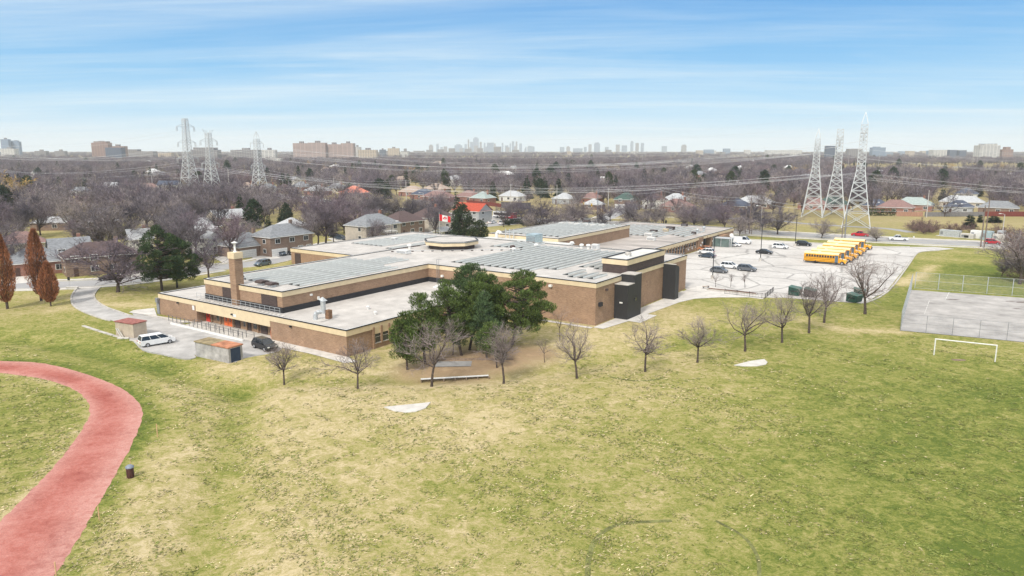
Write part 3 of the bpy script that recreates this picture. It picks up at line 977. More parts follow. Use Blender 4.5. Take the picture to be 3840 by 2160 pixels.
# wall lights and small signs
for a, b, z in ((-0.1, 43.0, 3.0), (-0.1, 27.0, 2.95), (-0.1, 12.0, 2.95)):
    o = MB().box(a - 0.28, b - 0.16, z - .12, a, b + 0.16, z + .12).build('wall_light', M_black, school)
    MB().box(a - 0.2, b - 0.1, z - .15, a - .05, b + 0.1, z - .12).build('lens', M_lens, o)
MB().box(-0.5, 49.2, 2.3, 0.3, 49.9, 3.1).build('air_conditioner', M_metal, school)
MB().box(-0.13, 26.0, 2.55, -0.1, 26.9, 3.0).build('notice_board', M_white, school)
MB().box(-0.04, 38.2, 2.2, 0, 38.8, 3.0).build('notice_board', M_white, school)
MB().box(-0.10, 49.45, 0.0, 0.5, 50.3, 2.4).build('gas_meter_cage', M_metal, school)
o = MB().box(39.0, -21.35, 3.2, 39.9, -20.9, 3.9).build('wall_light', M_black, school)
o = MB().box(37.55, -12.2, 5.9, 38.0, -11.6, 6.3).build('wall_light', M_white, school)
o = MB().box(37.6, 13.0, 5.2, 38.0, 13.5, 5.6).build('wall_light', M_white, school)
for a in (41.5, 53.5, 72.5):
    MB().box(a, -21.25, 5.6, a + .5, -20.9, 5.95).build('wall_light', M_darkpanel, school)
MB().box(8, 16.75, 5.9, 8.4, 17.0, 6.2).build('wall_light', M_white, school)
MB().box(9.5, 16.8, 5.0, 9.9, 17.0, 5.5).build('wall_vent', M_white, school)
# roof ladder at the inner corner
mb = MB()
for db in (0, 0.55):
    mb.tube((37.7, 14.0 + db, 3.95), (37.7, 14.0 + db, 8.6), 0.035, n=5)
    mb.tube((37.7, 14.0 + db, 8.6), (38.5, 14.0 + db, 8.6), 0.035, n=5)
for k in range(14):
    mb.tube((37.7, 14.0, 4.2 + 0.3 * k), (37.7, 14.55, 4.2 + .3 * k), 0.02, n=4)
mb.build('roof_ladder', M_metal, school)
# guard rail above the entrances
mb = MB()
nseg = 18
for k in range(nseg + 1):
    bb = 16.6 + (39.6 - 16.6) * k / nseg
    mb.tube((1.5, bb, 3.95), (1.5, bb, 4.95), 0.035, n=5)
for z in (4.5, 4.95):
    mb.tube((1.5, 16.6, z), (1.5, 39.6, z), 0.035, n=5)
mb.build('roof_guard_rail', M_galv, school)
mb = MB()
for k in range(24):
    bb = 15.0 + k * 1.0
    mb.box(0.75, bb, 3.95, 1.25, bb + 0.6, 4.03)
mb.build('rail_ballast', M_concl, school)
# windows with brick piers: low wing on the right of the front corner, and the far wing along the car park
def piered(a0, a1, n, b, z0, z1, ztop, pw=0.35, sgn=-1):
    st = (a1 - a0) / n
    for k in range(n):
        x0 = a0 + k * st
        f = MB()
        f.box(x0 + pw, b - 0.02, z0, x0 + st, b + 0.10, z1)
        wdw = f.build('window', M_glass, school)
        MB().box(x0 + pw, b - 0.05, z0 + (z1 - z0) * .62, x0 + st, b - 0.02, z0 + (z1 - z0) * .62 + .06).build('window_bar', M_concl, wdw)
        MB().box(x0 + pw, b - 0.13, z0 - 0.12, x0 + st, b + 0.02, z0).build('window_sill', M_concl, wdw)
    for k in range(n):
        x0 = a0 + k * st
        MB().box(x0 + pw, b - 0.07, z1 + .002, x0 + st, b + .02, 3.14).build('spandrel', M_fascia, school)
    for k in range(n + 1):
        x0 = a0 + k * st
        MB().box(x0, b - 0.22, 0 if k in (0, n) else z0 - .2, x0 + pw, b + 0.02, ztop).build('brick_pier', M_brick, school)
piered(5.2, 15.2, 6, -0.3, 0.9, 2.3, 3.45)
piered(22, 32, 6, -0.3, 0.9, 2.3, 3.45)
piered(113.8, 130.2, 8, -0.4, 0.5, 2.7, 3.75)
piered(130.2, 138.8, 4, -0.4, 1.75, 2.8, 3.75)
piered(92, 110, 8, -0.4, 0.5, 2.7, 3.75)
piered(56, 100, 14, 79.2, 0.9, 2.4, 3.3)
MB().box(140.4, -0.86, 3.0, 144.2, -0.72, 3.8).build('brick_panel', M_brick, school)
f = MB().box(144.3, 1.1, 0.1, 151.1, 1.25, 3.0).build('window', M_glass, school)
for k in range(6):
    MB().box(144.3 + k * 1.34 - .05, 1.0, 0.1, 144.3 + k * 1.34 + .05, 1.1, 3.0).build('mullion', M_metal, f)
MB().box(147.5, -0.86, 3.2, 147.9, -0.72, 3.8).build('brick_pier', M_brick, school)
MB().box(156.1, 0.9, 0.1, 158.2, 1.02, 2.6).build('door', M_darkpanel, school)
for a, b_, z in ((133.1, -.4, 1.1), (136.0, -.4, 1.15), (138.9, -.4, 1.2), (142.2, -.78, 1.4), (143.3, -.78, 2.1), (152.6, -.72, 1.6), (153.7, -.72, 2.3), (154.9, -.72, 1.7)):
    o = MB().lathe([(0.30, 0), (0.30, 0.12)], 12).build('wall_light', M_lens, school, (a, b_, z))
    o.rotation_euler = (R(90), 0, 0)
# left far wing: shaded doorway
MB().box(53.45, 75.2, 0.0, 53.62, 77.4, 3.0).build('dark_entry', M_darkpanel, school)
g_porch = glass_mat('greenish_glass', (.13, .18, .17), .15)
pz = MB().box(152.4, -6.2, 0.1, 155.8, -0.9, 2.6).build('glass_porch', g_porch, school)
for a in (152.4, 154.1, 155.8):
    for b_ in (-6.2, -3.5, -1.0):
        if a != 154.1 or b_ == -6.2:
            MB().box(a - .06, b_ - .06, 0, a + .06, b_ + .06, 2.62).build('porch_frame', M_galv, pz)
MB().box(152.2, -6.4, 2.62, 156.0, -0.85, 2.78).build('porch_roof', M_galv, pz)
MB().box(158.4, -2.2, 0, 163.4, -0.72, 2.9).build('brick_bay', M_brick, school)

# ---------------------------------------------------------------- solar rows, things of their own on the roof
def solar_row(L, label_zone, a, b, z, cells=None):
    wv = 1.18
    tl = R(12)
    o = thing('solar_panel_row', SOLAR[label_zone], 'solar panels', AB(a, b, z), SROT, 'solar panel rows: ' + label_zone)
    mb = MB()
    c, h1 = math.cos(tl) * wv, 0.10 + math.sin(tl) * wv
    y0 = 0.16
    n = max(1, int(L / 1.7))
    st = L / n
    for k in range(n):
        x0, x1 = k * st + 0.006, (k + 1) * st - 0.006
        mb.add([(x0, y0, h1), (x1, y0, h1), (x1, y0 + c, .10), (x0, y0 + c, .10), (x0, y0, h1 - .04), (x1, y0, h1 - .04), (x1, y0 + c, .06), (x0, y0 + c, .06)], [(0, 1, 2, 3), (7, 6, 5, 4), (0, 4, 5, 1), (1, 5, 6, 2), (2, 6, 7, 3), (3, 7, 4, 0)])
    mb.build('panel', M_solar, o)
    mb = MB()
    mb.add([(0, 0, .03), (L, 0, .03), (L, y0 - .02, h1), (0, y0 - .02, h1), (0, y0 - .01, .03), (L, y0 - .01, .03)], [(0, 1, 2, 3), (5, 4, 3, 2), (0, 3, 4), (1, 5, 2)])
    mb.build('wind_deflector', M_defl, o)
    mb = MB()
    mb.box(0, y0 + c + .01, 0.0, L, y0 + c + .08, .06)
    k = 0
    while k < n:
        mb.box(k * st - 0.03 if k else 0, y0, 0.0, k * st + 0.03, y0 + c + .01, 0.05)
        k += 3
    mb.build('mounting_rack', M_galv, o)
SOLAR = {
    'long left roof': 'row of tilted solar panels on the long raised roof behind the chimney',
    'main roof': 'long row of tilted solar panels on the broad main roof right of the pines',
    'end of main roof': 'short row of tilted solar panels in the gapped patch before the dark penthouse',
    'by the lantern': 'row of tilted solar panels between the octagonal lantern and the pale blue roof unit',
    'low left wing': 'row of tilted solar panels on the low wing left of the octagonal lantern',
    'hall roof': 'row of tilted solar panels on the raised hall roof with a brown brick side',
    'far wing': 'row of tilted solar panels on the far low wing beside the car park',
}
P_ = 1.8
for k in range(10):
    b = 18.6 + k * P_
    a0 = 6.0 if k > 1 else 7.4
    solar_row((31 if k < 3 else 40 if k < 7 else 34) - a0, 'long left roof', a0, b, ZU)
for k in range(16):
    b = -13.4 + k * P_ + (1.2 if False else 0)
    a1 = 74.5 if b > -14.5 else 73
    a0 = 42.6 if b > -6 else (46.5 if b > -9 else 44.0)
    if b < -9.5:
        continue
    solar_row(a1 - a0, 'main roof', a0, b, ZU)
for k, (a0, a1) in enumerate(((41.4, 46.8), (41.2, 47.2), (41.0, 46.0), (42.5, 49.0))):
    solar_row(a1 - a0, 'end of main roof', a0, -18.6 + k * 1.9, ZU)
for k, (a0, a1) in enumerate(((51.5, 57.0), (53.0, 61.0), (52.0, 66.0), (70.0, 75.5))):
    solar_row(a1 - a0, 'end of main roof', a0, (-14.0, -12.2, -10.4, -14.4)[k] - .4, ZU)
for k in range(5):
    solar_row(9.5 + .4 * k, 'by the lantern', 68.5 - .4 * k, 14.6 + k * P_, ZU)
for k in range(9):
    solar_row(27 - 0.5 * k, 'low left wing', 63.0 + k * .6, 42.5 + k * P_, 4.15)
for k in range(7):
    solar_row(27, 'low left wing', 70.0, 61.5 + k * P_, 4.15)
for k in range(10):
    solar_row(36 - (2 if k > 7 else 0), 'hall roof', 91.5, 18.8 + k * 1.9, 7.5)
for k in range(12):
    solar_row(32 - .3 * k, 'far wing', 134.0, 9.6 + k * 2.1, 4.0)
for k in range(3):
    solar_row(17, 'far wing', 139.0 + k * 1.0, 3.2 + k * 2.0, 4.0)

# ---------------------------------------------------------------- plant on the roofs
def roof_vent(label, a, b, z, s=1.0, cap=M_darkpanel, group=None):
    o = thing('roof_vent', label, 'roof vent', AB(a, b, z - .02), SROT, group)
    MB().box(-.55 * s, -.55 * s, 0, .55 * s, .55 * s, .42 * s).build('curb', M_white if cap is not M_white else M_galv, o)
    mb = MB()
    mb.side([(-.95 * s, .42 * s), (.95 * s, .42 * s), (.9 * s, .70 * s), (.5 * s, .86 * s), (-.5 * s, .86 * s), (-.9 * s, .70 * s)], -.9 * s, .9 * s)
    mb.build('hood', cap, o)
    return o
roof_vent('brown hooded vent left of the brick chimney on the raised roof', 5.5, 33.2, ZU, .95)
roof_vent('brown hooded vent just right of the brick chimney', 4.8, 25.2, ZU, .95)
roof_vent('reddish hooded vent nearest the raised roof corner', 4.6, 22.4, ZU, .9)
def unit(name, label, cat, a, b, z, sz, m, cap=None, group=None):
    o = thing(name, label, cat, AB(a, b, z), SROT, group)
    x, y, h = sz
    MB().box(-x / 2, -y / 2, 0.12, x / 2, y / 2, h).build('casing', m, o)
    MB().box(-x / 2 - .06, -y / 2 - .06, 0, x / 2 + .06, y / 2 + .06, 0.12).build('curb', M_conc, o)
    mb = MB()
    for k in range(4):
        mb.box(-x / 2 - 0.025, -y / 2 + .15, h * (.25 + .16 * k), -x / 2, y / 2 - .15, h * (.25 + .16 * k) + h * .08)
    mb.build('grille', M_metal, o)
    MB().box(-x / 2 - .05, -y / 2 - .05, h, x / 2 + .05, y / 2 + .05, h + .08).build('lid', cap or m, o)
    return o
unit('air_handler', 'big pale blue sheet-metal air handler beside the raised hall roof', 'air handler', 82.5, 20.6, 6.72, (3.4, 2.8, 2.3), M_duct)
# the galvanised kitchen exhaust with a twin duct
o = thing('exhaust_fan', 'galvanised exhaust duct with bent pipe standing on the low front roof', 'exhaust fan', AB(3.2, 8.2, 3.94), SROT)
mb = MB()
mb.lathe([(0.36, 0.1), (0.36, .9)], 12, 0, -1.0, 0.7)
mb.path([(-1.0, .7, .9), (-.85, .55, 1.15), (-.5, .3, 1.25), (0, 0, 1.3)], .34, 10)
mb.lathe([(0.40, 1.0), (0.40, 2.9)], 12)
mb.build('duct', M_galv, o)
mb = MB()
mb.add([(-.5, -.5, 2.95), (.5, -.5, 2.95), (.5, .5, 3.2), (-.5, .5, 3.2), (0, 0, 3.6)], [(0, 1, 4), (1, 2, 4), (2, 3, 4), (3, 0, 4), (3, 2, 1, 0)])
mb.build('cowl', M_galv, o)
mb = MB()
mb.box(.1, -1.0, .15, .9, -.25, 1.5)
mb.build('motor_housing', mat('rusty_steel', (0.23, 0.13, 0.075), 0.8, 0.2, 3), o)
MB().box(-1.5, -1.1, 0, 1.1, 1.1, .1).build('curb', M_concl, o)
for i, (a, b, z, lab) in enumerate(((128.2, 35.8, 7.5, 'dark hooded vent at the far left corner of the hall roof'), (128.5, 31.0, 7.5, 'dark hooded vent second along the far edge of the hall roof'))):
    roof_vent(lab, a, b, z, 1.0)
for a, b, lab in ((134, 12.6, 'white box vent with a dark end on the stained far roof, nearer the hall'), (125, 7.8, 'white box vent with a dark end on the stained far roof, nearer the camera')):
    o = unit('roof_box_vent', lab, 'roof vent', a, b, 3.98, (1.2, 2.4, .95), M_white)
unit('roof_condenser', 'small dark roof unit near the parapet of the far wing, left of the stack vents', 'condenser', 146.5, 3.2, 3.98, (1.1, 1.2, .8), M_darkpanel)
unit('roof_condenser', 'larger dark roof unit among the far wing solar rows', 'condenser', 155.5, 14.6, 3.98, (1.8, 2.4, 1.0), M_darkpanel)
unit('roof_condenser', 'dark roof unit at the far edge of the far wing', 'condenser', 168.5, 15.0, 3.98, (1.4, 2.0, .9), M_darkpanel)
unit('roof_condenser', 'low dark roof unit left of a cream box on the far wing', 'condenser', 146.6, 16.6, 3.98, (1.3, 2.2, .6), M_darkpanel)
unit('roof_condenser', 'cream box unit right of the low dark one on the far wing', 'condenser', 148.8, 13.4, 3.98, (1.3, 1.6, .9), M_fascia)
for a, b, lab in ((150.5, 3.6, 'galvanised stack vent by the parapet of the far wing, nearer the camera'), (158.5, 4.4, 'galvanised stack vent by the parapet of the far wing, farther away')):
    o = thing('stack_vent', lab, 'roof vent', AB(a, b, 3.98), SROT)
    MB().lathe([(0.32, 0), (0.32, 1.0)], 10).build('pipe', M_galv, o)
    MB().lathe([(0.55, 1.0), (0.62, 1.15), (0.55, 1.35), (0.2, 1.5)], 10).build('cap', M_galv, o)
for a, b, z, lab in ((66.5, 16.2, ZU, 'dark round roof fan right of the octagonal lantern'), (55.0, -18.6, 9.93, 'small round fan on the pale penthouse roof')):
    o = thing('roof_fan', lab, 'roof fan', AB(a, b, z), SROT)
    MB().box(-.5, -.5, 0, .5, .5, .25).build('curb', M_white, o)
    MB().lathe([(.62, .25), (.66, .55), (.5, .8), (.15, .86)], 12).build('hood', M_darkpanel if z < 9 else M_conc, o)
for a, b, z, lab in ((62.0, 12.8, ZU, 'white gooseneck vent on the main roof in front of the round fan'), (76.5, 3.6, ZU, 'white mushroom vent near the back edge, left of the white box'), (76.8, 2.0, ZU, 'white mushroom vent near the back edge, close to the white box'), (70.5, 12.3, ZU, 'small pale vent between the solar rows of the main roof'), (79.6, 8.0, 7.3, 'white mushroom vent at the foot of the blue air handler'), (53.2, 36.0, ZU, 'small white vent left of the octagonal lantern'), (10.2, 4.0, ZL, 'small white vent on the front low roof by the parapet'), (12.4, 7.9, ZL, 'small white vent in the middle of the front low roof'), (20, 5.5, ZL, 'small white vent farthest along the front low roof')):
    o = thing('roof_vent', lab, 'roof vent', AB(a, b, z - .02), SROT)
    s = .55 if z > 5 else .3
    MB().lathe([(s * .6, 0), (s * .6, s * 1.3)], 9).build('pipe', M_white, o)
    MB().lathe([(s, s * 1.2), (s * 1.05, s * 1.5), (s * .7, s * 1.9), (.05, s * 2)], 9).build('cap', M_white, o)
unit('roof_box_vent', 'white box vent at the back edge of the main roof', 'roof vent', 76.2, -.2, ZU, (1.1, 1.5, 1.2), M_white)
unit('roof_box_vent', 'cluster of white roof boxes on the long raised roof', 'roof vent', 46.2, 31.4, ZU, (1.6, 3.0, .8), M_white)
unit('roof_box_vent', 'pale box on the low left wing roof', 'roof vent', 81.5, 68.0, 4.13, (1.3, 1.6, .8), M_white)
o = thing('roof_pipe_set', 'white curved pipe and flues at the back of the lantern roof', 'roof pipes', AB(85.5, 34.5, 6.70), SROT)
MB().path([(0, 0, 0), (0, 0, 1.3), (0, -.4, 1.8), (0, -1.0, 1.8), (0, -1.3, 1.4)], .42, 9).build('gooseneck', M_white, o)
for k in range(3):
    MB().tube((1 + k * .3, -2.2 - k * 1.1, 0), (1 + k * .3, -2.2 - k * 1.1, 2.6), .12, n=7).build('flue', M_galv, o)
for k in range(6):
    o = MB().box(-.9, -.9, 0, .9, .9, .25).box(-.8, -.8, .25, .8, .8, .33).build('roof_skylight', M_roofw, None, AB(123 + (k % 2) * .8, 36.6 - k * 2.7, 7.49), SROT)
    tag(o, 'flat white skylight in the row along the far end of the hall roof', 'skylight', 'skylights on the hall roof')
# lightning strip blocks across the roof
for (a0, b0, a1, b1, lab) in ((50, 38.0, 58, 37.4, 'line of dark roof pipe supports left of the octagonal lantern'), (47, 35.5, 66, 13.5, 'line of dark roof pipe supports in front of the octagonal lantern')):
    o = thing('roof_conduit', lab, 'conduit', AB(a0, b0, ZU), SROT)
    dx, dy = a1 - a0, b1 - b0
    MB().tube((0, 0, .2), (dx, dy, .2), .05, n=5).build('pipe', M_galv, o)
    mb = MB()
    for k in range(14):
        mb.box(dx * k / 13 - .2, dy * k / 13 - .2, -.02, dx * k / 13 + .2, dy * k / 13 + .2, .18)
    mb.build('support', M_darkpanel, o)

# ---------------------------------------------------------------- trees
def np_mesh(name, v, f3, f4, m):
    me = bpy.data.meshes.new(name)
    v = np.asarray(v, np.float32)
    me.vertices.add(len(v))
    me.vertices.foreach_set('co', v.ravel())
    li = np.concatenate([np.asarray(f3, np.int32).ravel(), np.asarray(f4, np.int32).ravel()])
    n3, n4 = len(f3), len(f4)
    me.loops.add(len(li))
    me.loops.foreach_set('vertex_index', li)
    me.polygons.add(n3 + n4)
    me.polygons.foreach_set('loop_start', np.concatenate([np.arange(n3) * 3, n3 * 3 + np.arange(n4) * 4]).astype(np.int32))
    me.update(calc_edges=True)
    me.materials.append(m)
    return me
def limbs_mesh(name, segs, m, n=5):
    P0 = np.array([s[0] for s in segs]); P1 = np.array([s[1] for s in segs])
    r0 = np.array([s[2] for s in segs]); r1 = np.array([s[3] for s in segs])
    d = P1 - P0
    d /= np.linalg.norm(d, axis=1, keepdims=True) + 1e-9
    ref = np.where(np.abs(d[:, 2:3]) < .9, np.array([[0, 0, 1.0]]), np.array([[1.0, 0, 0]]))
    a = np.cross(d, ref); a /= np.linalg.norm(a, axis=1, keepdims=True)
    b = np.cross(d, a)
    K = len(segs)
    v = np.zeros((K, 2, n, 3))
    for i in range(n):
        t = 2 * math.pi * i / n
        o = a * math.cos(t) + b * math.sin(t)
        v[:, 0, i] = P0 + o * r0[:, None]
        v[:, 1, i] = P1 + o * r1[:, None]
    base = (np.arange(K) * 2 * n)[:, None]
    i = np.arange(n)[None]
    j = (i + 1) % n
    f = np.stack([base + i, base + j, base + n + j, base + n + i], -1).reshape(-1, 4)
    return np_mesh(name, v.reshape(-1, 3), np.zeros((0, 3), int), f, m)
def twigs_mesh(name, segs, m, rng):
    P0 = np.array([s[0] for s in segs]); P1 = np.array([s[1] for s in segs])
    r0 = np.array([s[2] for s in segs])
    d = P1 - P0
    rv = rng.normal(size=d.shape)
    a = np.cross(d, rv); a /= np.linalg.norm(a, axis=1, keepdims=True) + 1e-9
    K = len(segs)
    v = np.stack([P0 + a * r0[:, None], P0 - a * r0[:, None], P1], 1).reshape(-1, 3)
    f = np.arange(K * 3).reshape(K, 3)
    return np_mesh(name, v, f, np.zeros((0, 4), int), m)
def rotv(d, ang, az):
    d = d / (np.linalg.norm(d) + 1e-9)
    ref = np.array([0, 0, 1.0]) if abs(d[2]) < .95 else np.array([1.0, 0, 0])
    a = np.cross(d, ref); a /= np.linalg.norm(a)
    b = np.cross(d, a)
    return d * math.cos(ang) + (a * math.cos(az) + b * math.sin(az)) * math.sin(ang)
def bare_tree(seed, h, clear, spread, nl, depth, twr, up=0.25, dense=1.0, r0=None, minr=0.012):
    """trunk and limbs / branches and twigs of one leafless tree; twr is the twig half-width"""
    rng = np.random.default_rng(seed)
    big, small, tw = [], [], []
    r0 = r0 or h * 0.020
    def grow_(p, d, L, r, lev):
        nseg = (4, 4, 3, 2)[min(lev, 3)]
        sl = L / nseg
        for k in range(nseg):
            d2 = d + rng.normal(size=3) * (0.10, 0.20, 0.24, 0.28)[min(lev, 3)] + np.array([0, 0, up * (0.10 + 0.25 * (lev > 0))])
            d2 /= np.linalg.norm(d2)
            q = p + d2 * sl
            rr = r * (1 - 0.62 * (k + 1) / nseg)
            rr0 = r * (1 - 0.62 * k / nseg)
            if lev >= depth:
                tw.append((p, q, max(twr, rr0)))
            elif lev <= 1:
                big.append((p, q, rr0, rr))
            else:
                small.append((p, q, max(rr0, minr), max(rr, minr)))
            if lev < depth:
                nch = (0, 1.6, 2.0, 2.6)[min(lev, 3)] * dense
                for _ in range(int(nch + rng.random())):
                    f = rng.random()
                    cd = rotv(d2, rng.uniform(0.45, 1.05), rng.uniform(0, 6.283))
                    cd = cd + np.array([0, 0, 0.15 * up])
                    grow_(p + (q - p) * f, cd, L * rng.uniform(0.38, 0.66), rr * 0.62, lev + 1)
            p, d = q, d2
        if lev < depth:
            for _ in range(2):
                grow_(p, rotv(d, rng.uniform(.2, .6), rng.uniform(0, 6.28)), L * rng.uniform(.35, .5), r * .36, lev + 1)
    p = np.zeros(3)
    d = np.array([0, 0, 1.0])
    k = 4
    for i in range(k):
        d = d + rng.normal(size=3) * 0.05
        d /= np.linalg.norm(d)
        q = p + d * clear / k
        big.append((p - d * (0.3 if i == 0 else 0), q, r0 * (1.25 if i == 0 else 1.0 - .06 * i), r0 * (.94 - .06 * i)))
        p = q
    ctr = rng.uniform(0, 6.28)
    for i in range(nl):
        az = ctr + i * 6.283 / nl + rng.uniform(-.35, .35)
        ang = rng.uniform(.35, 1.0) * spread
        grow_(p - d * rng.uniform(0, clear * .22), rotv(np.array([0, 0, 1.0]), ang, az), (h - clear) * rng.uniform(.62, .86), r0 * rng.uniform(.5, .68), 1)
    grow_(p, d, (h - clear) * .8, r0 * .66, 1)
    # bring the tree to its height
    top = max(s[1][2] for s in tw)
    sc = (h - clear) / max(.1, top - clear)
    def fix(s):
        out = []
        for q in s[:2]:
            q = q.copy()
            if q[2] > clear * .7:
                q[2] = clear * .7 + (q[2] - clear * .7) * (h - clear * .7) / (top - clear * .7)
            out.append(q)
        return (*out, *s[2:])
    return [fix(s) for s in big], [fix(s) for s in small], [fix(s) for s in tw], rng
def bare_proto(name, seed, h, clear, spread, nl, depth, twr, m=M_twig, tm=M_bark, **kw):
    big, small, tw, rng = bare_tree(seed, h, clear, spread, nl, depth, twr, **kw)
    tr = limbs_mesh('trunk', big, tm, 6)
    v1 = twigs_mesh('crown', tw, m, rng)
    if small:
        s1 = limbs_mesh('crown', small, m, 3)
        a = np.zeros(len(s1.vertices) * 3, np.float32); s1.vertices.foreach_get('co', a)
        c = np.zeros(len(v1.vertices) * 3, np.float32); v1.vertices.foreach_get('co', c)
        f4 = np.zeros(len(s1.loops), np.int32); s1.loops.foreach_get('vertex_index', f4)
        f3 = np.zeros(len(v1.loops), np.int32); v1.loops.foreach_get('vertex_index', f3)
        A = a.reshape(-1, 3)
        v1 = np_mesh('crown', np.concatenate([A, c.reshape(-1, 3)]), f3.reshape(-1, 3) + len(A), f4.reshape(-1, 4), m)
    return tr, v1
def tree(name, label, meshes, loc, rz, sc, group=None, cat='tree', parts=('trunk', 'crown')):
    o = thing(name, label, cat, loc, rz, group)
    o.scale = (sc, sc, sc) if isinstance(sc, (int, float)) else sc
    for p, me in zip(parts, meshes):
        link(p, me, o)
    return o
# --- needles: many thin blades, gathered in tufts
def blades(centres, dirs, L, wd, rng, jit=.35):
    n = len(centres)
    d = dirs + rng.normal(size=(n, 3)) * jit
    d /= np.linalg.norm(d, axis=1, keepdims=True) + 1e-9
    Ls = L * rng.uniform(.6, 1.25, (n, 1))
    a = np.cross(d, rng.normal(size=(n, 3)))
    a /= np.linalg.norm(a, axis=1, keepdims=True) + 1e-9
    a *= wd / 2 * rng.uniform(.7, 1.3, (n, 1))
    mid = centres + d * Ls * .45
    v = np.stack([centres - a * .5, mid - a * 1.0, centres + d * Ls, mid + a * 1.0], 1)
    return v.reshape(-1, 3)
def quads_mesh(name, v, m):
    return np_mesh(name, v, np.zeros((0, 3), int), np.arange(len(v)).reshape(-1, 4), m)
def pine_meshes(seed, h, clear, rx, shape, nclump, nbl, L=.38, wd=.085, m=M_pine, crad=(.7, 1.25), lean=0.0):
    rng = np.random.default_rng(seed)
    cs, rs = [], []
    segs = []
    k = 6
    p = np.array([0, 0, -.3])
    for i in range(k):
        q = np.array([lean * (i + 1) / k + rng.normal() * .07, rng.normal() * .07, (h - .8) * (i + 1) / k])
        segs.append((p, q, h * .019 * (1.15 - i / k), h * .019 * (1.15 - (i + 1) / k * .95)))
        p = q
    for i in range(nclump):
        f = (i + rng.random()) / nclump
        z = clear + (h - clear) * f
        r = rx * shape(f)
        az = i * 2.399 + rng.uniform(-.5, .5)
        rr = r * math.sqrt(rng.uniform(.25, 1.0))
        c = np.array([lean * z / h + rr * math.cos(az), rr * math.sin(az), z - .12 * rr + rng.normal() * .25])
        cr = rng.uniform(*crad) * (.75 + .35 * (1 - f))
        cs.append(c); rs.append(cr)
        if rr > .5:
            b0 = np.array([lean * z / h, 0, max(clear * .8, z - rr * .45)])
            segs.append((b0, c - np.array([0, 0, .15]), .07 + .02 * rr, .03))
    V_ = []
    for c, cr in zip(cs, rs):
        n = int(nbl * (cr / 0.9) ** 2)
        u = rng.normal(size=(n, 3)); u /= np.linalg.norm(u, axis=1, keepdims=True)
        rad = cr * rng.uniform(.35, 1.0, (n, 1)) ** .6
        pts = c + u * rad * np.array([1.0, 1.0, .62])
        dirs = u * .7 + np.array([0, 0, .85])
        V_.append(blades(pts, dirs, L, wd, rng))
    return limbs_mesh('trunk', segs, M_bark, 6), quads_mesh('crown', np.concatenate(V_), m)
def spruce_meshes(seed, h, rx, nl, per, L, wd, m=M_spruce, clear=.06, droop=.35, power=.85):
    rng = np.random.default_rng(seed)
    segs = [(np.array([0, 0, -.3]), np.array([0, 0, h * .96]), h * .016, .02)]
    P_, D_ = [], []
    for i in range(nl):
        f = (i + rng.random() * .8) / nl
        z = h * (clear + (1 - clear) * f)
        r = rx * (1 - f) ** power * rng.uniform(.75, 1.12) + .12
        nb = max(4, int(9 * (1 - f) + 4))
        for k in range(nb):
            az = rng.uniform(0, 6.283)
            rb = r * rng.uniform(.8, 1.1)
            n = max(3, int(per * rb / rx))
            t = rng.uniform(.12, 1.0, n)
            dirr = np.array([math.cos(az), math.sin(az), 0])
            tang = np.array([-math.sin(az), math.cos(az), 0])
            pts = np.array([0, 0, z]) + dirr * (t * rb)[:, None] + np.array([0, 0, -1]) * (droop * rb * t ** 1.6)[:, None] + tang * rng.normal(size=(n, 1)) * .12 * rb
            P_.append(pts)
            D_.append(np.tile(dirr * .8 + np.array([0, 0, -.15]), (n, 1)) + tang * rng.normal(size=(n, 1)) * .6)
    v = blades(np.concatenate(P_), np.concatenate(D_), L, wd, rng, .3)
    return limbs_mesh('trunk', segs, M_bark, 5), quads_mesh('crown', v, m)

# --- the row along the edge of the field: (foot, top) as seen, one build each
ROW = [((715, 968), (712, 862), 11, .95, 'small bare tree standing in front of the dark SUV at the end of the apron'), ((900, 978), (906, 858), 12, .95, 'bare tree in front of the front corner of the low brick wing'), ((1086, 972), (1080, 802), 13, .92, 'bare tree at the left end of the long low bench'),
       ((1267, 965), (1257, 815), 14, .98, 'bare tree beyond the right end of the long low bench'), ((1451, 952), (1450, 808), 15, 1.05, 'wide bare tree with low side limbs below the corner of the tall brick wall'), ((1623, 935), (1622, 800), 16, 1.05, 'bare tree standing inside the mown arc in the field'),
       ((1754, 912), (1757, 795), 17, 1.0, 'small bare tree on the worn slope left of the far concrete pad'), ((1874, 884), (1875, 752), 18, 1.05, 'bare tree in front of the fenced bike stand'), ((1967, 862), (1965, 735), 19, 1.05, 'bare tree left of the trio in front of the dumpsters'),
       ((2035, 838), (2040, 705), 20, .85, 'bare tree in the middle of the trio in front of the dumpsters'), ((2073, 812), (2085, 680), 21, .8, 'bare tree with upright branches at the right of the trio before the dumpsters'), ((2176, 790), (2188, 628), 22, .9, 'tallest bare tree of the row, beside the green dumpster pair')]
for (bx, by), (tx, ty), seed, spr, lab in ROW:
    p = V(bx, by)
    h = height_at(tx * VS, ty * VS, p)
    me2 = bare_proto('row', seed, h * 1.06, h * (.37 if seed != 22 else .30), spr, 5, 4, .011, M_twigrow, dense=.88 + .1 * (seed % 3), up=(.16, .34, .25, .42)[seed % 4], minr=.014)
    tree('bare_tree', lab, me2, p, 0, 1.0, 'bare trees along the edge of the field')
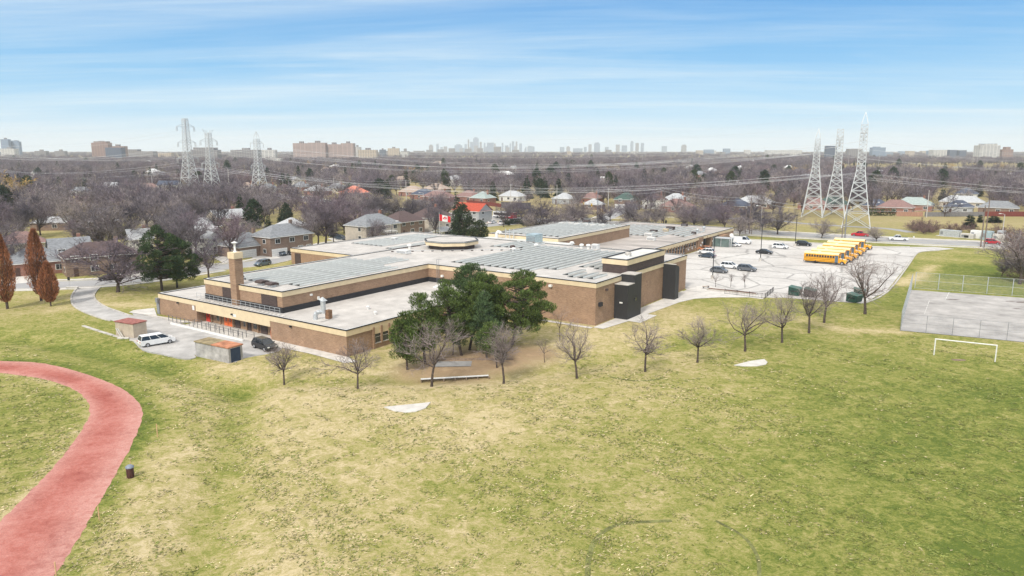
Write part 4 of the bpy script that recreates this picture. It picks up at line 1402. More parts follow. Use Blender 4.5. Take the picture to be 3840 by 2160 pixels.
# slim saplings
SAPL = [((1370, 912), 3.9, 'thin bare sapling on the lawn right of the big pines'), ((1408, 856), 6.5, 'thin bare sapling against the tall brick wall'), ((921, 915), 4.2, 'thin bare sapling behind the corner tree'), ((1440, 870), 4.5, 'thin leafless sapling left of the wide bare tree'),
        ((1800, 722), 3.4, 'young staked tree left in the planting strip of the car park'), ((1874, 724), 3.6, 'young staked tree right in the planting strip of the car park'), ((1838, 722), 3.2, 'thin leafless stem between the two young staked trees'), ((330, 712), 7, 'small bare street tree at the drive entrance left of the dark pine'), ((1043, 686), 5.5, 'slim bare sapling at the kerb right of the blue-grey SUV')]
for k, ((bx, by), h, lab) in enumerate(SAPL):
    p = V(bx, by)
    tree('bare_sapling', lab, bare_proto('sap', 60 + k, h, h * .4, .7, 3, 3, .012, M_twigrow, r0=.055, minr=.012), p, 0, 1.0, 'thin saplings in the school grounds')

# --- the big pines in front of the brick wall
dome = lambda f: (math.sin(math.pi * min(1, .18 + .82 * f)) ** .55)
egg = lambda f: max(.12, math.sin(math.pi * (0.22 + .74 * f)) ** .9)
colm = lambda f: max(.22, (1 - f) ** .5 * .9 + .05)
PINES = [((1222, 868), (1185, 670), 31, 4.5, dome, 3.9, 96, 320, 'biggest rounded dark pine at the back of the clump by the low wing'),
         ((1288, 868), (1318, 690), 32, 5.0, dome, 3.2, 92, 320, 'broad dark pine with a drooping low branch at the right of the clump'),
         ((1162, 894), (1098, 716), 33, 3.2, egg, 3.4, 58, 260, 'ragged lighter pine at the left of the clump in front of the low roof'),
         ((1025, 930), (1020, 790), 34, 2.0, egg, 1.8, 38, 240, 'small pine at the outer left of the clump'),
         ((1070, 915), (1062, 742), 35, 2.2, egg, 3.0, 42, 250, 'narrow pine between the outer left pine and the ragged one'),
         ((1225, 900), (1216, 748), 36, 1.7, egg, 2.0, 30, 250, 'bluish slim pine standing in front of the biggest pine'),
         ((1138, 892), (1150, 800), 37, 1.9, egg, 2.2, 20, 220, 'low sparse pine above the picnic table'),
         ((1250, 925), (1232, 812), 38, 1.5, egg, 1.8, 16, 200, 'small young pine behind the bare tree by the bench'),
         ((1180, 880), (1240, 700), 39, 3.4, dome, 4.2, 58, 300, 'dark pine wedged behind the broad ones of the clump')]
for (bx, by), (tx, ty), seed, rx, shp, clr, ncl, nbl, lab in PINES:
    p = V(bx, by)
    h = height_at(tx * VS, ty * VS, p)
    lean = max(-2.4, min(2.4, (tx - bx) * VS / FPX * p.y))
    tree('pine_tree', lab, pine_meshes(seed, h, clr, rx, shp, ncl, nbl, lean=lean), p, 0, 1.0, 'pines clumped in front of the school')
for (bx, by), (tx, ty), seed, rx, ncl, lab in (((408, 731), (404, 576), 41, 5.3, 84, 'big dark pine at the bend of the drive, left of the pair'), ((446, 724), (455, 600), 42, 5.2, 74, 'big dark pine at the bend of the drive, right of the pair')):
    p = V(bx, by)
    h = height_at(tx * VS, ty * VS, p)
    tree('pine_tree', lab, pine_meshes(seed, h, h * .24, rx, dome, ncl, 240, L=.42, wd=.10, m=varied('dark_pine_needles', [(.050, .082, .034), (.058, .088, .040)], island=True, amount=.55)), p, 0, 1.0, 'pines at the bend of the drive')
# --- the upright oaks that keep their rusty leaves
def columnar(seed, h, rx, base):
    rng = np.random.default_rng(seed)
    segs = [(np.array([0, 0, -.3]), np.array([0, 0, h * .9]), h * .022, .03)]
    P_ = []
    for k in range(34):
        az = rng.uniform(0, 6.28)
        z0 = base + rng.uniform(0, .30) * h
        rr = rx * rng.uniform(.4, 1.0)
        pts = [np.array([0, 0, z0])]
        zt = z0 + h * rng.uniform(.22, .45)
        for j in range(1, 7):
            f = j / 6
            zz_ = z0 + (zt - z0) * f + .1 * h * f * f
            prof = math.sin(math.pi * min(.96, max(.05, (zz_ - base) / (h - base) * .8 + .17))) ** .8
            pts.append(np.array([math.cos(az) * rr * prof * min(1, f * 1.7), math.sin(az) * rr * prof * min(1, f * 1.7), zz_]))
        for a, b in zip(pts[:-1], pts[1:]):
            segs.append((a, b, .045, .03))
    n = 8200
    f = rng.uniform(0, 1, n) ** .95
    prof = np.where(f < .34, .30 + .70 * np.sin(np.pi / 2 * f / .34), np.cos(np.pi / 2 * np.clip((f - .34) / .68, 0, 1)) ** .75)
    az = rng.uniform(0, 6.28, n)
    rad = rx * prof * rng.uniform(.12, 1.0, n) ** .5 * (1 + .20 * np.sin(az * 5 + 2) + .12 * np.sin(az * 2 + f * 4))
    c = np.stack([rad * np.cos(az), rad * np.sin(az), base + (h - base) * f], 1)
    v = blades(c, np.stack([np.cos(az) * .28, np.sin(az) * .28, np.full(n, 1.0)], 1), .62, .085, rng, .22)
    return limbs_mesh('trunk', segs, M_bark, 4), quads_mesh('crown', v, M_rust)
for (bx, by), (tx, ty), seed, rx, lab in (((19, 777), (4, 591), 51, 1.85, 'rusty-leaved upright oak at the left edge of the lawn'), ((104, 757), (87, 580), 52, 1.9, 'tallest rusty-leaved upright oak behind the small one'), ((128, 770), (114, 663), 53, 1.6, 'smallest rusty-leaved upright oak nearest the drive')):
    p = V(bx, by)
    h = height_at(tx * VS, ty * VS, p)
    tree('columnar_oak', lab, columnar(seed, h, rx, h * .09), p, 0, 1.0, 'rusty upright oaks on the left lawn')

# --- spruces and other evergreens among the houses: (foot, top, half-width in v px, kind)
SPR = [spruce_meshes(70 + k, 10, (2.6, 2.0, 3.2, 1.6)[k], 24, 26, .62, .26, droop=(.32, .2, .45, .1)[k], power=(.85, .7, 1.0, .5)[k]) for k in range(4)]
BUSHY = [pine_meshes(80 + k, 10, 1.2, 3.4, (dome, egg)[k], 52, 70, L=.6, wd=.24, m=M_spruce, crad=(.8, 1.5)) for k in range(2)]
EVER = [((1150, 597), (1148, 482), 24, 2, 'tall dark spruce behind the flagpole, tallest beside the red-roofed house'), ((1165, 600), (1163, 518), 26, 4, 'dense brownish-green pine below the tall spruce by the red-roofed house'), ((1205, 607), (1205, 558), 30, 5, 'spreading low evergreen between the flag and the school roof'),
        ((607, 560), (607, 488), 22, 2, 'dark spruce left of three behind the front houses'), ((640, 575), (640, 505), 26, 4, 'broad dark pine in the middle of three behind the front houses'), ((676, 585), (676, 542), 16, 0, 'shorter spruce right of three behind the front houses'),
        ((722, 568), (722, 515), 17, 5, 'bright green evergreen behind the grey two-storey house'), ((765, 532), (765, 505), 8, 0, 'small bluish spruce beside the distant lane'), ((708, 560), (706, 525), 10, 1, 'narrow evergreen left of the bright green one'), ((297, 570), (297, 535), 9, 3, 'slim dark cypress behind the brown roof'), ((318, 600), (315, 570), 26, 5, 'dark bluish evergreen mass behind the brown-roofed house'), ((345, 628), (345, 595), 12, 3, 'dark hedge-like evergreen right of the brown-roofed house'),
        ((10, 545), (10, 470), 30, 4, 'big dark evergreen at the left edge beside the golden willow'), ((152, 490), (150, 443), 12, 0, 'dark spruce standing above the bare wood on the left'), ((215, 470), (213, 438), 9, 0, 'left of two dark spruces above the left wood'), ((228, 470), (229, 437), 9, 0, 'right of two dark spruces above the left wood'), ((293, 482), (293, 455), 16, 5, 'round dark evergreen bush left of the long red brick house'), ((567, 430), (567, 407), 5, 1, 'dark narrow conifer right of the second pylon'),
        ((975, 500), (972, 450), 14, 0, 'dark spruce right of the salmon-roofed house'), ((955, 490), (935, 452), 24, 5, 'dark evergreen mass behind the salmon-roofed house'), ((880, 485), (878, 462), 14, 4, 'dark evergreen left of the salmon-roofed house'), ((1022, 470), (1022, 425), 9, 1, 'tall columnar evergreen behind the brick bungalows'), ((1117, 470), (1117, 428), 9, 4, 'dark rounded evergreen behind the bungalow row'), ((1180, 500), (1178, 455), 10, 1, 'dark evergreen left of the white-windowed bungalow'), ((1240, 505), (1240, 455), 15, 0, 'dark spruce beside the white-windowed bungalow'),
        ((1325, 500), (1325, 440), 20, 2, 'big dark fir behind the city bus, left of the pair'), ((1370, 498), (1372, 445), 14, 0, 'dark fir behind the city bus, right of the pair'), ((1405, 500), (1405, 448), 12, 1, 'dark evergreen right of the pair of firs'), ((1350, 470), (1350, 425), 14, 4, 'rounded evergreen beside the golden willow'), ((1430, 470), (1430, 435), 12, 1, 'slim evergreen beside the far street'),
        ((1530, 480), (1528, 435), 14, 4, 'dark evergreen mass above the far street'), ((1548, 478), (1552, 440), 10, 0, 'pointed evergreen above the far street'), ((1440, 420), (1438, 403), 12, 4, 'rounded dark evergreen in the distant wood'), ((1352, 420), (1352, 400), 5, 0, 'small pointed conifer in the distant wood'), ((1770, 470), (1770, 440), 12, 5, 'dark evergreen among the houses left of the car park'), ((1910, 480), (1905, 447), 11, 4, 'dark green evergreen in the middle distance on the right'), ((1960, 500), (1958, 460), 12, 0, 'dark spruce left of the right-hand pylons'),
        ((2240, 480), (2240, 450), 10, 3, 'dark evergreen right of the tallest pylon'), ((2370, 505), (2375, 475), 9, 3, 'dark evergreen above the fence on the right'), ((2438, 575), (2437, 540), 14, 3, 'dense green cedar clump left of the equipment yard'), ((2500, 560), (2500, 543), 16, 3, 'dark cedar hedge behind the equipment yard'), ((2465, 560), (2465, 540), 7, 3, 'narrow dark cedar behind the tall pole'),
        ((645, 430), (646, 415), 6, 0, 'small dark conifer left of the long apartment slab'), ((905, 430), (905, 405), 7, 4, 'dark conifer in the wood below the pale apartments'), ((985, 425), (985, 405), 5, 0, 'thin dark conifer in the distant wood centre'), ((1480, 430), (1480, 410), 6, 0, 'thin dark conifer in the distant wood right of centre'), ((1850, 445), (1850, 420), 8, 4, 'dark evergreen blob in the far wood right'), ((2090, 470), (2092, 440), 10, 5, 'dark evergreen behind the middle right pylon'), ((1690, 440), (1690, 425), 6, 0, 'pointed conifer in the far wood right of centre')]
for (bx, by), (tx, ty), hw, kind, lab in EVER:
    p = V(bx, by)
    h = height_at(tx * VS, ty * VS, p)
    wd = hw * VS / FPX * p.y
    if kind < 4:
        me2, r_ = SPR[kind], (2.6, 2.0, 3.2, 1.6)[kind]
    else:
        me2, r_ = BUSHY[kind - 4], 3.9
    tree('evergreen_tree', lab, me2, p, (bx * 7.3) % 6.28, (wd / r_, wd / r_, h / 10), 'evergreens among the houses')
# --- golden willows
GOLD = [bare_proto('gold', 90, 10, 2.0, 1.0, 6, 3, .085, M_gold, dense=1.25, up=-.05)]
for (bx, by), (tx, ty), hw, lab in (((40, 500), (40, 424), 40, 'golden willow at the left edge above the dark evergreen'), ((1030, 440), (1030, 414), 17, 'golden willow above the bungalows, left of two'), ((1068, 440), (1068, 418), 14, 'paler golden willow above the bungalows, right of two'), ((1338, 468), (1338, 438), 20, 'golden dome-shaped willow behind the city bus'), ((1545, 425), (1545, 412), 12, 'small golden tree in the wood above the far street'), ((1320, 420), (1318, 410), 10, 'distant golden tree right of the left pair'), ((2100, 470), (2098, 438), 14, 'golden tree between the right pylons'), ((2190, 470), (2190, 450), 14, 'golden brown tree right of the tallest pylon'), ((1165, 430), (1165, 420), 9, 'small golden crown in the far wood centre')):
    p = V(bx, by)
    h = height_at(tx * VS, ty * VS, p)
    wd = hw * VS / FPX * p.y
    tree('golden_willow', lab, GOLD[0], p, bx % 6, (wd / 4.4, wd / 4.4, h / 10), 'golden willows')

# --- bare trees that can be told apart near the streets: foot, top, spread factor, label
MID = [bare_proto('mid', 100 + k, 12, (2.6, 3.4, 2.0, 3.0)[k], (.75, .55, .95, .45)[k], (5, 5, 7, 5)[k], 4, .022, dense=(1.05, 1.05, 1.12, 1.05)[k], up=(.3, .5, .15, .6)[k], minr=.028) for k in range(4)]
NAMED = [((297, 735), (290, 580), 1.5, 2, 'wide round-crowned bare tree at the mouth of the drive'), ((218, 685), (215, 600), 1.0, 0, 'bare tree in front of the grey gabled house across the street'), ((60, 690), (50, 590), 1.0, 0, 'bare tree behind the leftmost rusty oak'), ((525, 698), (510, 580), 1.0, 0, 'bare reddish tree left of the chimney'), ((600, 640), (590, 545), .95, 0, 'bare tree just behind the chimney left of the white garage'), ((640, 632), (640, 545), 1.1, 2, 'bare spreading tree beside the white garage'),
         ((280, 640), (235, 500), 1.2, 0, 'big leaning bare tree in the back gardens on the left'), ((205, 590), (195, 510), 1.0, 1, 'tall bare tree left of the big leaning one'), ((800, 620), (790, 505), 1.0, 1, 'tall bare tree left in the group by the pale house drive'), ((820, 625), (850, 490), 1.1, 1, 'tallest bare tree in the group by the pale house drive'), ((775, 630), (755, 520), 1.0, 1, 'bare tree at the left of the group beside the grey house'), ((840, 618), (880, 530), .9, 3, 'slim bare tree at the right of the group by the pale house drive'),
         ((940, 612), (930, 545), 1.2, 2, 'dark spreading bare tree in front of the pale two-storey house'), ((1095, 600), (1097, 505), .8, 1, 'straight bare tree in front of the brown hip-roofed house'), ((1365, 592), (1370, 510), 1.4, 2, 'broad gnarled bare tree behind the hall roof, left one'), ((1410, 590), (1412, 520), 1.2, 2, 'broad gnarled bare tree behind the hall roof, right one'), ((1330, 598), (1330, 530), .8, 1, 'pale slender bare tree right of the city bus'), ((1440, 575), (1440, 510), 1.1, 2, 'bare tree left of the traffic lights'),
         ((1505, 580), (1505, 535), 1.2, 2, 'dark bare tree left of the far street corner'), ((1575, 582), (1578, 545), 1.2, 2, 'small bare tree on the grass right of the far street'), ((1630, 580), (1625, 528), 1.3, 2, 'leaning bare tree on the grass beside the wooden pole'), ((1860, 595), (1855, 535), 1.1, 2, 'bare tree at the far end of the school beyond the parapet'), ((1956, 590), (1955, 510), 1.3, 2, 'rounded bare tree on the verge at the top of the car park'), ((2067, 600), (2066, 545), 1.1, 2, 'small rounded bare tree on the verge below the left pylon'), ((2205, 608), (2200, 565), 1.2, 2, 'stubby pruned bare tree beside the white pickup'), ((1720, 560), (1720, 500), 1.4, 2, 'dark round-crowned bare tree beyond the main road, left of two'), ((1780, 565), (1785, 505), 1.4, 2, 'broad bare tree beyond the main road, behind the lamp post'), ((1810, 560), (1812, 500), 1.3, 2, 'dark round-crowned bare tree beyond the main road, right of two'),
         ((2520, 695), (2520, 640), 1.0, 2, 'reddish shrub-like bare tree above the court fence'), ((2565, 715), (2560, 560), 1.3, 0, 'tall bare tree at the right edge above the court')]
for (bx, by), (tx, ty), sp_, k, lab in NAMED:
    p = V(bx, by)
    h = height_at(tx * VS, ty * VS, p)
    s = h / 12
    tree('bare_tree', lab, MID[k], p, (bx * 3.7) % 6.28, (s * sp_, s * sp_, s), 'bare trees by the streets')

# ---------------------------------------------------------------- houses
def rm(name, c):
    return mat('shingle_' + name, c, 0.9, 0.14, 1.2, streak=(1, 1, 4))
ROOF = dict(grey=rm('grey', (.24, .25, .265)), pale=rm('pale_grey', (.46, .47, .48)), brown=rm('brown', (.115, .08, .078)), red=rm('red', (.46, .085, .05)), salmon=rm('salmon', (.66, .235, .165)), blue=rm('slate_blue', (.085, .10, .14)), tan=rm('tan', (.40, .31, .255)),
            green=rm('dark_green', (.075, .12, .105)), white=rm('white', (.68, .68, .67)), mauve=rm('mauve_brown', (.27, .17, .155)), sage=rm('sage_grey', (.36, .42, .40)))
WALL = dict(redbrick=brick_mat('red_brick', (.27, .085, .06), (.35, .13, .09), (.35, .27, .22)), brownbrick=brick_mat('brown_house_brick', (.20, .125, .095), (.27, .17, .13), (.3, .25, .2)), white=mat('white_siding', (.72, .71, .67), .7, .06, 1), beige=mat('beige_stucco', (.52, .46, .38), .8, .08, 1), grey=mat('grey_siding', (.40, .41, .42), .7, .08, 1), cream=mat('cream_stucco', (.62, .56, .45), .8, .08, 1))
M_door = mat('dark_front_door', (.09, .05, .04), .6, .1, 2)
HOUSES = []
def house(bx, by, wd, dp, rz, h, roof, wall, label, gable=False, wins=3, garage=0, chim=True, pitch=.42, rows=None, sky=0, porch=False, axis=None):
    p = V(bx, by)
    away = Vector((p.x, p.y, 0)).normalized()
    rz = R(rz)
    c = Vector((p.x, p.y, 0)) + away * (dp * .35)
    o = thing('house', label, 'house', c, rz, 'suburban houses')
    HOUSES.append((c, max(wd, dp), rz))
    W2, D2 = wd / 2, dp / 2
    MB().box(-W2, -D2, -.3, W2, D2, h).build('wall', WALL[wall], o)
    ov = .45
    rise = D2 * pitch * 1.6
    mb = MB()
    x, y = W2 + ov, D2 + ov
    if gable:
        mb.add([(-x, -y, h - .05), (x, -y, h - .05), (x, y, h - .05), (-x, y, h - .05), (-x, 0, h + rise), (x, 0, h + rise)], [(0, 1, 5, 4), (2, 3, 4, 5), (3, 2, 1, 0)])
        mb.add([(-x + .4, -y + .3, h), (-x + .4, y - .3, h), (-x + .4, 0, h + rise - .15), (x - .4, -y + .3, h), (x - .4, y - .3, h), (x - .4, 0, h + rise - .15)], [(0, 2, 1), (3, 4, 5)], 1)
    else:
        k = max(.4, W2 - D2)
        mb.add([(-x, -y, h - .05), (x, -y, h - .05), (x, y, h - .05), (-x, y, h - .05), (-k, 0, h + rise), (k, 0, h + rise)], [(0, 1, 5, 4), (2, 3, 4, 5), (1, 2, 5), (3, 0, 4), (3, 2, 1, 0)])
    mb.box(-x, -y, h - .22, x, y, h - .052, 2)
    rf = mb.build('roof', [ROOF[roof], WALL[wall], M_white], o)
    for k in range(sky):
        MB().box(-1.6 + 2.6 * k, -D2 * .62, h + rise * .36, -.8 + 2.6 * k, -D2 * .40, h + rise * .36 + .55).build('skylight', M_lens, rf)
    if chim:
        MB().box(W2 * .45, .25, h, W2 * .45 + .8, 1.0, h + rise + .9).build('chimney', WALL['redbrick'] if wall != 'brownbrick' else WALL['brownbrick'], rf)
    rows = rows or ([1.0] if h < 4 else [1.0, 3.7])
    gw = garage * 2.9
    def window(x0, z0, ww, wh, face):
        if face == 'f':
            f = MB().box(x0 - .1, -D2 - .05, z0 - .1, x0 + ww + .1, -D2 + .02, z0 + wh + .1).build('window', M_white, o)
            g = MB()
            for q in range(2):
                g.box(x0 + q * ww / 2 + .05, -D2 - .08, z0 + .04, x0 + (q + 1) * ww / 2 - .05, -D2 - .05, z0 + wh - .04)
            g.build('pane', M_glass, f)
        else:
            s = 1 if face == 'r' else -1
            xa, xb = sorted((s * (W2 - .02), s * (W2 + .05)))
            f = MB().box(xa, x0 - .1, z0 - .1, xb, x0 + ww + .1, z0 + wh + .1).build('window', M_white, o)
            xa, xb = sorted((s * (W2 + .05), s * (W2 + .08)))
            MB().box(xa, x0 + .03, z0 + .03, xb, x0 + ww - .03, z0 + wh - .03).build('pane', M_glass, f)
    for r_, z0 in enumerate(rows):
        xs = -W2 + (gw if r_ == 0 else 0)
        st = (W2 - xs) / wins
        for k in range(wins):
            if r_ == 0 and k == 0 and wins > 1:
                d = MB().box(xs + st * .5 - .5, -D2 - .06, 0, xs + st * .5 + .5, -D2 + .02, 2.1).build('front_door', M_door, o)
                continue
            window(xs + st * (k + .5) - .8, z0, 1.6, 1.25, 'f')
        for face in 'rl':
            window(-1.0 - (D2 * .3), z0, 1.2, 1.1, face)
    if garage:
        g = MB().box(-W2 + .3, -D2 - .06, 0, -W2 + gw - .2, -D2 + .02, 2.2).build('garage_door', M_white, o)
        mb = MB()
        for q in range(3):
            mb.box(-W2 + .3, -D2 - .075, .5 + q * .55, -W2 + gw - .2, -D2 - .06, .53 + q * .55)
        mb.build('panel_groove', M_metal, g)
    if porch:
        mb = MB()
        mb.box(-W2 * .1, -D2 - 2.0, 2.7, W2 * .55, -D2 - .02, 3.3)
        for q in (-W2 * .05, W2 * .5):
            mb.tube((q, -D2 - 1.8, 0), (q, -D2 - 1.8, 2.7), .16, n=8)
        mb.build('porch', M_white, o)
    return o
A_, B_ = 55, -35
H = house
H(712, 640, 15, 9, A_, 5.6, 'grey', 'brownbrick', 'two-storey brown brick house with grey hip roof, white window surrounds and white garage door', wins=3, garage=2)
H(622, 645, 12, 10, A_, 3.2, 'grey', 'brownbrick', 'low grey-roofed house with a wide plain white garage door behind bare trees', garage=2, wins=2)
H(522, 640, 8, 9, A_ - 70, 5.0, 'pale', 'white', 'white gable-fronted house glimpsed through the bare tree left of the chimney', gable=True, wins=2, chim=False)
H(256, 688, 16, 9, 38, 4.6, 'brown', 'brownbrick', 'wide dark brown two-storey house behind the round-crowned bare tree', wins=4)
H(180, 672, 9, 9, 38, 4.4, 'grey', 'grey', 'blue-grey gabled house left of the wide dark brown one', gable=True, wins=2)
H(95, 690, 13, 9, 38, 3.2, 'grey', 'redbrick', 'low dark-roofed brick house behind the rusty oaks', wins=3, chim=False)
H(353, 640, 6, 8, 38, 4.6, 'pale', 'white', 'narrow pale-roofed house with a white chimney behind the dark pines', gable=True, wins=1)
H(190, 578, 28, 8, 10, 3.0, 'pale', 'brownbrick', 'long low pale-roofed building half hidden in the left wood', wins=5, chim=False, pitch=.3)
H(380, 566, 7, 7, 30, 3.0, 'tan', 'cream', 'small pale bungalow in the left gardens', wins=2, chim=False)
H(572, 578, 12, 9, 50, 4.5, 'pale', 'beige', 'pale grey gable-roofed house left of the dark spruces', gable=True, wins=3)
H(510, 592, 11, 9, 50, 3.0, 'pale', 'beige', 'pale grey hip-roofed house behind the reddish bare trees', wins=3, chim=False)
H(735, 590, 9, 8, A_, 3.2, 'pale', 'grey', 'pale-roofed house behind the bright green evergreen', wins=2, chim=False)
H(940, 606, 16, 10, A_, 5.4, 'grey', 'beige', 'pale beige two-storey house with slate roof and round white porch', wins=3, porch=True, garage=1)
H(1012, 592, 13, 10, A_, 5.0, 'brown', 'brownbrick', 'dark brown hip-roofed house right of the pale two-storey one', wins=3, chim=False)
H(1085, 580, 14, 10, A_, 5.2, 'brown', 'beige', 'brown hip-roofed grey-walled house with a tall white side window', wins=2)
H(1188, 560, 14, 9, A_ - 90, 5.0, 'red', 'grey', 'grey-walled house with a bright red gable roof beside the tall spruce', gable=True, wins=3, chim=False)
H(1112, 598, 5, 4, A_, 2.3, 'pale', 'white', 'small pale garden shed beside the flag', gable=True, wins=1, chim=False)
H(892, 498, 15, 12, B_, 3.4, 'salmon', 'redbrick', 'brick bungalow with a salmon pink hip roof', wins=3)
H(800, 491, 15, 11, B_, 3.0, 'pale', 'redbrick', 'brick bungalow with a pale grey hip roof left of the salmon one', wins=3)
H(760, 480, 14, 11, B_, 3.0, 'grey', 'redbrick', 'dark grey-roofed house with two small skylights', wins=3, sky=2)
H(849, 484, 14, 10, B_, 3.0, 'grey', 'beige', 'grey-roofed bungalow tucked behind the salmon-roofed one', wins=3)
H(742, 466, 7, 8, B_, 4.5, 'grey', 'white', 'white dormered house above the dark grey roof', gable=True, wins=1, chim=False)
H(1040, 494, 16, 11, B_, 3.0, 'tan', 'redbrick', 'tan hip-roofed brick bungalow behind the tall concrete pole', wins=3, chim=False)
H(1068, 501, 14, 10, B_, 2.9, 'blue', 'redbrick', 'brick bungalow with a dark slate-blue roof', wins=3, chim=False)
H(1104, 508, 17, 11, B_, 3.0, 'mauve', 'redbrick', 'mauve-brown hip-roofed brick bungalow with a white shed behind it', wins=4)
H(1100, 486, 16, 11, B_, 3.0, 'tan', 'brownbrick', 'tan-roofed house in the second row of bungalows', wins=3)
H(1180, 507, 13, 10, B_, 3.0, 'mauve', 'redbrick', 'brick bungalow with mauve roof just right of the tall spruce', wins=2)
H(1215, 511, 11, 10, B_, 3.0, 'sage', 'redbrick', 'pale sage-roofed bungalow with big white windows', wins=2)
H(1290, 506, 14, 9, B_, 3.0, 'pale', 'white', 'pale-roofed house above the dark fence by the city bus', wins=3, chim=False)
H(1420, 513, 11, 9, B_, 3.0, 'pale', 'grey', 'grey-roofed house right of the fir trees', wins=2, chim=False)
H(1575, 524, 12, 10, B_ + 25, 4.6, 'green', 'brownbrick', 'dark green-roofed house with white garage at the head of the far street', garage=2, wins=2)
H(1493, 527, 9, 8, B_, 2.6, 'pale', 'brownbrick', 'low pale-roofed garage beside the traffic lights', wins=1, chim=False)
H(1488, 512, 11, 9, B_, 3.2, 'mauve', 'redbrick', 'mauve-roofed house behind the pale-roofed garage', wins=2)
H(1647, 525, 12, 10, B_ + 20, 4.4, 'brown', 'white', 'white-walled house with a brown roof right of the far street', wins=3)
H(1700, 520, 13, 10, B_, 3.6, 'pale', 'white', 'pale-roofed house behind the brick bungalow right of the wooden pole', wins=3)
H(1703, 534, 14, 10, B_, 3.0, 'mauve', 'redbrick', 'brick bungalow with red-brown roof right of the wooden pole', wins=3)
H(1850, 534, 13, 10, B_, 3.2, 'blue', 'brownbrick', 'blue-roofed bungalow above the far end of the school', wins=3, chim=False)
H(1898, 524, 18, 10, B_, 3.0, 'pale', 'brownbrick', 'pale twin-roofed house right of the blue-roofed one', wins=4, chim=False)
H(2093, 528, 15, 10, B_, 3.0, 'green', 'redbrick', 'greenish-roofed bungalow seen through the middle right pylon', wins=3, chim=False)
H(2045, 528, 13, 9, B_, 3.0, 'mauve', 'redbrick', 'mauve-roofed bungalow seen through the left one of the right pylons', wins=3)
H(2203, 532, 11, 9, B_, 3.0, 'blue', 'brownbrick', 'dark-roofed house with two white skylights right of the tallest pylon', wins=2, sky=2, chim=False)
H(2252, 537, 15, 10, B_, 3.0, 'mauve', 'redbrick', 'mauve-brown roofed brick house with a white deck', wins=3, chim=False)
H(2297, 530, 17, 10, B_, 3.2, 'sage', 'redbrick', 'sage hip-roofed house with white chimney left of the concrete pole', wins=3)
H(2428, 512, 11, 9, B_, 5.6, 'blue', 'white', 'white two-storey house with dark roof among trees on the right', wins=2, chim=False)
H(2418, 522, 20, 9, B_, 3.0, 'pale', 'beige', 'wide pale-roofed house in front of the white two-storey one', wins=4, chim=False)
H(2410, 536, 12, 9, B_, 3.0, 'blue', 'grey', 'slate-roofed house with two white skylights behind the grey fence', wins=2, sky=2, chim=False)
H(2510, 538, 16, 9, B_, 3.0, 'grey', 'brownbrick', 'grey-roofed house behind the equipment yard', wins=3, chim=False)
H(357, 487, 26, 11, 10, 3.3, 'mauve', 'redbrick', 'long red brick bungalow left of the white two-storey house', wins=6, chim=False)
H(428, 487, 13, 9, 5, 5.8, 'blue', 'white', 'white two-storey house with dark blue roof left of the first pylon', wins=3, gable=True, chim=False)
H(622, 481, 12, 10, 5, 3.0, 'tan', 'beige', 'tan-roofed house with a carport left of the third pylon', wins=2, garage=1)
H(676, 484, 12, 9, 5, 3.2, 'grey', 'white', 'white-walled house behind the foot of the third pylon', wins=2, garage=1)
H(716, 484, 11, 9, B_, 3.0, 'brown', 'brownbrick', 'brown bungalow right of the third pylon', wins=2, chim=False)
H(2418, 447, 60, 16, -8, 5.0, 'brown', 'redbrick', 'long low brown brick block beside the distant expressway', wins=9, chim=False, pitch=.16)
H(2520, 446, 50, 14, -4, 3.5, 'white', 'cream', 'long low cream block at the right beside the expressway', wins=7, chim=False, pitch=.12)
H(1810, 462, 13, 10, B_, 4.0, 'tan', 'white', 'pale house with an orange-tan roof up the slope right of centre', wins=2, chim=False)
H(1105, 418, 26, 12, B_, 5.0, 'tan', 'white', 'pale low house in the far wood beside the willow pair', wins=3, chim=False)
H(282, 487, 8, 8, 20, 5.0, 'pale', 'white', 'narrow white house end showing in the left wood', wins=1, chim=False, gable=True)
H(205, 492, 13, 8, 20, 3, 'grey', 'white', 'grey-roofed house hidden in the left wood', wins=2, chim=False)
H(60, 640, 12, 9, 38, 3.4, 'mauve', 'cream', 'mauve-roofed house in the back gardens at far left', wins=2, chim=False)
rs = random.Random(21)
for k in range(40):
    bx, by = rs.uniform(40, 2540), rs.uniform(408, 470)
    if any(abs(bx - hx) < 26 and abs(by - hy) < 16 for hx, hy in ((428, 487), (357, 487), (480, 487), (535, 488), (654, 487))): continue
    H(bx, by, rs.uniform(12, 20), 10, rs.choice((A_, B_)), rs.choice((3.0, 5.4)), rs.choice(('pale', 'white', 'tan', 'grey')), rs.choice(('white', 'redbrick', 'cream')), 'distant house half sunk in the bare far wood', wins=2, chim=False)['group'] = 'distant houses in the far wood'

# fences and hedges
def fence(name, label, cat, pts, h, m, th=.12, posts=0, group=None):
    o = thing(name, label, cat, S(*pts[0]), 0, group)
    b0 = o.location
    q = [S(*p) - b0 for p in pts]
    mb = MB()
    for a, b in zip(q[:-1], q[1:]):
        d = (b - a)
        n_ = Vector((-d.y, d.x, 0)).normalized() * th / 2
        mb.add([a - n_, b - n_, b + n_, a + n_] + [v + Vector((0, 0, h)) for v in (a - n_, b - n_, b + n_, a + n_)], [(3, 2, 1, 0), (4, 5, 6, 7), (0, 1, 5, 4), (1, 2, 6, 5), (2, 3, 7, 6), (3, 0, 4, 7)])
        L = d.length
        for k in range(int(L / 5) + 1):
            c = a + d * (k * 5 / L)
            MB().box(c.x - .09, c.y - .09, 0, c.x + .09, c.y + .09, h + .15).build('post', m, o)
    mb.build('board_panel', m, o)
    return o
mb_f = lambda n, c: mat(n, c, .9, .18, 1.5, streak=(5, 5, .4))
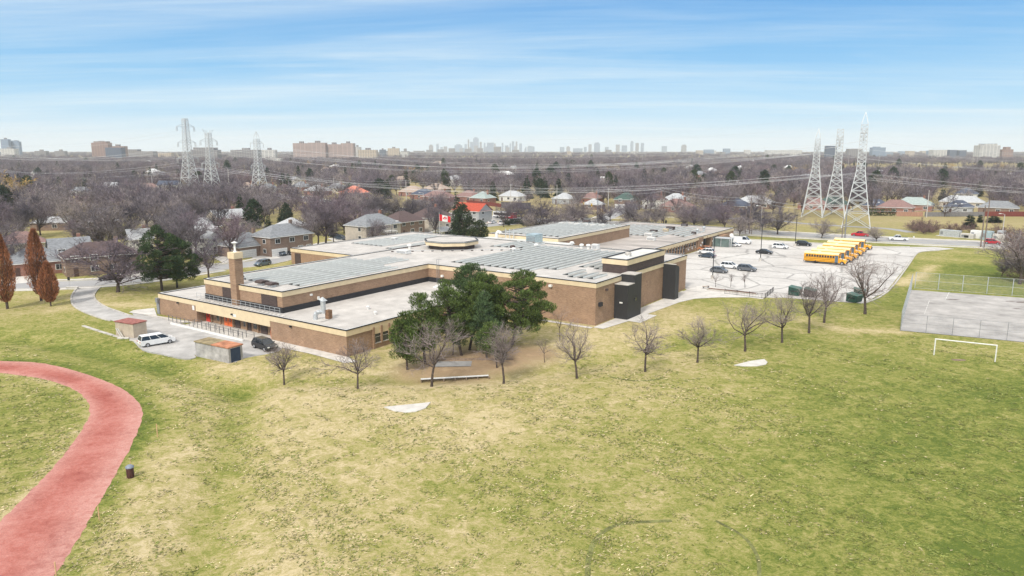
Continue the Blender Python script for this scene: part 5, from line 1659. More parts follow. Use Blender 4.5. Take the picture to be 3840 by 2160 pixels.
fence('fence', 'red-brown board fence in front of the pale sage-roofed bungalow', 'fence', [(1750, 762), (1870, 776), (1880, 778)], 1.9, mb_f('redwood_boards', (.20, .055, .045)))
fence('fence', 'dark board fence behind the city bus', 'fence', [(1880, 780), (1955, 784), (1990, 783)], 3.2, mb_f('dark_boards', (.11, .10, .105)))
fence('fence', 'grey board fence behind the mauve-roofed bungalow', 'fence', [(1545, 758), (1610, 764), (1690, 768)], 1.7, mb_f('grey_boards', (.22, .21, .21)))
fence('fence', 'orange-brown board fence right of the dark hedge', 'fence', [(3362, 810), (3460, 812)], 2.0, mb_f('orange_boards', (.42, .24, .17)))
fence('fence', 'long grey board fence behind the tall concrete pole on the right', 'fence', [(3468, 812), (3600, 812), (3690, 811)], 2.0, mb_f('grey_boards', (.22, .21, .21)))
fence('fence', 'dark red board fence behind the equipment yard', 'fence', [(3690, 811), (3860, 812)], 2.2, mb_f('redwood_boards', (.20, .055, .045)))
# clipped hedge: a leafy block
def hedge(label, pts, h, th, m):
    rng = np.random.default_rng(5)
    P, D = [], []
    for a, b in zip(pts[:-1], pts[1:]):
        a, b = np.array(S(*a)), np.array(S(*b))
        n = int(np.linalg.norm(b - a) * h * 26)
        f = rng.random((n, 1))
        c = a + (b - a) * f
        c[:, 2] = rng.random(n) * h
        d = (b - a) / np.linalg.norm(b - a)
        nn = np.array([-d[1], d[0], 0])
        c += nn * rng.uniform(-th / 2, th / 2, (n, 1))
        P.append(c); D.append(np.tile([0, 0, .6], (n, 1)) + nn * rng.uniform(-1, 1, (n, 1)))
    o = link('hedge', quads_mesh('hedge', blades(np.concatenate(P), np.concatenate(D), .6, .35, rng, .5), m))
    return tag(o, label, 'hedge')
hedge('tall dark clipped hedge right of the tallest pylon', [(3255, 809), (3358, 810)], 3.0, 1.6, M_spruce)

# ---------------------------------------------------------------- vehicles
def paint(name, c):
    return mat('paint_' + name, c, 0.28, 0.04, 1, spec=0.6)
PAINT = dict(black=paint('black', (.012, .013, .016)), white=paint('white', (.78, .78, .78)), grey=paint('grey', (.12, .13, .145)), silver=paint('silver', (.42, .44, .46)), blue=paint('dark_blue', (.035, .055, .085)), steel=paint('steel_blue', (.11, .15, .19)), red=paint('red', (.52, .012, .03)), maroon=paint('maroon', (.10, .025, .03)), orange=paint('orange', (.6, .25, .12)))
M_cglass = glass_mat('car_glass', (.02, .025, .03), .06)
M_trim = mat('black_plastic', (.02, .02, .022), .6, .1, 4)
KINDS = dict(sedan=(4.75, 1.82, 1.45), suv=(4.65, 1.88, 1.70), hatch=(4.25, 1.78, 1.50), van=(5.15, 1.98, 1.78), pickup=(5.8, 2.02, 1.90), cargo=(5.9, 2.1, 2.45))
def car(kind, colour, label, p, rz, group=None):
    L, W, Hh = KINDS[kind]
    o = thing('pickup_truck' if kind == 'pickup' else 'van' if kind in ('van', 'cargo') else 'parked_car' if group and 'park' in group else 'car', label, {'pickup': 'pickup truck', 'van': 'minivan', 'cargo': 'van'}.get(kind, 'car'), p, rz, group)
    m = PAINT[colour]
    f, r = L / 2, -L / 2
    zb = Hh * .60
    hood = {'sedan': .25, 'suv': .24, 'hatch': .22, 'van': .17, 'pickup': .26, 'cargo': .14}[kind] * L
    prof = [(r + .08, .32), (r, .5), (r + .03, zb * .92), (r + .12, zb), (f - hood, zb + .02), (f - hood * .45, zb - .07), (f - .12, zb - .20), (f, zb - .38), (f - .02, .42), (f - .12, .28), (r + .2, .26)]
    if kind == 'pickup':
        prof[2], prof[3] = (r, zb * .95), (r + .06, zb)
    mb = MB()
    # three slabs give the body rounded flanks
    mb.side(prof, -W / 2 + .07, W / 2 - .07)
    mid = [(x * .985, .36 + (z - .3) * .86) for x, z in prof]
    mb.side(mid, -W / 2, W / 2)
    mb.build('body', m, o)
    ws = W / 2 - .10
    wt = W / 2 - .26
    xr0, xr1, xf1, xf0 = {'sedan': (r + .75, r + 1.35, f - hood - .85, f - hood + .15), 'suv': (r + .12, r + .55, f - hood - .75, f - hood + .12), 'hatch': (r + .15, r + .75, f - hood - .75, f - hood + .12), 'van': (r + .10, r + .35, f - hood - .95, f - hood + .25), 'pickup': (-.75, -.55, f - hood - .65, f - hood + .1), 'cargo': (r + .05, r + .12, f - hood - .7, f - hood + .25)}[kind]
    zt = Hh - .07
    gl = MB()
    gl.add([(xr0, -ws, zb - .02), (xf0, -ws, zb), (xf0, ws, zb), (xr0, ws, zb - .02), (xr1, -wt, zt), (xf1, -wt, zt), (xf1, wt, zt), (xr1, wt, zt)], [(0, 1, 5, 4), (1, 2, 6, 5), (2, 3, 7, 6), (3, 0, 4, 7), (3, 2, 1, 0)])
    if kind == 'cargo':
        gl = MB().add([(f - hood - 1.6, -ws - .0, zb), (xf0, -ws, zb), (xf0, ws, zb), (f - hood - 1.6, ws, zb), (f - hood - 1.6, -wt, zt), (xf1, -wt, zt), (xf1, wt, zt), (f - hood - 1.6, wt, zt)], [(0, 1, 5, 4), (1, 2, 6, 5), (2, 3, 7, 6), (3, 0, 4, 7)])
    gl.build('window_glass', M_cglass, o)
    mb = MB()
    mb.add([(xr1 - .03, -wt - .02, zt), (xf1 + .04, -wt - .02, zt), (xf1 + .04, wt + .02, zt), (xr1 - .03, wt + .02, zt), (xr1 + .2, -wt + .15, Hh), (xf1 - .2, -wt + .15, Hh), (xf1 - .2, wt - .15, Hh), (xr1 + .2, wt - .15, Hh)], [(0, 1, 5, 4), (1, 2, 6, 5), (2, 3, 7, 6), (3, 0, 4, 7), (4, 5, 6, 7), (3, 2, 1, 0)])
    pil = [(xr0, xr1), (xf0, xf1)]
    n = 3 if kind in ('van', 'suv') else 2
    for k in range(1, n):
        a = xr0 + (xf0 - xr0) * k / n
        b_ = xr1 + (xf1 - xr1) * k / n
        pil.append((a, b_))
    for s in (-1, 1):
        for a, b_ in pil:
            mb.bar((a, s * (ws + .005), zb - .02), (b_, s * (wt + .005), zt + .01), .075)
    if kind == 'cargo':
        mb.box(r + .05, -W / 2 + .06, zb - .1, f - hood - 1.6, W / 2 - .06, Hh)
    mb.build('roof', m, o)
    if kind == 'pickup':
        MB().box(r + .12, -W / 2 + .2, zb - .01, -.8, W / 2 - .2, zb + .012).build('bed', M_trim, o)
    rad = .34 if kind not in ('pickup', 'suv') else .38
    for x in (r + L * .19, f - L * .175):
        for s in (-1, 1):
            y = s * (W / 2 - .10)
            wv = MB().tube((x, y - .12, rad), (x, y + .12, rad), rad, n=14).build('wheel', M_tyre, o)
            MB().tube((x, y + s * .10, rad), (x, y + s * .135, rad), rad * .62, n=10).build('rim', M_rim, wv)
    for s in (-1, 1):
        ya, yb = sorted((s * (W / 2 - .48), s * (W / 2 - .12)))
        MB().box(f - .16, ya, zb - .36, f + .005, yb, zb - .22).build('headlight', M_lens, o)
        MB().box(r - .01, ya + .1, zb - .32, r + .10, yb + (.02 if s > 0 else 0), zb - .08).build('tail_light', M_redlens, o)
        xm = f - hood - .1
        ya, yb = sorted((s * (W / 2 - .06), s * (W / 2 + .14)))
        MB().box(xm - .08, ya, zb + .02, xm + .08, yb, zb + .17).build('mirror', m, o)
    MB().box(f - .06, -W / 2 + .35, .38, f + .02, W / 2 - .35, .60).build('grille', M_trim, o)
    MB().box(r - .03, -.26, .55, r + .03, .26, .68).build('number_plate', M_white, o)
    return o
HR = -AZ
HL = math.pi - AZ
def hd(a, b):
    p, q = S(*a), S(*b)
    return math.atan2(q.y - p.y, q.x - p.x)
PG = 'cars parked by the school'
for kind, col, xy, hdg, lab in (('hatch', 'grey', (2696, 1022), HR, 'dark grey hatchback beside the lamp post in the car park'), ('suv', 'white', (2736, 1006), HR, 'white SUV just behind the dark grey hatchback'), ('suv', 'grey', (2800, 1016), HR, 'grey SUV right of the white SUV in the car park'),
                                ('sedan', 'blue', (2652, 966), HL, 'dark blue car parked nose-in by the school verge'), ('suv', 'white', (2648, 952), HL, 'white SUV parked behind the dark blue car by the school verge'), ('hatch', 'orange', (2643, 940), HL, 'orange-topped car at the back of the three by the school verge'),
                                ('sedan', 'white', (2750, 924), HR, 'white sedan beside the white van at the school entrance'), ('sedan', 'black', (2866, 952), HR, 'black sedan near the second lamp post in the car park'), ('suv', 'white', (2926, 932), HR, 'white SUV parked beyond the black sedan, left of the buses'), ('suv', 'black', (3013, 922), HR, 'black SUV beside the third lamp post in the car park')):
    car(kind, col, lab, S(*xy), hdg, PG)
car('cargo', 'white', 'white cargo van parked at the school entrance', S(2780, 914), HR, PG)
car('van', 'white', 'white minivan parked on the apron beside the concrete hut', S(588, 1291), hd((530, 1303), (640, 1283)), PG)
car('suv', 'black', 'black SUV parked at the end of the apron by the brick wall', S(993, 1308), HR - .12, PG)
RG = 'vehicles on the streets'
car('pickup', 'red', 'bright red pickup driving on the main road', S(3226, 886), HL, RG)
car('pickup', 'white', 'white pickup on the main road beside the pruned tree', S(3368, 902), HL + .25, RG)
car('suv', 'red', 'red SUV on the main road at the right edge', S(3720, 915), HR, RG)
car('sedan', 'black', 'black sedan driving on the side street behind the bare tree', S(413, 1050), hd((518, 1047), (290, 1064)), RG)
car('suv', 'steel', 'blue-grey SUV on the side street above the chimney roof', S(985, 996), hd((1100, 960), (880, 999)), RG)
for kind, col, xy, hdg, lab in (('suv', 'blue', (1050, 958), R(-40), 'dark blue SUV in the drive of the grey two-storey house'), ('sedan', 'black', (1082, 954), R(-40), 'black car half hidden behind the dark blue SUV in the drive'), ('suv', 'blue', (1279, 899), HR, 'dark SUV in the drive of the pale two-storey house'), ('suv', 'black', (1255, 891), HR, 'black SUV behind the dark one in the pale house drive'), ('suv', 'steel', (84, 1016), R(30), 'dark blue car in the drive behind the rusty oaks'), ('suv', 'white', (478, 1004), R(50), 'white SUV in the drive behind the small bare street tree'),
                                ('sedan', 'steel', (1125, 746), R(-10), 'blue-grey car at the distant left junction'), ('sedan', 'black', (1113, 727), R(170), 'dark sedan parked at the pale grey-roofed bungalow'), ('pickup', 'maroon', (1318, 768), HR, 'maroon pickup on the main road before the salmon-roofed house'), ('hatch', 'silver', (1434, 782), HL, 'silver car on the main road, nearer one of two abreast'), ('sedan', 'grey', (1448, 773), HL, 'grey car on the main road, farther one of two abreast'), ('suv', 'white', (1506, 792), HL, 'white SUV on the main road right of the pair abreast'),
                                ('suv', 'silver', (2338, 774), R(-70), 'silver SUV in the drive of the dark green-roofed house'), ('sedan', 'white', (1846, 838), R(60), 'white car parked behind the flagpole evergreens, left one'), ('suv', 'white', (1886, 842), R(60), 'white SUV parked behind the flagpole evergreens, right one'), ('sedan', 'silver', (2196, 826), R(20), 'silver car at the junction behind the hall roof'), ('sedan', 'grey', (1310, 744), HL, 'grey car in front of the salmon-roofed house'), ('suv', 'white', (2376, 786), R(-50), 'pale car turning in the far street')):
    car(kind, col, lab, S(*xy), hdg, RG)

# school buses
M_bus = mat('school_bus_yellow', (.80, .37, .015), .4, .05, 1, spec=.5)
M_buswhite = mat('bus_roof_cream', (.80, .66, .38), .5, .06, 1)
def school_bus(name, label):
    o = thing(name, label, 'school bus', (0, 0, 0), 0, 'yellow school buses')
    L, W = 10.6, 2.42
    r = -L / 2
    bf = L / 2 - 1.9                 # the body ends behind the bonnet
    # body: rounded section swept along x
    sec = [(-W / 2, .62), (-W / 2, 2.35), (-W / 2 + .05, 2.62), (-W / 2 + .22, 2.86), (-W / 2 + .55, 3.02), (0, 3.10), (W / 2 - .55, 3.02), (W / 2 - .22, 2.86), (W / 2 - .05, 2.62), (W / 2, 2.35), (W / 2, .62)]
    n = len(sec)
    mb = MB()
    st = [(r, .97), (r + .12, 1.0), (bf - .15, 1.0), (bf, .98)]
    vs = []
    for x, s in st:
        for y, z in sec:
            vs.append((x, y * s, z * (1 if z < 1 else s)))
    fs = []
    fm = []
    for k in range(len(st) - 1):
        for i in range(n):
            j = (i + 1) % n
            fs.append((k * n + i, k * n + j, (k + 1) * n + j, (k + 1) * n + i)); fm.append(1 if 2 <= i <= 7 else 0)
    for f_, m_ in zip(fs, fm):
        mb.add([vs[q] for q in f_], [(0, 1, 2, 3)], m_)
    mb.add(vs[:n], [tuple(range(n))]).add(vs[-n:], [tuple(range(n - 1, -1, -1))])
    mb.build('body', [M_bus, M_buswhite], o)
    # bonnet
    hb = MB()
    hb.add([(bf - .02, -1.05, .55), (L / 2, -.98, .55), (L / 2, .98, .55), (bf - .02, 1.05, .55), (bf - .02, -1.02, 1.62), (L / 2 - .15, -.80, 1.38), (L / 2 - .15, .80, 1.38), (bf - .02, 1.02, 1.62), (L / 2, -.9, 1.05), (L / 2, .9, 1.05)], [(0, 1, 8, 5, 4), (1, 2, 9, 8), (8, 9, 6, 5), (2, 3, 7, 6, 9), (4, 5, 6, 7), (3, 2, 1, 0)])
    hd_ = hb.build('bonnet', M_bus, o)
    MB().box(L / 2 - .01, -.55, .72, L / 2 + .03, .55, 1.02).build('grille', M_trim, hd_)
    MB().add([(bf + .05, -.45, 1.625), (L / 2 - .2, -.35, 1.40), (L / 2 - .2, .35, 1.40), (bf + .05, .45, 1.625)], [(0, 1, 2, 3)]).build('bonnet_stripe', M_white, hd_)
    MB().box(L / 2 + .0, -1.1, .42, L / 2 + .14, 1.1, .70).build('bumper', M_trim, o)
    MB().box(r - .12, -1.15, .45, r, 1.15, .70).build('rear_bumper', M_trim, o)
    ww = (bf - .95 - (r + .45)) / 11
    for s in (-1, 1):
        for k in range(11 if s < 0 else 12):
            x0 = r + .45 + k * ww
            ya, yb = sorted((s * (W / 2 - .02), s * (W / 2 + .012)))
            MB().box(x0 + .07, ya, 1.78, x0 + ww - .07, yb, 2.36).build('window', M_cglass, o)
        mb = MB()
        for z in (.85, 1.25, 1.62):
            ya, yb = sorted((s * (W / 2), s * (W / 2 + .025)))
            mb.box(r + .05, ya, z, bf - (1.0 if s < 0 else .1), yb, z + .075)
        mb.build('rub_rail', M_trim, o)
        ya, yb = sorted((s * .72, s * .98))
        MB().box(L / 2 - .03, ya, .82, L / 2 + .03, yb, 1.0).build('headlight', M_lens, hd_)
        MB().tube((bf + .9, s * 1.0, 1.3), (bf + 1.0, s * 1.42, 1.7), .03, n=5).box(bf + .92, s * 1.42 - .14, 1.55, bf + 1.0, s * 1.42 + .14, 1.95).build('mirror', M_trim, o)
    dr = MB().box(bf - .92, -W / 2 - .02, .45, bf - .12, -W / 2 + .02, 2.45).build('door', M_trim, o)
    for q in (0, 1):
        MB().box(bf - .88 + q * .39, -W / 2 - .035, .65, bf - .54 + q * .39, -W / 2 - .02, 2.35).build('door_glass', glass_mat('door_glass', (.10, .16, .22)), dr)
    MB().box(bf - .02, -1.0, 1.72, bf + .02, 1.0, 2.52).build('windscreen', M_cglass, o)
    MB().box(bf - .05, -.75, 2.62, bf + .03, .75, 2.88).build('sign_board', M_trim, o)
    MB().box(r - .02, -.95, 1.75, r + .02, .95, 2.35).build('rear_window', M_cglass, o)
    for q in (-.95, -.55, .55, .95):
        MB().box(bf - .0, q - .1, 2.62, bf + .05, q + .1, 2.8).build('warning_light', M_redlens, o)
    MB().box(-2, -.35, 3.09, -1.3, .35, 3.15).build('roof_hatch', M_white, o)
    for x, dual in ((r + 3.0, 1), (L / 2 - 1.0, 0)):
        for s in (-1, 1):
            y = s * (W / 2 - .17)
            wv = MB().tube((x, y - .16, .5), (x, y + .16, .5), .5, n=16).build('wheel', M_tyre, o)
            MB().tube((x, y + s * .14, .5), (x, y + s * .175, .5), .28, n=10).build('rim', M_trim if dual else M_rim, wv)
    MB().box(r + .3, -.9, .35, bf, .9, .64).build('chassis', M_trim, o)
    return o
bus0 = school_bus('school_bus', 'yellow school bus nearest the camera at the front of the line')
remember(bus0)
spots = [((135.0, -38.0), None), ((141.4, -38.3), 'second yellow school bus from the camera, just behind the front one'), ((147.8, -38.4), 'third yellow school bus from the camera'), ((155.8, -38.2), 'fourth yellow school bus, mostly hidden in the middle of the line'), ((162.6, -38.0), 'fifth yellow school bus, next to the farthest one'), ((171.2, -38.2), 'farthest yellow school bus at the back of the line beside the verge')]
for i, ((a, b), lab) in enumerate(spots):
    if i == 0:
        bus0.location = AB(a, b, .03); bus0.rotation_euler = (0, 0, HR)
    else:
        place(bus0, AB(a, b, .03), HR, 1.0, lab)

# the city bus
cb = thing('city_bus', 'red and white city bus on the main road behind the school', 'bus', S(1893, 819, .05), hd((1990, 826), (1800, 810)))
L, W = 12.2, 2.55
mb = MB()
mb.side([(-L / 2, .35), (-L / 2, 2.85), (-L / 2 + .15, 3.0), (L / 2 - .3, 3.0), (L / 2, 2.6), (L / 2, .35)], -W / 2, W / 2)
mb.build('body', PAINT['white'], cb)
for s in (-1, 1):
    ya, yb = sorted((s * W / 2, s * (W / 2 + .02)))
    MB().box(-L / 2 + 1.6, ya, 1.45, L / 2 - .5, yb, 2.5).build('window_band', M_cglass, cb)
    MB().box(-L / 2 + .02, ya, .4, -L / 2 + 4.6, yb, 1.0).build('red_panel', PAINT['red'], cb)
    MB().box(-L / 2 + 4.6, ya, .4, L / 2 - .02, yb, .75).build('grey_skirt', PAINT['grey'], cb)
    MB().box(-L / 2 + .02, ya, 1.0, -L / 2 + 1.58, yb, 2.95).build('red_panel', PAINT['red'], cb)
    for x in (-L / 2 + 3.2, L / 2 - 2.8):
        MB().tube((x, s * (W / 2 - .28), .5), (x, s * (W / 2 + .03), .5), .5, n=14).build('wheel', M_tyre, cb)
MB().box(L / 2, -1.1, 1.2, L / 2 + .03, 1.1, 2.6).build('windscreen', M_cglass, cb)
MB().box(-L / 2 - .03, -1.24, .5, -L / 2, 1.24, 2.9).build('red_rear', PAINT['red'], cb)
MB().box(-L / 2 - .05, -.7, 2.2, -L / 2 - .03, .7, 2.6).build('rear_sign', M_glass, cb)
MB().box(-3, -.9, 3.0, 1, .9, 3.25).build('roof_pod', PAINT['white'], cb)

# ---------------------------------------------------------------- power line towers, poles and wires
M_lat = mat('galvanised_lattice', (.58, .595, .60), .5, .08, 2, metal=.1)
M_latd = M_lat
M_ins = mat('insulator_glaze', (.50, .50, .50), .3, .1, 4)
LDIR = Vector((.9, -.43, 0)).normalized()
PERP = Vector((-LDIR.y, LDIR.x, 0))
PYR = math.atan2(LDIR.y, LDIR.x)
def pylon(bx, by, H_, base, zw, waist, top, arms, label, tip='point', bay=5.2, rz=None):
    p = V(bx, by)
    o = thing('pylon', label, 'pylon', p, PYR if rz is None else rz, 'high voltage towers')
    def half(z):
        if z < zw:
            return base / 2 + (waist / 2 - base / 2) * (z / zw) ** .92
        return waist / 2 + (top / 2 - waist / 2) * (z - zw) / (H_ - zw)
    zt = H_ * (.90 if tip == 'point' else .97)
    levels = [0]
    while levels[-1] < zt - 1.2:
        levels.append(min(zt, levels[-1] + max(1.5, half(levels[-1]) * (1.15))))
    cor = ((-1, -1), (1, -1), (1, 1), (-1, 1))
    mb = MB()
    for z0, z1 in zip(levels[:-1], levels[1:]):
        h0, h1 = half(z0), half(z1)
        t0 = .34 if z0 < zw else .27
        mt = 0 if z0 < H_ * .55 else 1
        for k in range(4):
            a, b = cor[k], cor[(k + 1) % 4]
            A, B = Vector((a[0] * h0, a[1] * h0, z0)), Vector((b[0] * h0, b[1] * h0, z0))
            A1, B1 = Vector((a[0] * h1, a[1] * h1, z1)), Vector((b[0] * h1, b[1] * h1, z1))
            mb.bar(A, A1, t0, mt)
            mb.bar(A, B1, t0 * .62, mt); mb.bar(B, A1, t0 * .62, mt)
            mb.bar(A1, B1, t0 * .62, mt)
    hz_ = half(zt)
    if tip == 'point':
        for a in cor:
            mb.bar((a[0] * hz_, a[1] * hz_, zt), (0, 0, H_), .26, 1)
    elif tip == 'horns':
        for s in (-1, 1):
            mb.bar((0, s * hz_, zt - 2.5), (0, s * 4.6, H_), .16, 1)
            mb.bar((0, s * hz_, zt), (0, s * 4.6, H_), .14, 1)
            mb.bar((0, s * 1.0, zt - 1), (0, s * 1.6, H_ - .3), .12, 1)
    mb.build('lattice_body', [M_lat, M_latd], o)
    ends = []
    for z, hl in arms:
        ab = MB()
        hh = half(z)
        mt = 0 if z < H_ * .55 else 1
        for s in (-1, 1):
            for q in (-1, 1):
                ab.bar((q * hh, s * hh, z), (0, s * hl, z), .17, mt)
                ab.bar((q * hh, s * hh, z + 1.9), (0, s * hl, z), .13, mt)
            for f in (.35, .68):
                ab.bar((-hh * (1 - f), s * (hh + (hl - hh) * f), z), (hh * (1 - f), s * (hh + (hl - hh) * f), z), .1, mt)
        ar = ab.build('cross_arm', [M_lat, M_latd], o)
        for s in (-1, 1):
            for dy in ((0, -.9) if hl > 6 else (0,)):
                mb = MB().lathe([(.03, z - .1), (.16, z - .3), (.16, z - 2.6), (.03, z - 2.9)], 6, 0, 0, s * (hl + dy))
                mb.build('insulator', M_ins, ar)
            ends.append((s, p + Vector((math.cos(o.rotation_euler.z + math.pi / 2), math.sin(o.rotation_euler.z + math.pi / 2), 0)) * s * hl + Vector((0, 0, z - 2.9))))
    return o, ends, p + Vector((0, 0, H_ - .4))
TW = []
TW.append(pylon(480, 487, 52, 10.5, 25, 4.2, 2.6, [(24, 9.0), (34.5, 7.6), (45.0, 7.6)], 'tallest of the three left lattice pylons, farthest left', 'flat'))
TW.append(pylon(535, 488, 43, 9.6, 21, 3.8, 2.6, [(20.5, 7.6), (35.5, 7.4)], 'left-group lattice pylon with horned top, middle of the three', 'horns'))
TW.append(pylon(654, 487, 42, 9.0, 19.5, 3.6, 2.4, [(19.0, 6.6), (34.0, 6.0)], 'left-group lattice pylon with a pointed top, right of the three', 'point'))
TW.append(pylon(2043, 545, 39, 8.8, 22, 2.9, 1.6, [(22, 6), (31, 5.4)], 'smallest right-group lattice pylon with a pointed top', 'point'))
TW.append(pylon(2097, 547, 40.5, 9.2, 22, 3.0, 2.4, [(22, 7), (34, 6.6)], 'right-group lattice pylon with a flat open top, middle of the three', 'flat'))
TW.append(pylon(2153, 572, 44, 10.2, 22, 3.0, 2.1, [(24, 7), (36, 6.0)], 'tallest right-group lattice pylon, nearest the main road', 'point'))
M_wire = mat('aluminium_conductor', (.66, .67, .69), .5, .1, 1)
def wire(p, q, sag, r, label, group, n=22):
    p, q = Vector(p), Vector(q)
    pts = []
    for k in range(n + 1):
        f = k / n
        c = p.lerp(q, f)
        c.z -= sag * 4 * f * (1 - f)
        pts.append(c - p)
    o = MB().path(pts, r, 4).build('power_line', M_wire, None, p)
    return tag(o, label, 'power line', group)
for i in range(3):
    a, b = TW[i], TW[i + 3]
    ea = sorted(a[1], key=lambda e: (e[0], e[1].z))
    eb = sorted(b[1], key=lambda e: (e[0], e[1].z))
    for k, (s, pa) in enumerate(ea):
        cand = [e for e in eb if e[0] == s] or eb
        pb = cand[min(k % max(1, len(ea) // 2), len(cand) - 1)][1]
        wire(pa, pb, 11 + .4 * k, .045, 'pale power line sagging across the middle of the picture between the left and right pylons', 'power lines between the pylons')
        far = pa + Vector((-LDIR.x * 330, -LDIR.y * 330, 0))
        wire(pa, far, 9 + .3 * k, .055, 'power line running off to the left from the left pylons', 'power lines left of the left pylons')
    for k, (s, pb) in enumerate(eb):
        wire(pb, pb + Vector((LDIR.x * 300, LDIR.y * 300, 0)), 8 + .4 * k, .028, 'power line running off to the right from the right pylons', 'power lines right of the right pylons')
    wire(a[2], b[2], 9, .022, 'thin earth wire between the tops of the pylons', 'earth wires')
def pole(bx, by, ty, label, kind='wood', arms=0, s=True):
    p = S(bx, by) if s else V(bx, by)
    h = height_at(bx, ty, p)
    o = thing('utility_pole' if kind != 'lamp' else 'street_lamp', label, 'utility pole' if kind != 'lamp' else 'street lamp', p, PYR)
    m = M_pole if kind == 'wood' else M_polec if kind != 'steel' else M_metal
    MB().tube((0, 0, -.3), (0, 0, h), .21 if h > 10 else .15, .13 if h > 10 else .09, n=8).build('shaft', m, o)
    for k in range(arms):
        MB().box(-.07, -1.2, h - .6 - 1.2 * k, .07, 1.2, h - .42 - 1.2 * k).build('cross_arm', m, o)
        for y in (-1.1, -.5, .5, 1.1):
            MB().lathe([(.05, h - .42 - 1.2 * k), (.08, h - .3 - 1.2 * k), (.04, h - .15 - 1.2 * k)], 6, 0, 0, y).build('insulator', M_ins, o)
    if kind == 'lamp':
        MB().path([(0, 0, h - .1), (-.6, -.6, h + .25), (-1.4, -1.4, h + .35)], .06, 6).build('arm', m, o)
        MB().box(-1.9, -1.6, h + .22, -1.2, -1.2, h + .42).build('lamp_head', M_lens, o)
    return o
POLES = [(250, 690, 645, 'concrete pole in the bare wood far left', 'conc', 0), (574, 722, 658, 'concrete pole in front of the long red brick bungalow', 'conc', 0), (861, 728, 632, 'tall concrete pole between the second and third left pylons', 'conc', 0), (1063, 728, 675, 'short pole with lamp right of the third pylon', 'lamp', 0), (1253, 728, 668, 'concrete pole left of the salmon-roofed bungalow', 'conc', 0), (1524, 764, 675, 'tall concrete pole in front of the tan-roofed bungalow', 'conc', 0), (1588, 766, 724, 'street lamp in front of the slate-blue bungalow', 'lamp', 0), (1707, 738, 687, 'concrete pole behind the tall spruce', 'conc', 0), (1915, 784, 691, 'concrete pole before the dark fence by the city bus', 'conc', 1), (2088, 772, 693, 'concrete pole right of the dark firs', 'conc', 0), (2240, 826, 714, 'steel pole carrying the traffic signals', 'steel', 0), (2280, 806, 706, 'wooden pole with cross arms at the far street corner', 'conc', 2), (2481, 836, 702, 'double wooden pole with transformers on the grass beyond the school', 'wood', 2), (2489, 836, 712, 'thinner pole strapped beside the double wooden pole', 'wood', 0), (2572, 828, 770, 'street lamp on the grass beyond the school', 'lamp', 0), (2678, 758, 693, 'concrete pole left of the blue-roofed bungalow', 'conc', 0), (2794, 878, 776, 'left of three wooden poles at the far corner of the school', 'wood', 1), (2810, 877, 737, 'tallest of three wooden poles at the far corner of the school', 'wood', 1), (2817, 880, 799, 'right of three wooden poles at the far corner of the school', 'wood', 0), (2852, 870, 774, 'lamp pole with a blue sign beside the three wooden poles', 'lamp', 0), (3474, 815, 713, 'concrete pole in front of the grey fence on the right', 'conc', 1), (3677, 927, 769, 'tall wooden pole left of two beside the red SUV', 'wood', 1), (3690, 929, 748, 'tall wooden pole right of two beside the red SUV', 'wood', 0), (3756, 902, 804, 'pale street pole right of the equipment yard', 'lamp', 0), (3168, 893, 770, 'dark steel pole in front of the tallest pylon', 'steel', 0), (3157, 893, 815, 'thinner wooden pole beside the dark steel pole', 'wood', 0), (3180, 632, 574, 'distant pale mast behind the right pylons', 'conc', 0), (3294, 626, 574, 'distant pale mast right of the tallest pylon', 'conc', 0), (3644, 642, 582, 'distant twin mast by the expressway, left one', 'conc', 0), (3660, 640, 585, 'distant twin mast by the expressway, right one', 'conc', 0), (1990, 616, 586, 'thin distant mast in the far wood centre', 'conc', 0), (2203, 618, 594, 'thin distant mast above the far street', 'conc', 0), (2408, 615, 580, 'thin distant mast right of centre', 'conc', 0), (2617, 616, 578, 'thin distant mast in the far wood right', 'conc', 0), (2864, 618, 545, 'distant mast left of the right pylons', 'conc', 0)]
for bx, by, ty, lab, kind, arms in POLES:
    pole(bx, by, ty, lab, kind, arms)
def seg(p, tp, q, tq, lab, sag=1.2, r=.035, dz=.3):
    a, b = S(*p), S(*q)
    a.z = height_at(p[0], tp, a) - dz
    b.z = height_at(q[0], tq, b) - dz
    wire(a, b, sag, r, lab, 'street wires', 10)
SW = 'overhead wire strung between the street poles'
for dz in (.3, 1.5):
    seg((2280, 806), 706, (2481, 836), 702, SW, dz=dz); seg((2481, 836), 702, (2810, 877), 737, SW, dz=dz); seg((1915, 784), 691, (2280, 806), 706, SW, dz=dz); seg((1524, 764), 675, (1915, 784), 691, SW, dz=dz); seg((1253, 728), 668, (1524, 764), 675, SW, dz=dz); seg((2810, 877), 737, (3168, 893), 770, SW, dz=dz); seg((3168, 893), 770, (3690, 929), 748, SW, dz=dz); seg((861, 728), 632, (1253, 728), 668, SW, dz=dz)
# the distant line that crosses the whole wood
fa, fb = S(740, 640), S(2900, 655)
for k, (z0, z1) in enumerate(((34, 36), (30, 32))):
    wire(Vector((*flat(735, 640)[:2], z0)), Vector((*flat(3060, 640)[:2], z1)), 13, .10, 'long thin power line across the far wood above the others', 'far power lines', 40)
def car_park_lamp(bx, by, ty, label):
    p = S(bx, by)
    h = height_at(bx, ty, p)
    o = thing('car_park_lamp', label, 'lamp post', p, HR, 'car park lamps')
    MB().lathe([(.42, -.2), (.42, .85), (.36, .95)], 12).build('concrete_base', M_conc, o)
    MB().tube((0, 0, .9), (0, 0, h), .11, .08, n=8).build('pole', M_black, o)
    for s in (-1, 1):
        MB().box(-.12, min(s * .1, s * .95), h - .12, .12, max(s * .1, s * .95), h + .08).build('lamp_head', M_black, o)
    MB().box(-.3, -.15, .9, -.1, .15, 1.5).build('sign_plate', M_white, o)
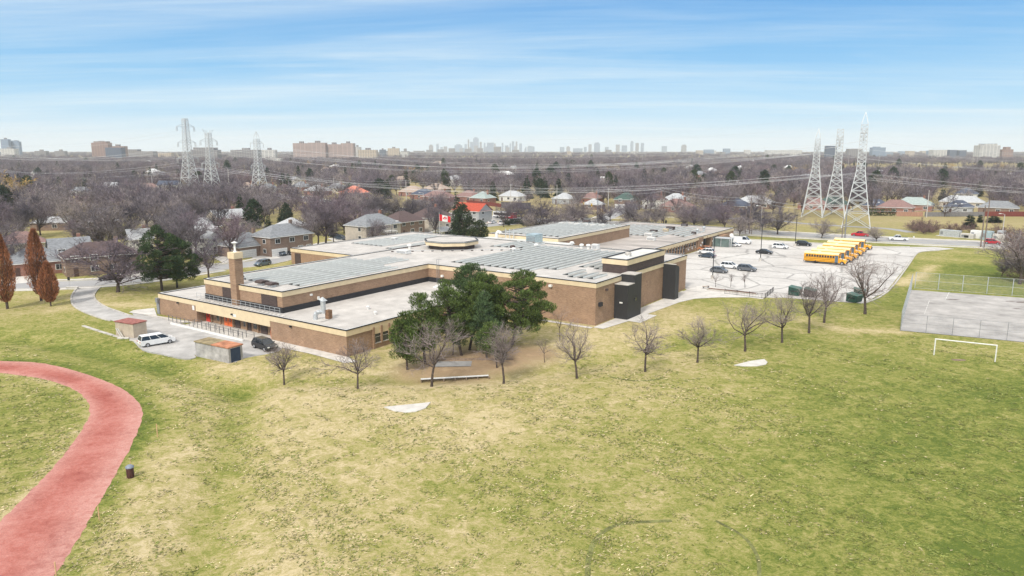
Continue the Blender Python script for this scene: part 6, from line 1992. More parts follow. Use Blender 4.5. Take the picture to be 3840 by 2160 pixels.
car_park_lamp(2672, 1047, 888, 'tall black lamp post beside the grey hatchback')
car_park_lamp(2851, 979, 842, 'black lamp post beside the black sedan')
car_park_lamp(2981, 924, 808, 'black lamp post beside the black SUV at the back of the car park')
# a street lamp head on a curved arm behind the pale house, and one at the gate
o = thing('street_lamp', 'curved-arm street lamp in front of the pale two-storey house', 'street lamp', S(1470, 905), 0)
hh = height_at(1470, 828, S(1470, 905))
MB().path([(0, 0, -.2), (0, 0, hh - 1.5), (.4, 0, hh - .5), (1.6, 0, hh)], .09, 7).build('shaft', M_metal, o)
MB().box(1.4, -.2, hh - .1, 2.3, .2, hh + .08).build('lamp_head', M_lens, o)
# traffic signals
o = thing('traffic_signal', 'yellow traffic signals on a long white mast arm at the far street', 'traffic light', S(2255, 818), PYR + .2)
MB().tube((0, 0, -.2), (0, 0, 6.6), .13, n=7).build('pole', M_polec, o)
MB().tube((0, 0, 6.0), (-8.0, 0, 6.9), .10, n=6).build('mast_arm', M_white, o)
M_yel = mat('signal_yellow', (.70, .42, .02), .5, .08, 2)
for x, z in ((-8.0, 6.3), (-4.4, 5.8), (-.4, 3.6), (.5, 3.4)):
    s_ = MB().box(x - .28, -.35, z - .65, x + .28, -.05, z + .65).build('signal_head', M_yel, o)
    for q in (-.38, 0, .38):
        MB().lathe([(.12, 0), (.12, .02)], 10).build('lens', M_trim, s_, (x, -.36, z + q)).rotation_euler = (R(90), 0, 0)
# flag on its pole
o = thing('flagpole', 'red and white maple leaf flag flying beside the evergreens', 'flag', S(1649, 910), 0)
MB().tube((0, 0, -.2), (0, 0, 9.8), .07, .045, n=8).build('pole', M_white, o)
def flag_bit(x0, x1, m):
    mb = MB()
    n = 5
    vs = []
    for k in range(n + 1):
        x = x0 + (x1 - x0) * k / n
        y = .16 * math.sin(x * 2.6)
        vs += [(x, y, 7.2 - .18 * x), (x, y, 9.3 - .22 * x)]
    mb.add(vs, [(2 * k, 2 * k + 2, 2 * k + 3, 2 * k + 1) for k in range(n)])
    return mb.build('flag_cloth', m, o)
fred = mat('flag_red', (.66, .02, .03), .8, .05, 2)
flag_bit(.06, .95, fred); wht = flag_bit(.95, 2.7, M_white); flag_bit(2.7, 3.6, fred)
leaf = [(0, -.62), (.05, -.30), (.42, -.36), (.36, -.22), (.72, .06), (.62, .10), (.68, .36), (.44, .32), (.40, .42), (.18, .20), (.26, .62), (.14, .56), (0, .82)]
leaf = leaf + [(-x, z) for x, z in leaf[-2:0:-1]]
yb = .16 * math.sin(1.82 * 2.6)
MB().add([(1.82 + x * .95, .16 * math.sin((1.82 + x * .95) * 2.6) - .015, 7.88 + z * .95) for x, z in leaf], [tuple(range(len(leaf)))]).build('maple_leaf', fred, wht)

# ---------------------------------------------------------------- things in the school grounds
def hut(label, p0, p1, p2, h, wallm, roofcols, door, rz_extra=0):
    a, b, c = S(*p0), S(*p1), S(*p2)      # rear-left, near, right corners of the foot
    x = (b - a); y = (c - b)
    L, D = x.length, y.length
    rz = math.atan2(x.y, x.x)
    o = thing('concrete_hut', label, 'hut', a, rz)
    D = max(D, 2.4)
    MB().box(0, 0, -.5, L, D, h).build('wall', wallm, o)
    mb = MB()
    k = len(roofcols)
    for i in range(k):
        mb.box(-.12 + (L + .24) * i / k + (.04 if i else 0), -.12, h + .002, -.12 + (L + .24) * (i + 1) / k, D + .12, h + .16, i)
    mb.build('roof_slab', roofcols, o)
    if door:
        MB().box(L - .02, .35, 0, L + .05, D - .4, h - .15).build('steel_door', mat('navy_steel_door', (.03, .05, .095), .5, .15, 2, streak=(1, 1, .3)), o)
    return o
M_hut = mat('stained_concrete', (.43, .41, .40), .9, .22, .7, bump=.15)
M_hutb = mat('beige_concrete', (.50, .42, .33), .9, .1, .8)
hut('grey concrete storage hut with a navy steel door on the apron', (735, 1336), (860, 1363), (913, 1350), 2.2, M_hut, [mat('mossy_slab', (.30, .24, .14), .95, .25, 1.0), mat('terracotta_slab', (.48, .21, .12), .95, .2, 1.0)], True)
hut('beige windowless concrete hut with a red roof beside the white minivan', (436, 1258), (503, 1269), (557, 1257), 2.3, M_hutb, [mat('red_gravel_roof', (.33, .13, .11), .95, .2, 2)], False)
# leaning boards and old planks by the beige hut
o = thing('scrap_boards', 'pale boards leaning beside the beige concrete hut', 'boards', S(455, 1266), 0)
for k in range(2):
    MB().tube((k * .35, 0, 0), (-.9 + k * .3, .3, 1.5), .09, n=4).build('board', M_concl, o)
MB().box(-.2, -.9, 0, 1.6, -.4, .2).build('board', M_concl, o)
for k, (a, b) in enumerate((((312, 1223), (372, 1243)), ((372, 1243), (428, 1260)), ((428, 1260), (470, 1272)), ((490, 1276), (528, 1284)))):
    p, q = S(*a), S(*b)
    d = q - p
    o = MB().box(0, -.25, 0, d.length - .3, .25, .14).build('old_kerb_stone', M_conc, None, p, math.atan2(d.y, d.x))
    tag(o, 'weathered kerb stone in the line of slabs left of the beige hut', 'kerb stone', 'kerb stones by the beige hut')
# low bench wall on the slope
p, q = S(1578, 1434), S(1832, 1418)
d = q - p
o = thing('long_bench', 'long low white-topped wooden bench on the slope below the pines', 'bench', p, math.atan2(d.y, d.x))
L = d.length
MB().box(0, -.22, .44, L, .22, .50).build('seat', M_white, o)
MB().box(0, .28, .12, L, .36, .42).build('back_board', M_wood, o)
for k in range(7):
    MB().box(L * k / 6 - .08 * (k > 0), -.33, -.1, L * k / 6 + .08, .27, .42).build('leg', M_wood, o)
o = MB().box(-.1, -.06, 0, 11.6, .06, .3).build('timber_edging', M_wood, None, S(1625, 1352), hd((1625, 1352), (1768, 1351)))
tag(o, 'low dark timber edging behind the grey pad under the pines', 'timber edging')
sheet('pad', SP((1622, 1376), (1766, 1374), (1770, 1354), (1628, 1356)), .03, mat('grey_pad', (.33, .32, .31), .92, .12, .6, coords='World'))
# half-round concrete pads let into the field
def pad(pts, lab):
    c = S(*pts[0])
    q = [S(*p) for p in pts]
    o = MB().prism([(v.x - c.x, v.y - c.y) for v in q], -.3, .09).build('concrete_pad', M_concl, None, c)
    tag(o, lab, 'concrete pad')
pad([(1440, 1528), (1475, 1542), (1520, 1549), (1560, 1545), (1596, 1532), (1615, 1510), (1530, 1519)], 'half-moon concrete pad in the middle of the field')
pad([(2752, 1371), (2790, 1375), (2840, 1374), (2872, 1368), (2878, 1360), (2866, 1348), (2810, 1356)], 'wedge-shaped concrete pad on the far side of the field')
# goal
a, b = S(3502, 1331), S(3731, 1357)
d = b - a
L = d.length
o = thing('football_goal', 'white goal frame on the right of the field', 'goal', a, math.atan2(d.y, d.x))
for x in (0, L):
    MB().tube((x, 0, -.2), (x, 0, 2.44), .085, n=10).build('post', M_white, o)
MB().tube((-.085, 0, 2.44), (L + .085, 0, 2.44), .085, n=10).build('crossbar', M_white, o)
X, Y = flat(3595, 1350)
sheet('worn_goal_mouth', [(X + 1.1 * math.cos(k * .52), Y + .5 * math.sin(k * .52)) for k in range(12)], .012, mat('bare_earth', (.24, .17, .12), .95, .2, 1, coords='World'))
o = thing('round_sign', 'white round sign on a pale post beside the glass school porch', 'sign', AB(151.6, -7.0), HR)
MB().tube((0, 0, -.2), (0, 0, 4.6), .09, n=7).build('post', M_white, o)
MB().tube((0, -.12, 4.0), (0, -.06, 4.0), .62, n=16).build('sign_plate', M_white, o)
# litter bin and stakes along the track
def bin_(p, lab):
    o = thing('litter_bin', lab, 'litter bin', p, 0)
    MB().lathe([(.30, 0), (.33, .1), (.33, .95), (.31, 1.0)], 16).build('drum', mat('rusty_brown_drum', (.085, .035, .03), .7, .25, 3, streak=(4, 4, .5)), o)
    MB().lathe([(.38, .98), (.38, 1.08), (.20, 1.22), (.08, 1.25)], 16).build('lid', mat('grey_lid', (.22, .25, .31), .4, .1, 3), o)
    MB().tube((-.03, .3, 0), (-.06, .3, 1.65), .03, n=4).build('stake', M_stake, o)
M_stake = mat('new_pine_stake', (.62, .40, .22), .8, .1, 4)
bin_(S(490, 1790), 'rusty brown litter bin with a grey lid beside the red track')
for (x, y), h, lab in (((591, 1638), 1.45, 'wooden stake in the grass right of the bend of the track'), ((373, 1953), 1.25, 'wooden stake in the grass nearest the bottom left of the track'), ((212, 2165), 1.2, 'wooden stake at the bottom edge beside the track')):
    o = MB().box(-.035, -.035, -.2, .035, .035, h).build('wooden_stake', M_stake, None, S(x, y))
    tag(o, lab, 'stake')
# railings of the ramp in front of the school
def railing(label, pts, h, step, m, group=None, fill=False):
    c = S(*pts[0])
    o = thing('railing', label, 'railing', c, 0, group)
    q = [S(*p) - c for p in pts]
    rails = MB()
    for a, b in zip(q[:-1], q[1:]):
        d = b - a
        n = max(1, int(round(d.length / step)))
        for k in range(n + 1):
            e = a + d * (k / n)
            MB().tube(e + Vector((0, 0, -.2)), e + Vector((0, 0, h)), .035, n=6).build('post', m, o)
        for z in (h, h * .55):
            rails.tube(a + Vector((0, 0, z)), b + Vector((0, 0, z)), .03, n=6)
    rails.build('rail', m, o)
    return o
c1s = lambda x, y: (500 + x / 2.4146, 900 + y / 2.4146)
mb = MB()
MB_ramp = [AB(*p) for p in ((-3.4, 18.0), (-3.4, 37.5), (-4.9, 41.5), (-5.2, 41.5), (-4.6, 18.0))]
o = MB().prism([(v.x, v.y) for v in [AB(-3.35, 20), AB(-3.35, 40.5), AB(-3.15, 40.5), AB(-3.15, 20)]], 0, .34).build('ramp_kerb', M_white)
tag(o, 'low pale concrete kerb wall along the entrance ramp', 'kerb wall')
def railing_ab(label, pts, h, step, m):
    o = thing('railing', label, 'railing', AB(*pts[0]), SROT)
    q = [Vector((p[0] - pts[0][0], p[1] - pts[0][1], (p[2] if len(p) > 2 else 0))) for p in pts]
    rails = MB()
    for a, b in zip(q[:-1], q[1:]):
        d = b - a
        n = max(1, int(round(d.length / step)))
        for k in range(n + 1):
            e = a + d * (k / n)
            MB().tube(e + Vector((0, 0, -.1)), e + Vector((0, 0, h)), .055, n=6).build('post', m, o)
        for z in (h, h * .55):
            rails.tube(a + Vector((0, 0, z)), b + Vector((0, 0, z)), .025, n=6)
    rails.build('rail', m, o)
M_rail = mat('grey_rail', (.16, .16, .165), .5, .1, 3, metal=.2)
railing_ab('grey railing on the outer edge of the entrance ramp', [(-3.25, 20, .3), (-3.25, 41, .3)], 1.0, 1.25, M_rail)
railing_ab('grey handrail between the ramp and the orange doors', [(-1.5, 19.5, .1), (-1.5, 36, .1)], 1.0, 2.0, M_rail)
# bike stand behind the dumpsters: fence of upright bars
def bar_fence(label, pts):
    c = S(*pts[0])
    o = thing('bar_fence', label, 'fence', c, 0)
    q = [S(*p) - c for p in pts]
    mb = MB()
    for a, b in zip(q[:-1], q[1:]):
        d = b - a
        for z in (.15, 1.0):
            mb.tube(a + Vector((0, 0, z)), b + Vector((0, 0, z)), .03, n=5)
        n = int(d.length / .32)
        for k in range(n):
            e = a + d * (k / n)
            mb.tube(e + Vector((0, 0, .1)), e + Vector((0, 0, 1.0)), .018, n=4)
        for k in range(int(d.length / 2.6) + 1):
            e = a + d * (k * 2.6 / d.length)
            MB().tube(e + Vector((0, 0, -.1)), e + Vector((0, 0, 1.15)), .05, n=6).build('post', M_black, o)
    mb.build('bar_panel', M_black, o)
bar_fence('black bar fence around the planting strip at the near edge of the car park', [(2718, 1102), (2868, 1120), (2902, 1092)])
o = thing('planter_edge', 'long low brown planter along the near edge of the car park', 'planter', S(2650, 1088), hd((2650, 1088), (2835, 1108)))
Lp = (S(2835, 1108) - S(2650, 1088)).length
MB().box(0, 0, -.1, Lp, 1.4, .3).build('kerb', M_conc, o)
MB().box(.2, .2, .3, Lp - .2, 1.2, .34).build('soil', mat('bark_mulch', (.16, .09, .06), .95, .2, 3), o)
sheet('footpath', SP((2570, 1086), (2640, 1068), (2730, 1090), (2870, 1112), (2860, 1122), (2720, 1106), (2640, 1098)), .036, M_concl)
def bench(p, rz, lab):
    o = thing('bench', lab, 'bench', p, rz)
    MB().box(-.9, -.22, .42, .9, .22, .48).build('seat', M_wood, o)
    for x in (-.7, .7):
        MB().box(x - .06, -.18, -.05, x + .06, .18, .42).build('leg', M_metal, o)
bench(S(2647, 1081), .5, 'small wooden bench at the left end of the car park planter')
o = thing('picnic_table', 'weathered picnic table half hidden under the pines', 'picnic table', S(1662, 1280), .6)
MB().box(-.9, -.4, .72, .9, .4, .78).build('table_top', M_wood, o)
for s in (-1, 1):
    MB().box(-.9, s * .75 - .14, .42, .9, s * .75 + .14, .47).build('seat', M_wood, o)
    MB().box(s * .6 - .05, -.8, .36, s * .6 + .05, .8, .42).box(s * .6 - .05, -.35, 0, s * .6 + .05, -.27, .72).box(s * .6 - .05, .27, 0, s * .6 + .05, .35, .72).build('leg', M_wood, o)
# dumpsters
def dumpster(p, rz, lab, s=1.0, m=M_green):
    o = thing('dumpster', lab, 'dumpster', p, rz, 'dumpsters')
    MB().side([(-1.0 * s, .12), (.85 * s, .12), (1.0 * s, .8 * s), (1.0 * s, 1.25 * s), (-1.0 * s, 1.55 * s)], -1.1 * s, 1.1 * s).build('body', m, o)
    MB().add([(-1.05 * s, -1.15 * s, 1.57 * s), (1.05 * s, -1.15 * s, 1.27 * s), (1.05 * s, 1.15 * s, 1.27 * s), (-1.05 * s, 1.15 * s, 1.57 * s), (-1.05 * s, -1.15 * s, 1.62 * s), (1.05 * s, -1.15 * s, 1.32 * s), (1.05 * s, 1.15 * s, 1.32 * s), (-1.05 * s, 1.15 * s, 1.62 * s)], [(4, 5, 6, 7), (0, 1, 5, 4), (1, 2, 6, 5), (2, 3, 7, 6), (3, 0, 4, 7), (3, 2, 1, 0)]).build('lid', mat('green_lid', (.06, .13, .10), .5, .15, 2), o)
    for y in (-1, 1):
        MB().box(-.6 * s, y * 1.12 * s - .06, .8 * s, .6 * s, y * 1.12 * s + .06, .95 * s).build('lift_pocket', M_trim, o)
dumpster(S(2982, 1106), HR, 'tall dark green dumpster standing alone behind the trio of trees', 1.15)
dumpster(S(3038, 1112), HR, 'dark dumpster seen through the bare tree crown', 1.1, M_trim)
dumpster(S(3203, 1132), HR - .3, 'dark green dumpster beside the tallest tree of the row, left one', 1.1)
dumpster(S(3222, 1112), HR + .2, 'green dumpster behind the left one beside the tallest tree', 1.1)
# chain-link fences round the court
M_link = bpy.data.materials.new('chain_link')
M_link.use_nodes = True
t = M_link.node_tree
b = t.nodes['Principled BSDF']
b.inputs['Base Color'].default_value = (.38, .40, .46, 1)
b.inputs['Roughness'].default_value = .5
b.inputs['Metallic'].default_value = .2
tr_ = N(t, 'ShaderNodeBsdfTransparent')
mx = N(t, 'ShaderNodeMixShader')
lnz = N(t, 'ShaderNodeTexNoise')
lnz.inputs['Scale'].default_value = 1.2
t.links.new(N(t, 'ShaderNodeTexCoord').outputs['Object'], lnz.inputs['Vector'])
t.links.new(ramp(t, lnz.outputs[0], [(.3, .06), (.7, .14)]), mx.inputs[0])
t.links.new(tr_.outputs[0], mx.inputs[1])
t.links.new(b.outputs[0], mx.inputs[2])
t.links.new(mx.outputs[0], t.nodes['Material Output'].inputs[0])
def chain_fence(label, p, q, h, step, m_link=None, postm=None, fw=.05, mid=True):
    a, c = S(*p), S(*q)
    d = c - a
    L = d.length
    o = thing('chain_link_fence', label, 'fence', a, math.atan2(d.y, d.x))
    n = max(1, int(round(L / step)))
    for k in range(n + 1):
        MB().tube((L * k / n, 0, -.2), (L * k / n, 0, h), fw, n=7).build('post', postm or M_galv, o)
    mb = MB()
    for z in ((h - .03, h * .5, .1) if mid else (h - .03, .1)):
        mb.tube((0, 0, z), (L, 0, z), .022, n=5)
    mb.build('rail', postm or M_galv, o)
    MB().add([(0, .03, .05), (L, .03, .05), (L, .03, h), (0, .03, h)], [(0, 1, 2, 3)]).build('mesh', m_link or M_link, o)
chain_fence('tall chain-link fence with pale posts along the far side of the court', (3430, 1081), (4200, 1140), 3.6, 4.4, fw=.075)
M_link2 = M_link.copy(); M_link2.name = 'dense_chain_link'
for n_ in M_link2.node_tree.nodes:
    if n_.type == 'VALTORGB':
        n_.color_ramp.elements[0].color = (.30, .30, .30, 1); n_.color_ramp.elements[1].color = (.52, .52, .52, 1)
chain_fence('chain-link fence along the left end of the court seen almost edge on', (3376, 1240), (3418, 1083), 3.4, 3.2, m_link=M_link2)
chain_fence('chain-link fence along the near side of the court', (3376, 1241), (3990, 1297), 3.0, 4.0, postm=M_metal, fw=.035)
# small signs and boxes by the kerbs
def street_sign(p, h, w_, hh_, m, lab, rz=HR):
    o = thing('street_sign', lab, 'sign', p, rz)
    MB().tube((0, 0, -.2), (0, 0, h), .035, n=6).build('post', M_galv, o)
    MB().box(-w_ / 2, -.06, h - hh_, w_ / 2, -.03, h).build('sign_plate', m, o)
street_sign(S(2855, 866), 3.4, .7, .5, mat('sign_blue', (.08, .20, .50), .5, .05, 2), 'small blue sign beside the lamp pole at the school corner')
street_sign(S(262, 1083), 2.6, .55, .7, M_trim, 'dark sign plate on a post at the mouth of the drive', 0)
street_sign(S(3425, 904), 1.6, .5, .4, M_white, 'little white sign on the verge beside the white pickup', 0)
street_sign(S(3065, 888), .9, 1.6, .5, M_white, 'low white board on the verge at the top of the car park', 0)
o = MB().box(-1.2, -.3, 0, 1.2, .3, .5).box(-1.3, -.35, .5, 1.3, .35, .58).build('gate_block', M_concl, None, S(272, 1085), 0)
tag(o, 'low white concrete block at the mouth of the drive', 'concrete block')
for k, (x, y, lab) in enumerate(((2428, 829, 'dark bin-like hydrant on the grass left of the double wooden pole'), (2497, 836, 'dark hydrant on the grass right of the double wooden pole'))):
    o = thing('hydrant', lab, 'hydrant', S(x, y), 0)
    MB().lathe([(.35, 0), (.35, .9), (.25, 1.1), (.1, 1.3)], 9).build('barrel', M_trim, o)
    MB().box(-.5, -.1, .6, .5, .1, .8).build('outlet', M_trim, o)
# equipment yard on the right
o = thing('equipment_yard', 'pale fenced utility equipment with grey cabinets beside the bushes on the right', 'utility cabinets', S(3520, 885), hd((3520, 885), (3745, 905)))
MB().box(-1, 0, 0, 9, 5, .12).build('pad', M_concl, o)
for x0, x1, y0, h, m in ((0, 6.5, .3, 2.3, M_galv), (7, 11.0, 0, 1.6, M_concl), (9.0, 13.0, 2.6, 2.7, M_white), (13.2, 16.4, .4, 3.0, M_duct), (16.6, 20, .8, 2.2, M_concl), (17, 19, 3, 3.2, M_galv)):
    cb_ = MB().box(x0, y0, 0, x1, y0 + 2, h).build('cabinet', m, o)
    MB().box(x0 + .3, y0 - .04, h * .3, x0 + 1.2, y0, h * .75).build('cabinet_door', M_metal, cb_)
MB().box(8.2, -.06, .3, 9.6, 0, 1.1).build('open_hatch', M_trim, o)
# thickets of brush
BR = [bare_proto('brush', 200 + k, 4.2, .25, 1.35, 9, 3, .035, varied('reddish_brush', [(.20, .13, .125), (.23, .155, .14)], island=True, amount=.35), dense=1.3, up=.2) for k in range(2)]
for k, (x, y, s, lab) in enumerate(((3440, 868, 1.25, 0), (3462, 876, 1.2, 0), (3485, 872, 1.3, 0), (3425, 862, 1.0, 0), (3505, 868, 1.1, 0), (3455, 862, 1.3, 0), (3790, 905, 1.3, 1), (3815, 925, 1.4, 1), (3840, 950, 1.5, 1), (3800, 950, 1.1, 1), (3830, 985, 1.5, 1), (3860, 1010, 1.5, 1), (3845, 905, 1.6, 1), (3790, 1005, 1.0, 1), (3850, 1060, 1.4, 1), (3600, 868, 1.0, 2), (3640, 872, 1.0, 2), (3560, 866, 1.0, 2), (3740, 880, 1.2, 2), (3770, 890, 1.2, 2))):
    tree('bush', ('dense reddish-brown bare bush in the thicket left of the equipment yard', 'reddish-brown bare bush in the thicket at the right edge', 'bare bush behind the equipment yard')[lab], BR[k % 2], S(x, y), k * 1.7, s, ('thicket left of the equipment yard', 'thicket at the right edge', 'bushes behind the equipment yard')[lab], 'bush')
rs = random.Random(44)
for k in range(12):
    x = 2980 + k * 8
    tree('bush', 'small dark shrub in the planting by the city bus', BUSHY[0], S(1895 + k * 7, 842 + rs.uniform(-3, 5)), k, (.2, .2, .2), 'shrubs by the city bus', 'shrub')

# ---------------------------------------------------------------- the skyline
def facade(name, wall, band, fw=3.2, fh=3.0, vertical=False):
    if name in MATS:
        return MATS[name]
    m = bpy.data.materials.new(name)
    m.use_nodes = True
    t = m.node_tree
    b = t.nodes['Principled BSDF']
    b.inputs['Roughness'].default_value = .6
    b.inputs['Specular IOR Level'].default_value = .3
    sp = N(t, 'ShaderNodeSeparateXYZ')
    t.links.new(N(t, 'ShaderNodeTexCoord').outputs['Object'], sp.inputs[0])
    cb_ = N(t, 'ShaderNodeCombineXYZ')
    t.links.new(math_n(t, 'ADD', sp.outputs[0], sp.outputs[1]), cb_.inputs[0])
    t.links.new(sp.outputs[2], cb_.inputs[1])
    br = N(t, 'ShaderNodeTexBrick')
    br.offset = 0
    br.inputs['Scale'].default_value = 1
    br.inputs['Brick Width'].default_value = fw
    br.inputs['Row Height'].default_value = fh
    br.inputs['Mortar Size'].default_value = .95 if not vertical else 1.1
    br.inputs['Mortar Smooth'].default_value = 0
    br.inputs['Color1'].default_value = (*band, 1)
    br.inputs['Color2'].default_value = (*[c * .8 for c in band], 1)
    br.inputs['Mortar'].default_value = (*wall, 1)
    t.links.new(cb_.outputs[0], br.inputs['Vector'])
    t.links.new(br.outputs[0], b.inputs['Base Color'])
    MATS[name] = m
    return m
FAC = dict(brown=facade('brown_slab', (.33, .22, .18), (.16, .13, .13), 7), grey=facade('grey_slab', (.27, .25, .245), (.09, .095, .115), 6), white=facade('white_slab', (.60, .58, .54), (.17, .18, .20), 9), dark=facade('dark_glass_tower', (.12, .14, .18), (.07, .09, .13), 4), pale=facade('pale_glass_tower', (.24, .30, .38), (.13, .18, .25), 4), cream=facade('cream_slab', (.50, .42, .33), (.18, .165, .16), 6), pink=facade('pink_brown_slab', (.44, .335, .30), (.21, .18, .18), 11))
def tower_b(x0, x1, yt, dist, m, label, depth=None, steps=(), yb=None, group=None, cap=True, rz=0.0, top=None):
    wd = (x1 - x0) / FPX * dist
    xc = ((x0 + x1) / 2 - 1920) / FPX * dist / 1.0
    fwd = dist
    h = CH + (1080 - yt) / FPX * dist * CT - ST * dist + 0.0
    h = CH + (ray(0, yt)[2] / ray(0, yt)[1]) * dist
    o = thing('tower_block' if h > 14 else 'low_block', label, 'apartment tower' if h > 14 else 'building', (xc, fwd, 0), rz, group)
    depth = depth or max(14, min(wd * .5, 26))
    MB().box(-wd / 2, 0, -1, wd / 2, depth, h).build('block', m, o)
    for (f0, f1, yy) in steps:
        hh = CH + (ray(0, yy)[2] / ray(0, yy)[1]) * dist
        MB().box(-wd / 2 + wd * f0, 1.0, h, -wd / 2 + wd * f1, depth - 1, hh).build('upper_block', m, o)
    if cap and h > 14:
        MB().box(-wd * .12, depth * .3, h, wd * .14, depth * .7, h + 4.5).build('plant_room', FAC['grey'], o)
    return o
F_ = FAC
tower_b(39, 67, 522, 2500, F_['pale'], 'tall grey-blue twin tower at the far left, left one', group='far left twin towers')
tower_b(74, 105, 531, 2520, F_['pale'], 'tall grey-blue twin tower at the far left, right one', steps=((.1, .8, 527),), group='far left twin towers')
tower_b(34, 86, 557, 2400, F_['white'], 'white balconied block in front of the far left twin towers')
tower_b(-10, 32, 569, 2450, F_['dark'], 'dark low tower cut by the left edge')
tower_b(159, 200, 566, 2500, F_['grey'], 'squat grey tower left of two small ones, right of the twin towers')
tower_b(233, 270, 566, 2500, F_['grey'], 'squat grey tower right of two small ones, with a low wing')
tower_b(371, 432, 535, 1900, F_['brown'], 'big stepped brown apartment block left of the first pylon', steps=((.15, .9, 530),))
tower_b(434, 490, 548, 2000, F_['brown'], 'brown apartment block adjoining the big stepped one')
tower_b(421, 480, 553, 1840, F_['dark'], 'dark glass-fronted block before the stepped brown one', cap=False)
tower_b(495, 596, 567, 2100, F_['grey'], 'long pale grey block with a flat roof left of the first pylon', steps=((.0, .42, 560),), cap=False)
tower_b(614, 662, 573, 2200, F_['cream'], 'small cream flat block just left of the first pylon', cap=False)
tower_b(735, 833, 562, 1800, F_['grey'], 'grey slab with raised centre behind the horned pylon', steps=((.1, .88, 553),))
tower_b(882, 983, 562, 1800, F_['grey'], 'grey slab behind the third left pylon', cap=True)
tower_b(997, 1047, 562, 1700, F_['white'], 'white striped tower right of the third left pylon')
tower_b(1008, 1066, 594, 1500, F_['white'], 'low white building below the white striped tower', cap=False)
for k, (a, b_, y) in enumerate(((1113, 1168, 537), (1168, 1232, 535), (1232, 1290, 541), (1290, 1336, 537))):
    tower_b(a, b_, y, 1850 - (k % 2) * 12, F_['pink'], ('long pinkish apartment slab, first section from the left', 'long pinkish apartment slab, second section with the highest roof', 'long pinkish apartment slab, third and lowest section', 'long pinkish apartment slab, last section on the right')[k], depth=24, group='long apartment slab')
tower_b(1336, 1361, 551, 1900, F_['white'], 'slim white tower hard right of the long pinkish slab')
tower_b(1352, 1420, 562, 1750, F_['cream'], 'cream balconied block with penthouse right of the long pinkish slab')
tower_b(1431, 1453, 561, 2600, F_['dark'], 'small dark tower between two cream blocks')
tower_b(1462, 1503, 556, 2500, F_['cream'], 'cream and brown striped tower left of the downtown cluster')
tower_b(1510, 1541, 567, 3200, F_['grey'], 'low grey stepped block left of the downtown cluster', steps=((.35, .65, 557),), cap=False)
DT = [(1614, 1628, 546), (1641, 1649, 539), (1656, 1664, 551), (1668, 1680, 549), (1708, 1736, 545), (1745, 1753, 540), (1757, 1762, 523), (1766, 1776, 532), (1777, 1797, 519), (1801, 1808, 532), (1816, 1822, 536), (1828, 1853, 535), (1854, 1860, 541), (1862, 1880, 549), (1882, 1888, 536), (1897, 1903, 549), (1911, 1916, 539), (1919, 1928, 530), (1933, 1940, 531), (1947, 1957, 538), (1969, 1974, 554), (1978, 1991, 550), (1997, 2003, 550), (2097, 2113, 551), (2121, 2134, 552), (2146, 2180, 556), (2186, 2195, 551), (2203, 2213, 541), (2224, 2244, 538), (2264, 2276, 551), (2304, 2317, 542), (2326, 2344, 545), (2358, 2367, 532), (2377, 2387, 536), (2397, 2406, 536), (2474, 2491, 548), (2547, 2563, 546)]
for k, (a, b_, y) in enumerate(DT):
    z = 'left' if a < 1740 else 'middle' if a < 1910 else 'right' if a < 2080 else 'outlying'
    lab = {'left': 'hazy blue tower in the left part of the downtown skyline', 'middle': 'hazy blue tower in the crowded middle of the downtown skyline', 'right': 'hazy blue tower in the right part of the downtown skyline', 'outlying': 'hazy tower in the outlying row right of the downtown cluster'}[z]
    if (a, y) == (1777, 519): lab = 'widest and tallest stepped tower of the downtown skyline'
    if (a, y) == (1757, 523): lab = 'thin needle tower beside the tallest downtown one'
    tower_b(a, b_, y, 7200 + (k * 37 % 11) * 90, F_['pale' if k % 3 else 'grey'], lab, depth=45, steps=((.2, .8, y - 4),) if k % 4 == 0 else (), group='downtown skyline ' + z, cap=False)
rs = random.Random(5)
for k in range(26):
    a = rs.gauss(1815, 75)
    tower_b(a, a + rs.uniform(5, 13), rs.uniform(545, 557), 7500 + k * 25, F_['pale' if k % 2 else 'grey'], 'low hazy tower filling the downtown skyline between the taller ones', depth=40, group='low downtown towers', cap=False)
for k in range(22):
    a = rs.choice((rs.uniform(0, 360), rs.uniform(560, 1110), rs.uniform(1420, 1600), rs.uniform(2100, 2700), rs.uniform(2900, 3840)))
    wd_ = rs.uniform(14, 44)
    tower_b(a, a + wd_, rs.uniform(563, 572), rs.uniform(2600, 4200), F_[rs.choice(('pale', 'white', 'grey', 'cream'))], 'small pale hazy block on the horizon between the larger ones', depth=25, group='small blocks on the horizon', cap=False)
for a, b_, y, lab in ((1604, 1625, 562, 'dark mid-rise in front of the left of downtown'), (1645, 1668, 560, 'grey mid-rise in front of the left of downtown'), (1686, 1709, 556, 'dark blue mid-rise in front of the left of downtown'), (1746, 1770, 558, 'dark blue mid-rise before the tallest downtown tower'), (1792, 1812, 556, 'white-edged mid-rise before the middle of downtown'), (1853, 1880, 551, 'grey mid-rise before the right of downtown'), (2267, 2287, 562, 'low grey block among the outlying towers'), (1920, 1946, 562, 'low dark block at the foot of downtown')):
    tower_b(a, b_, y, 4300, F_['grey' if k % 2 else 'dark'], lab, depth=30, group='mid-rises before downtown', cap=False)
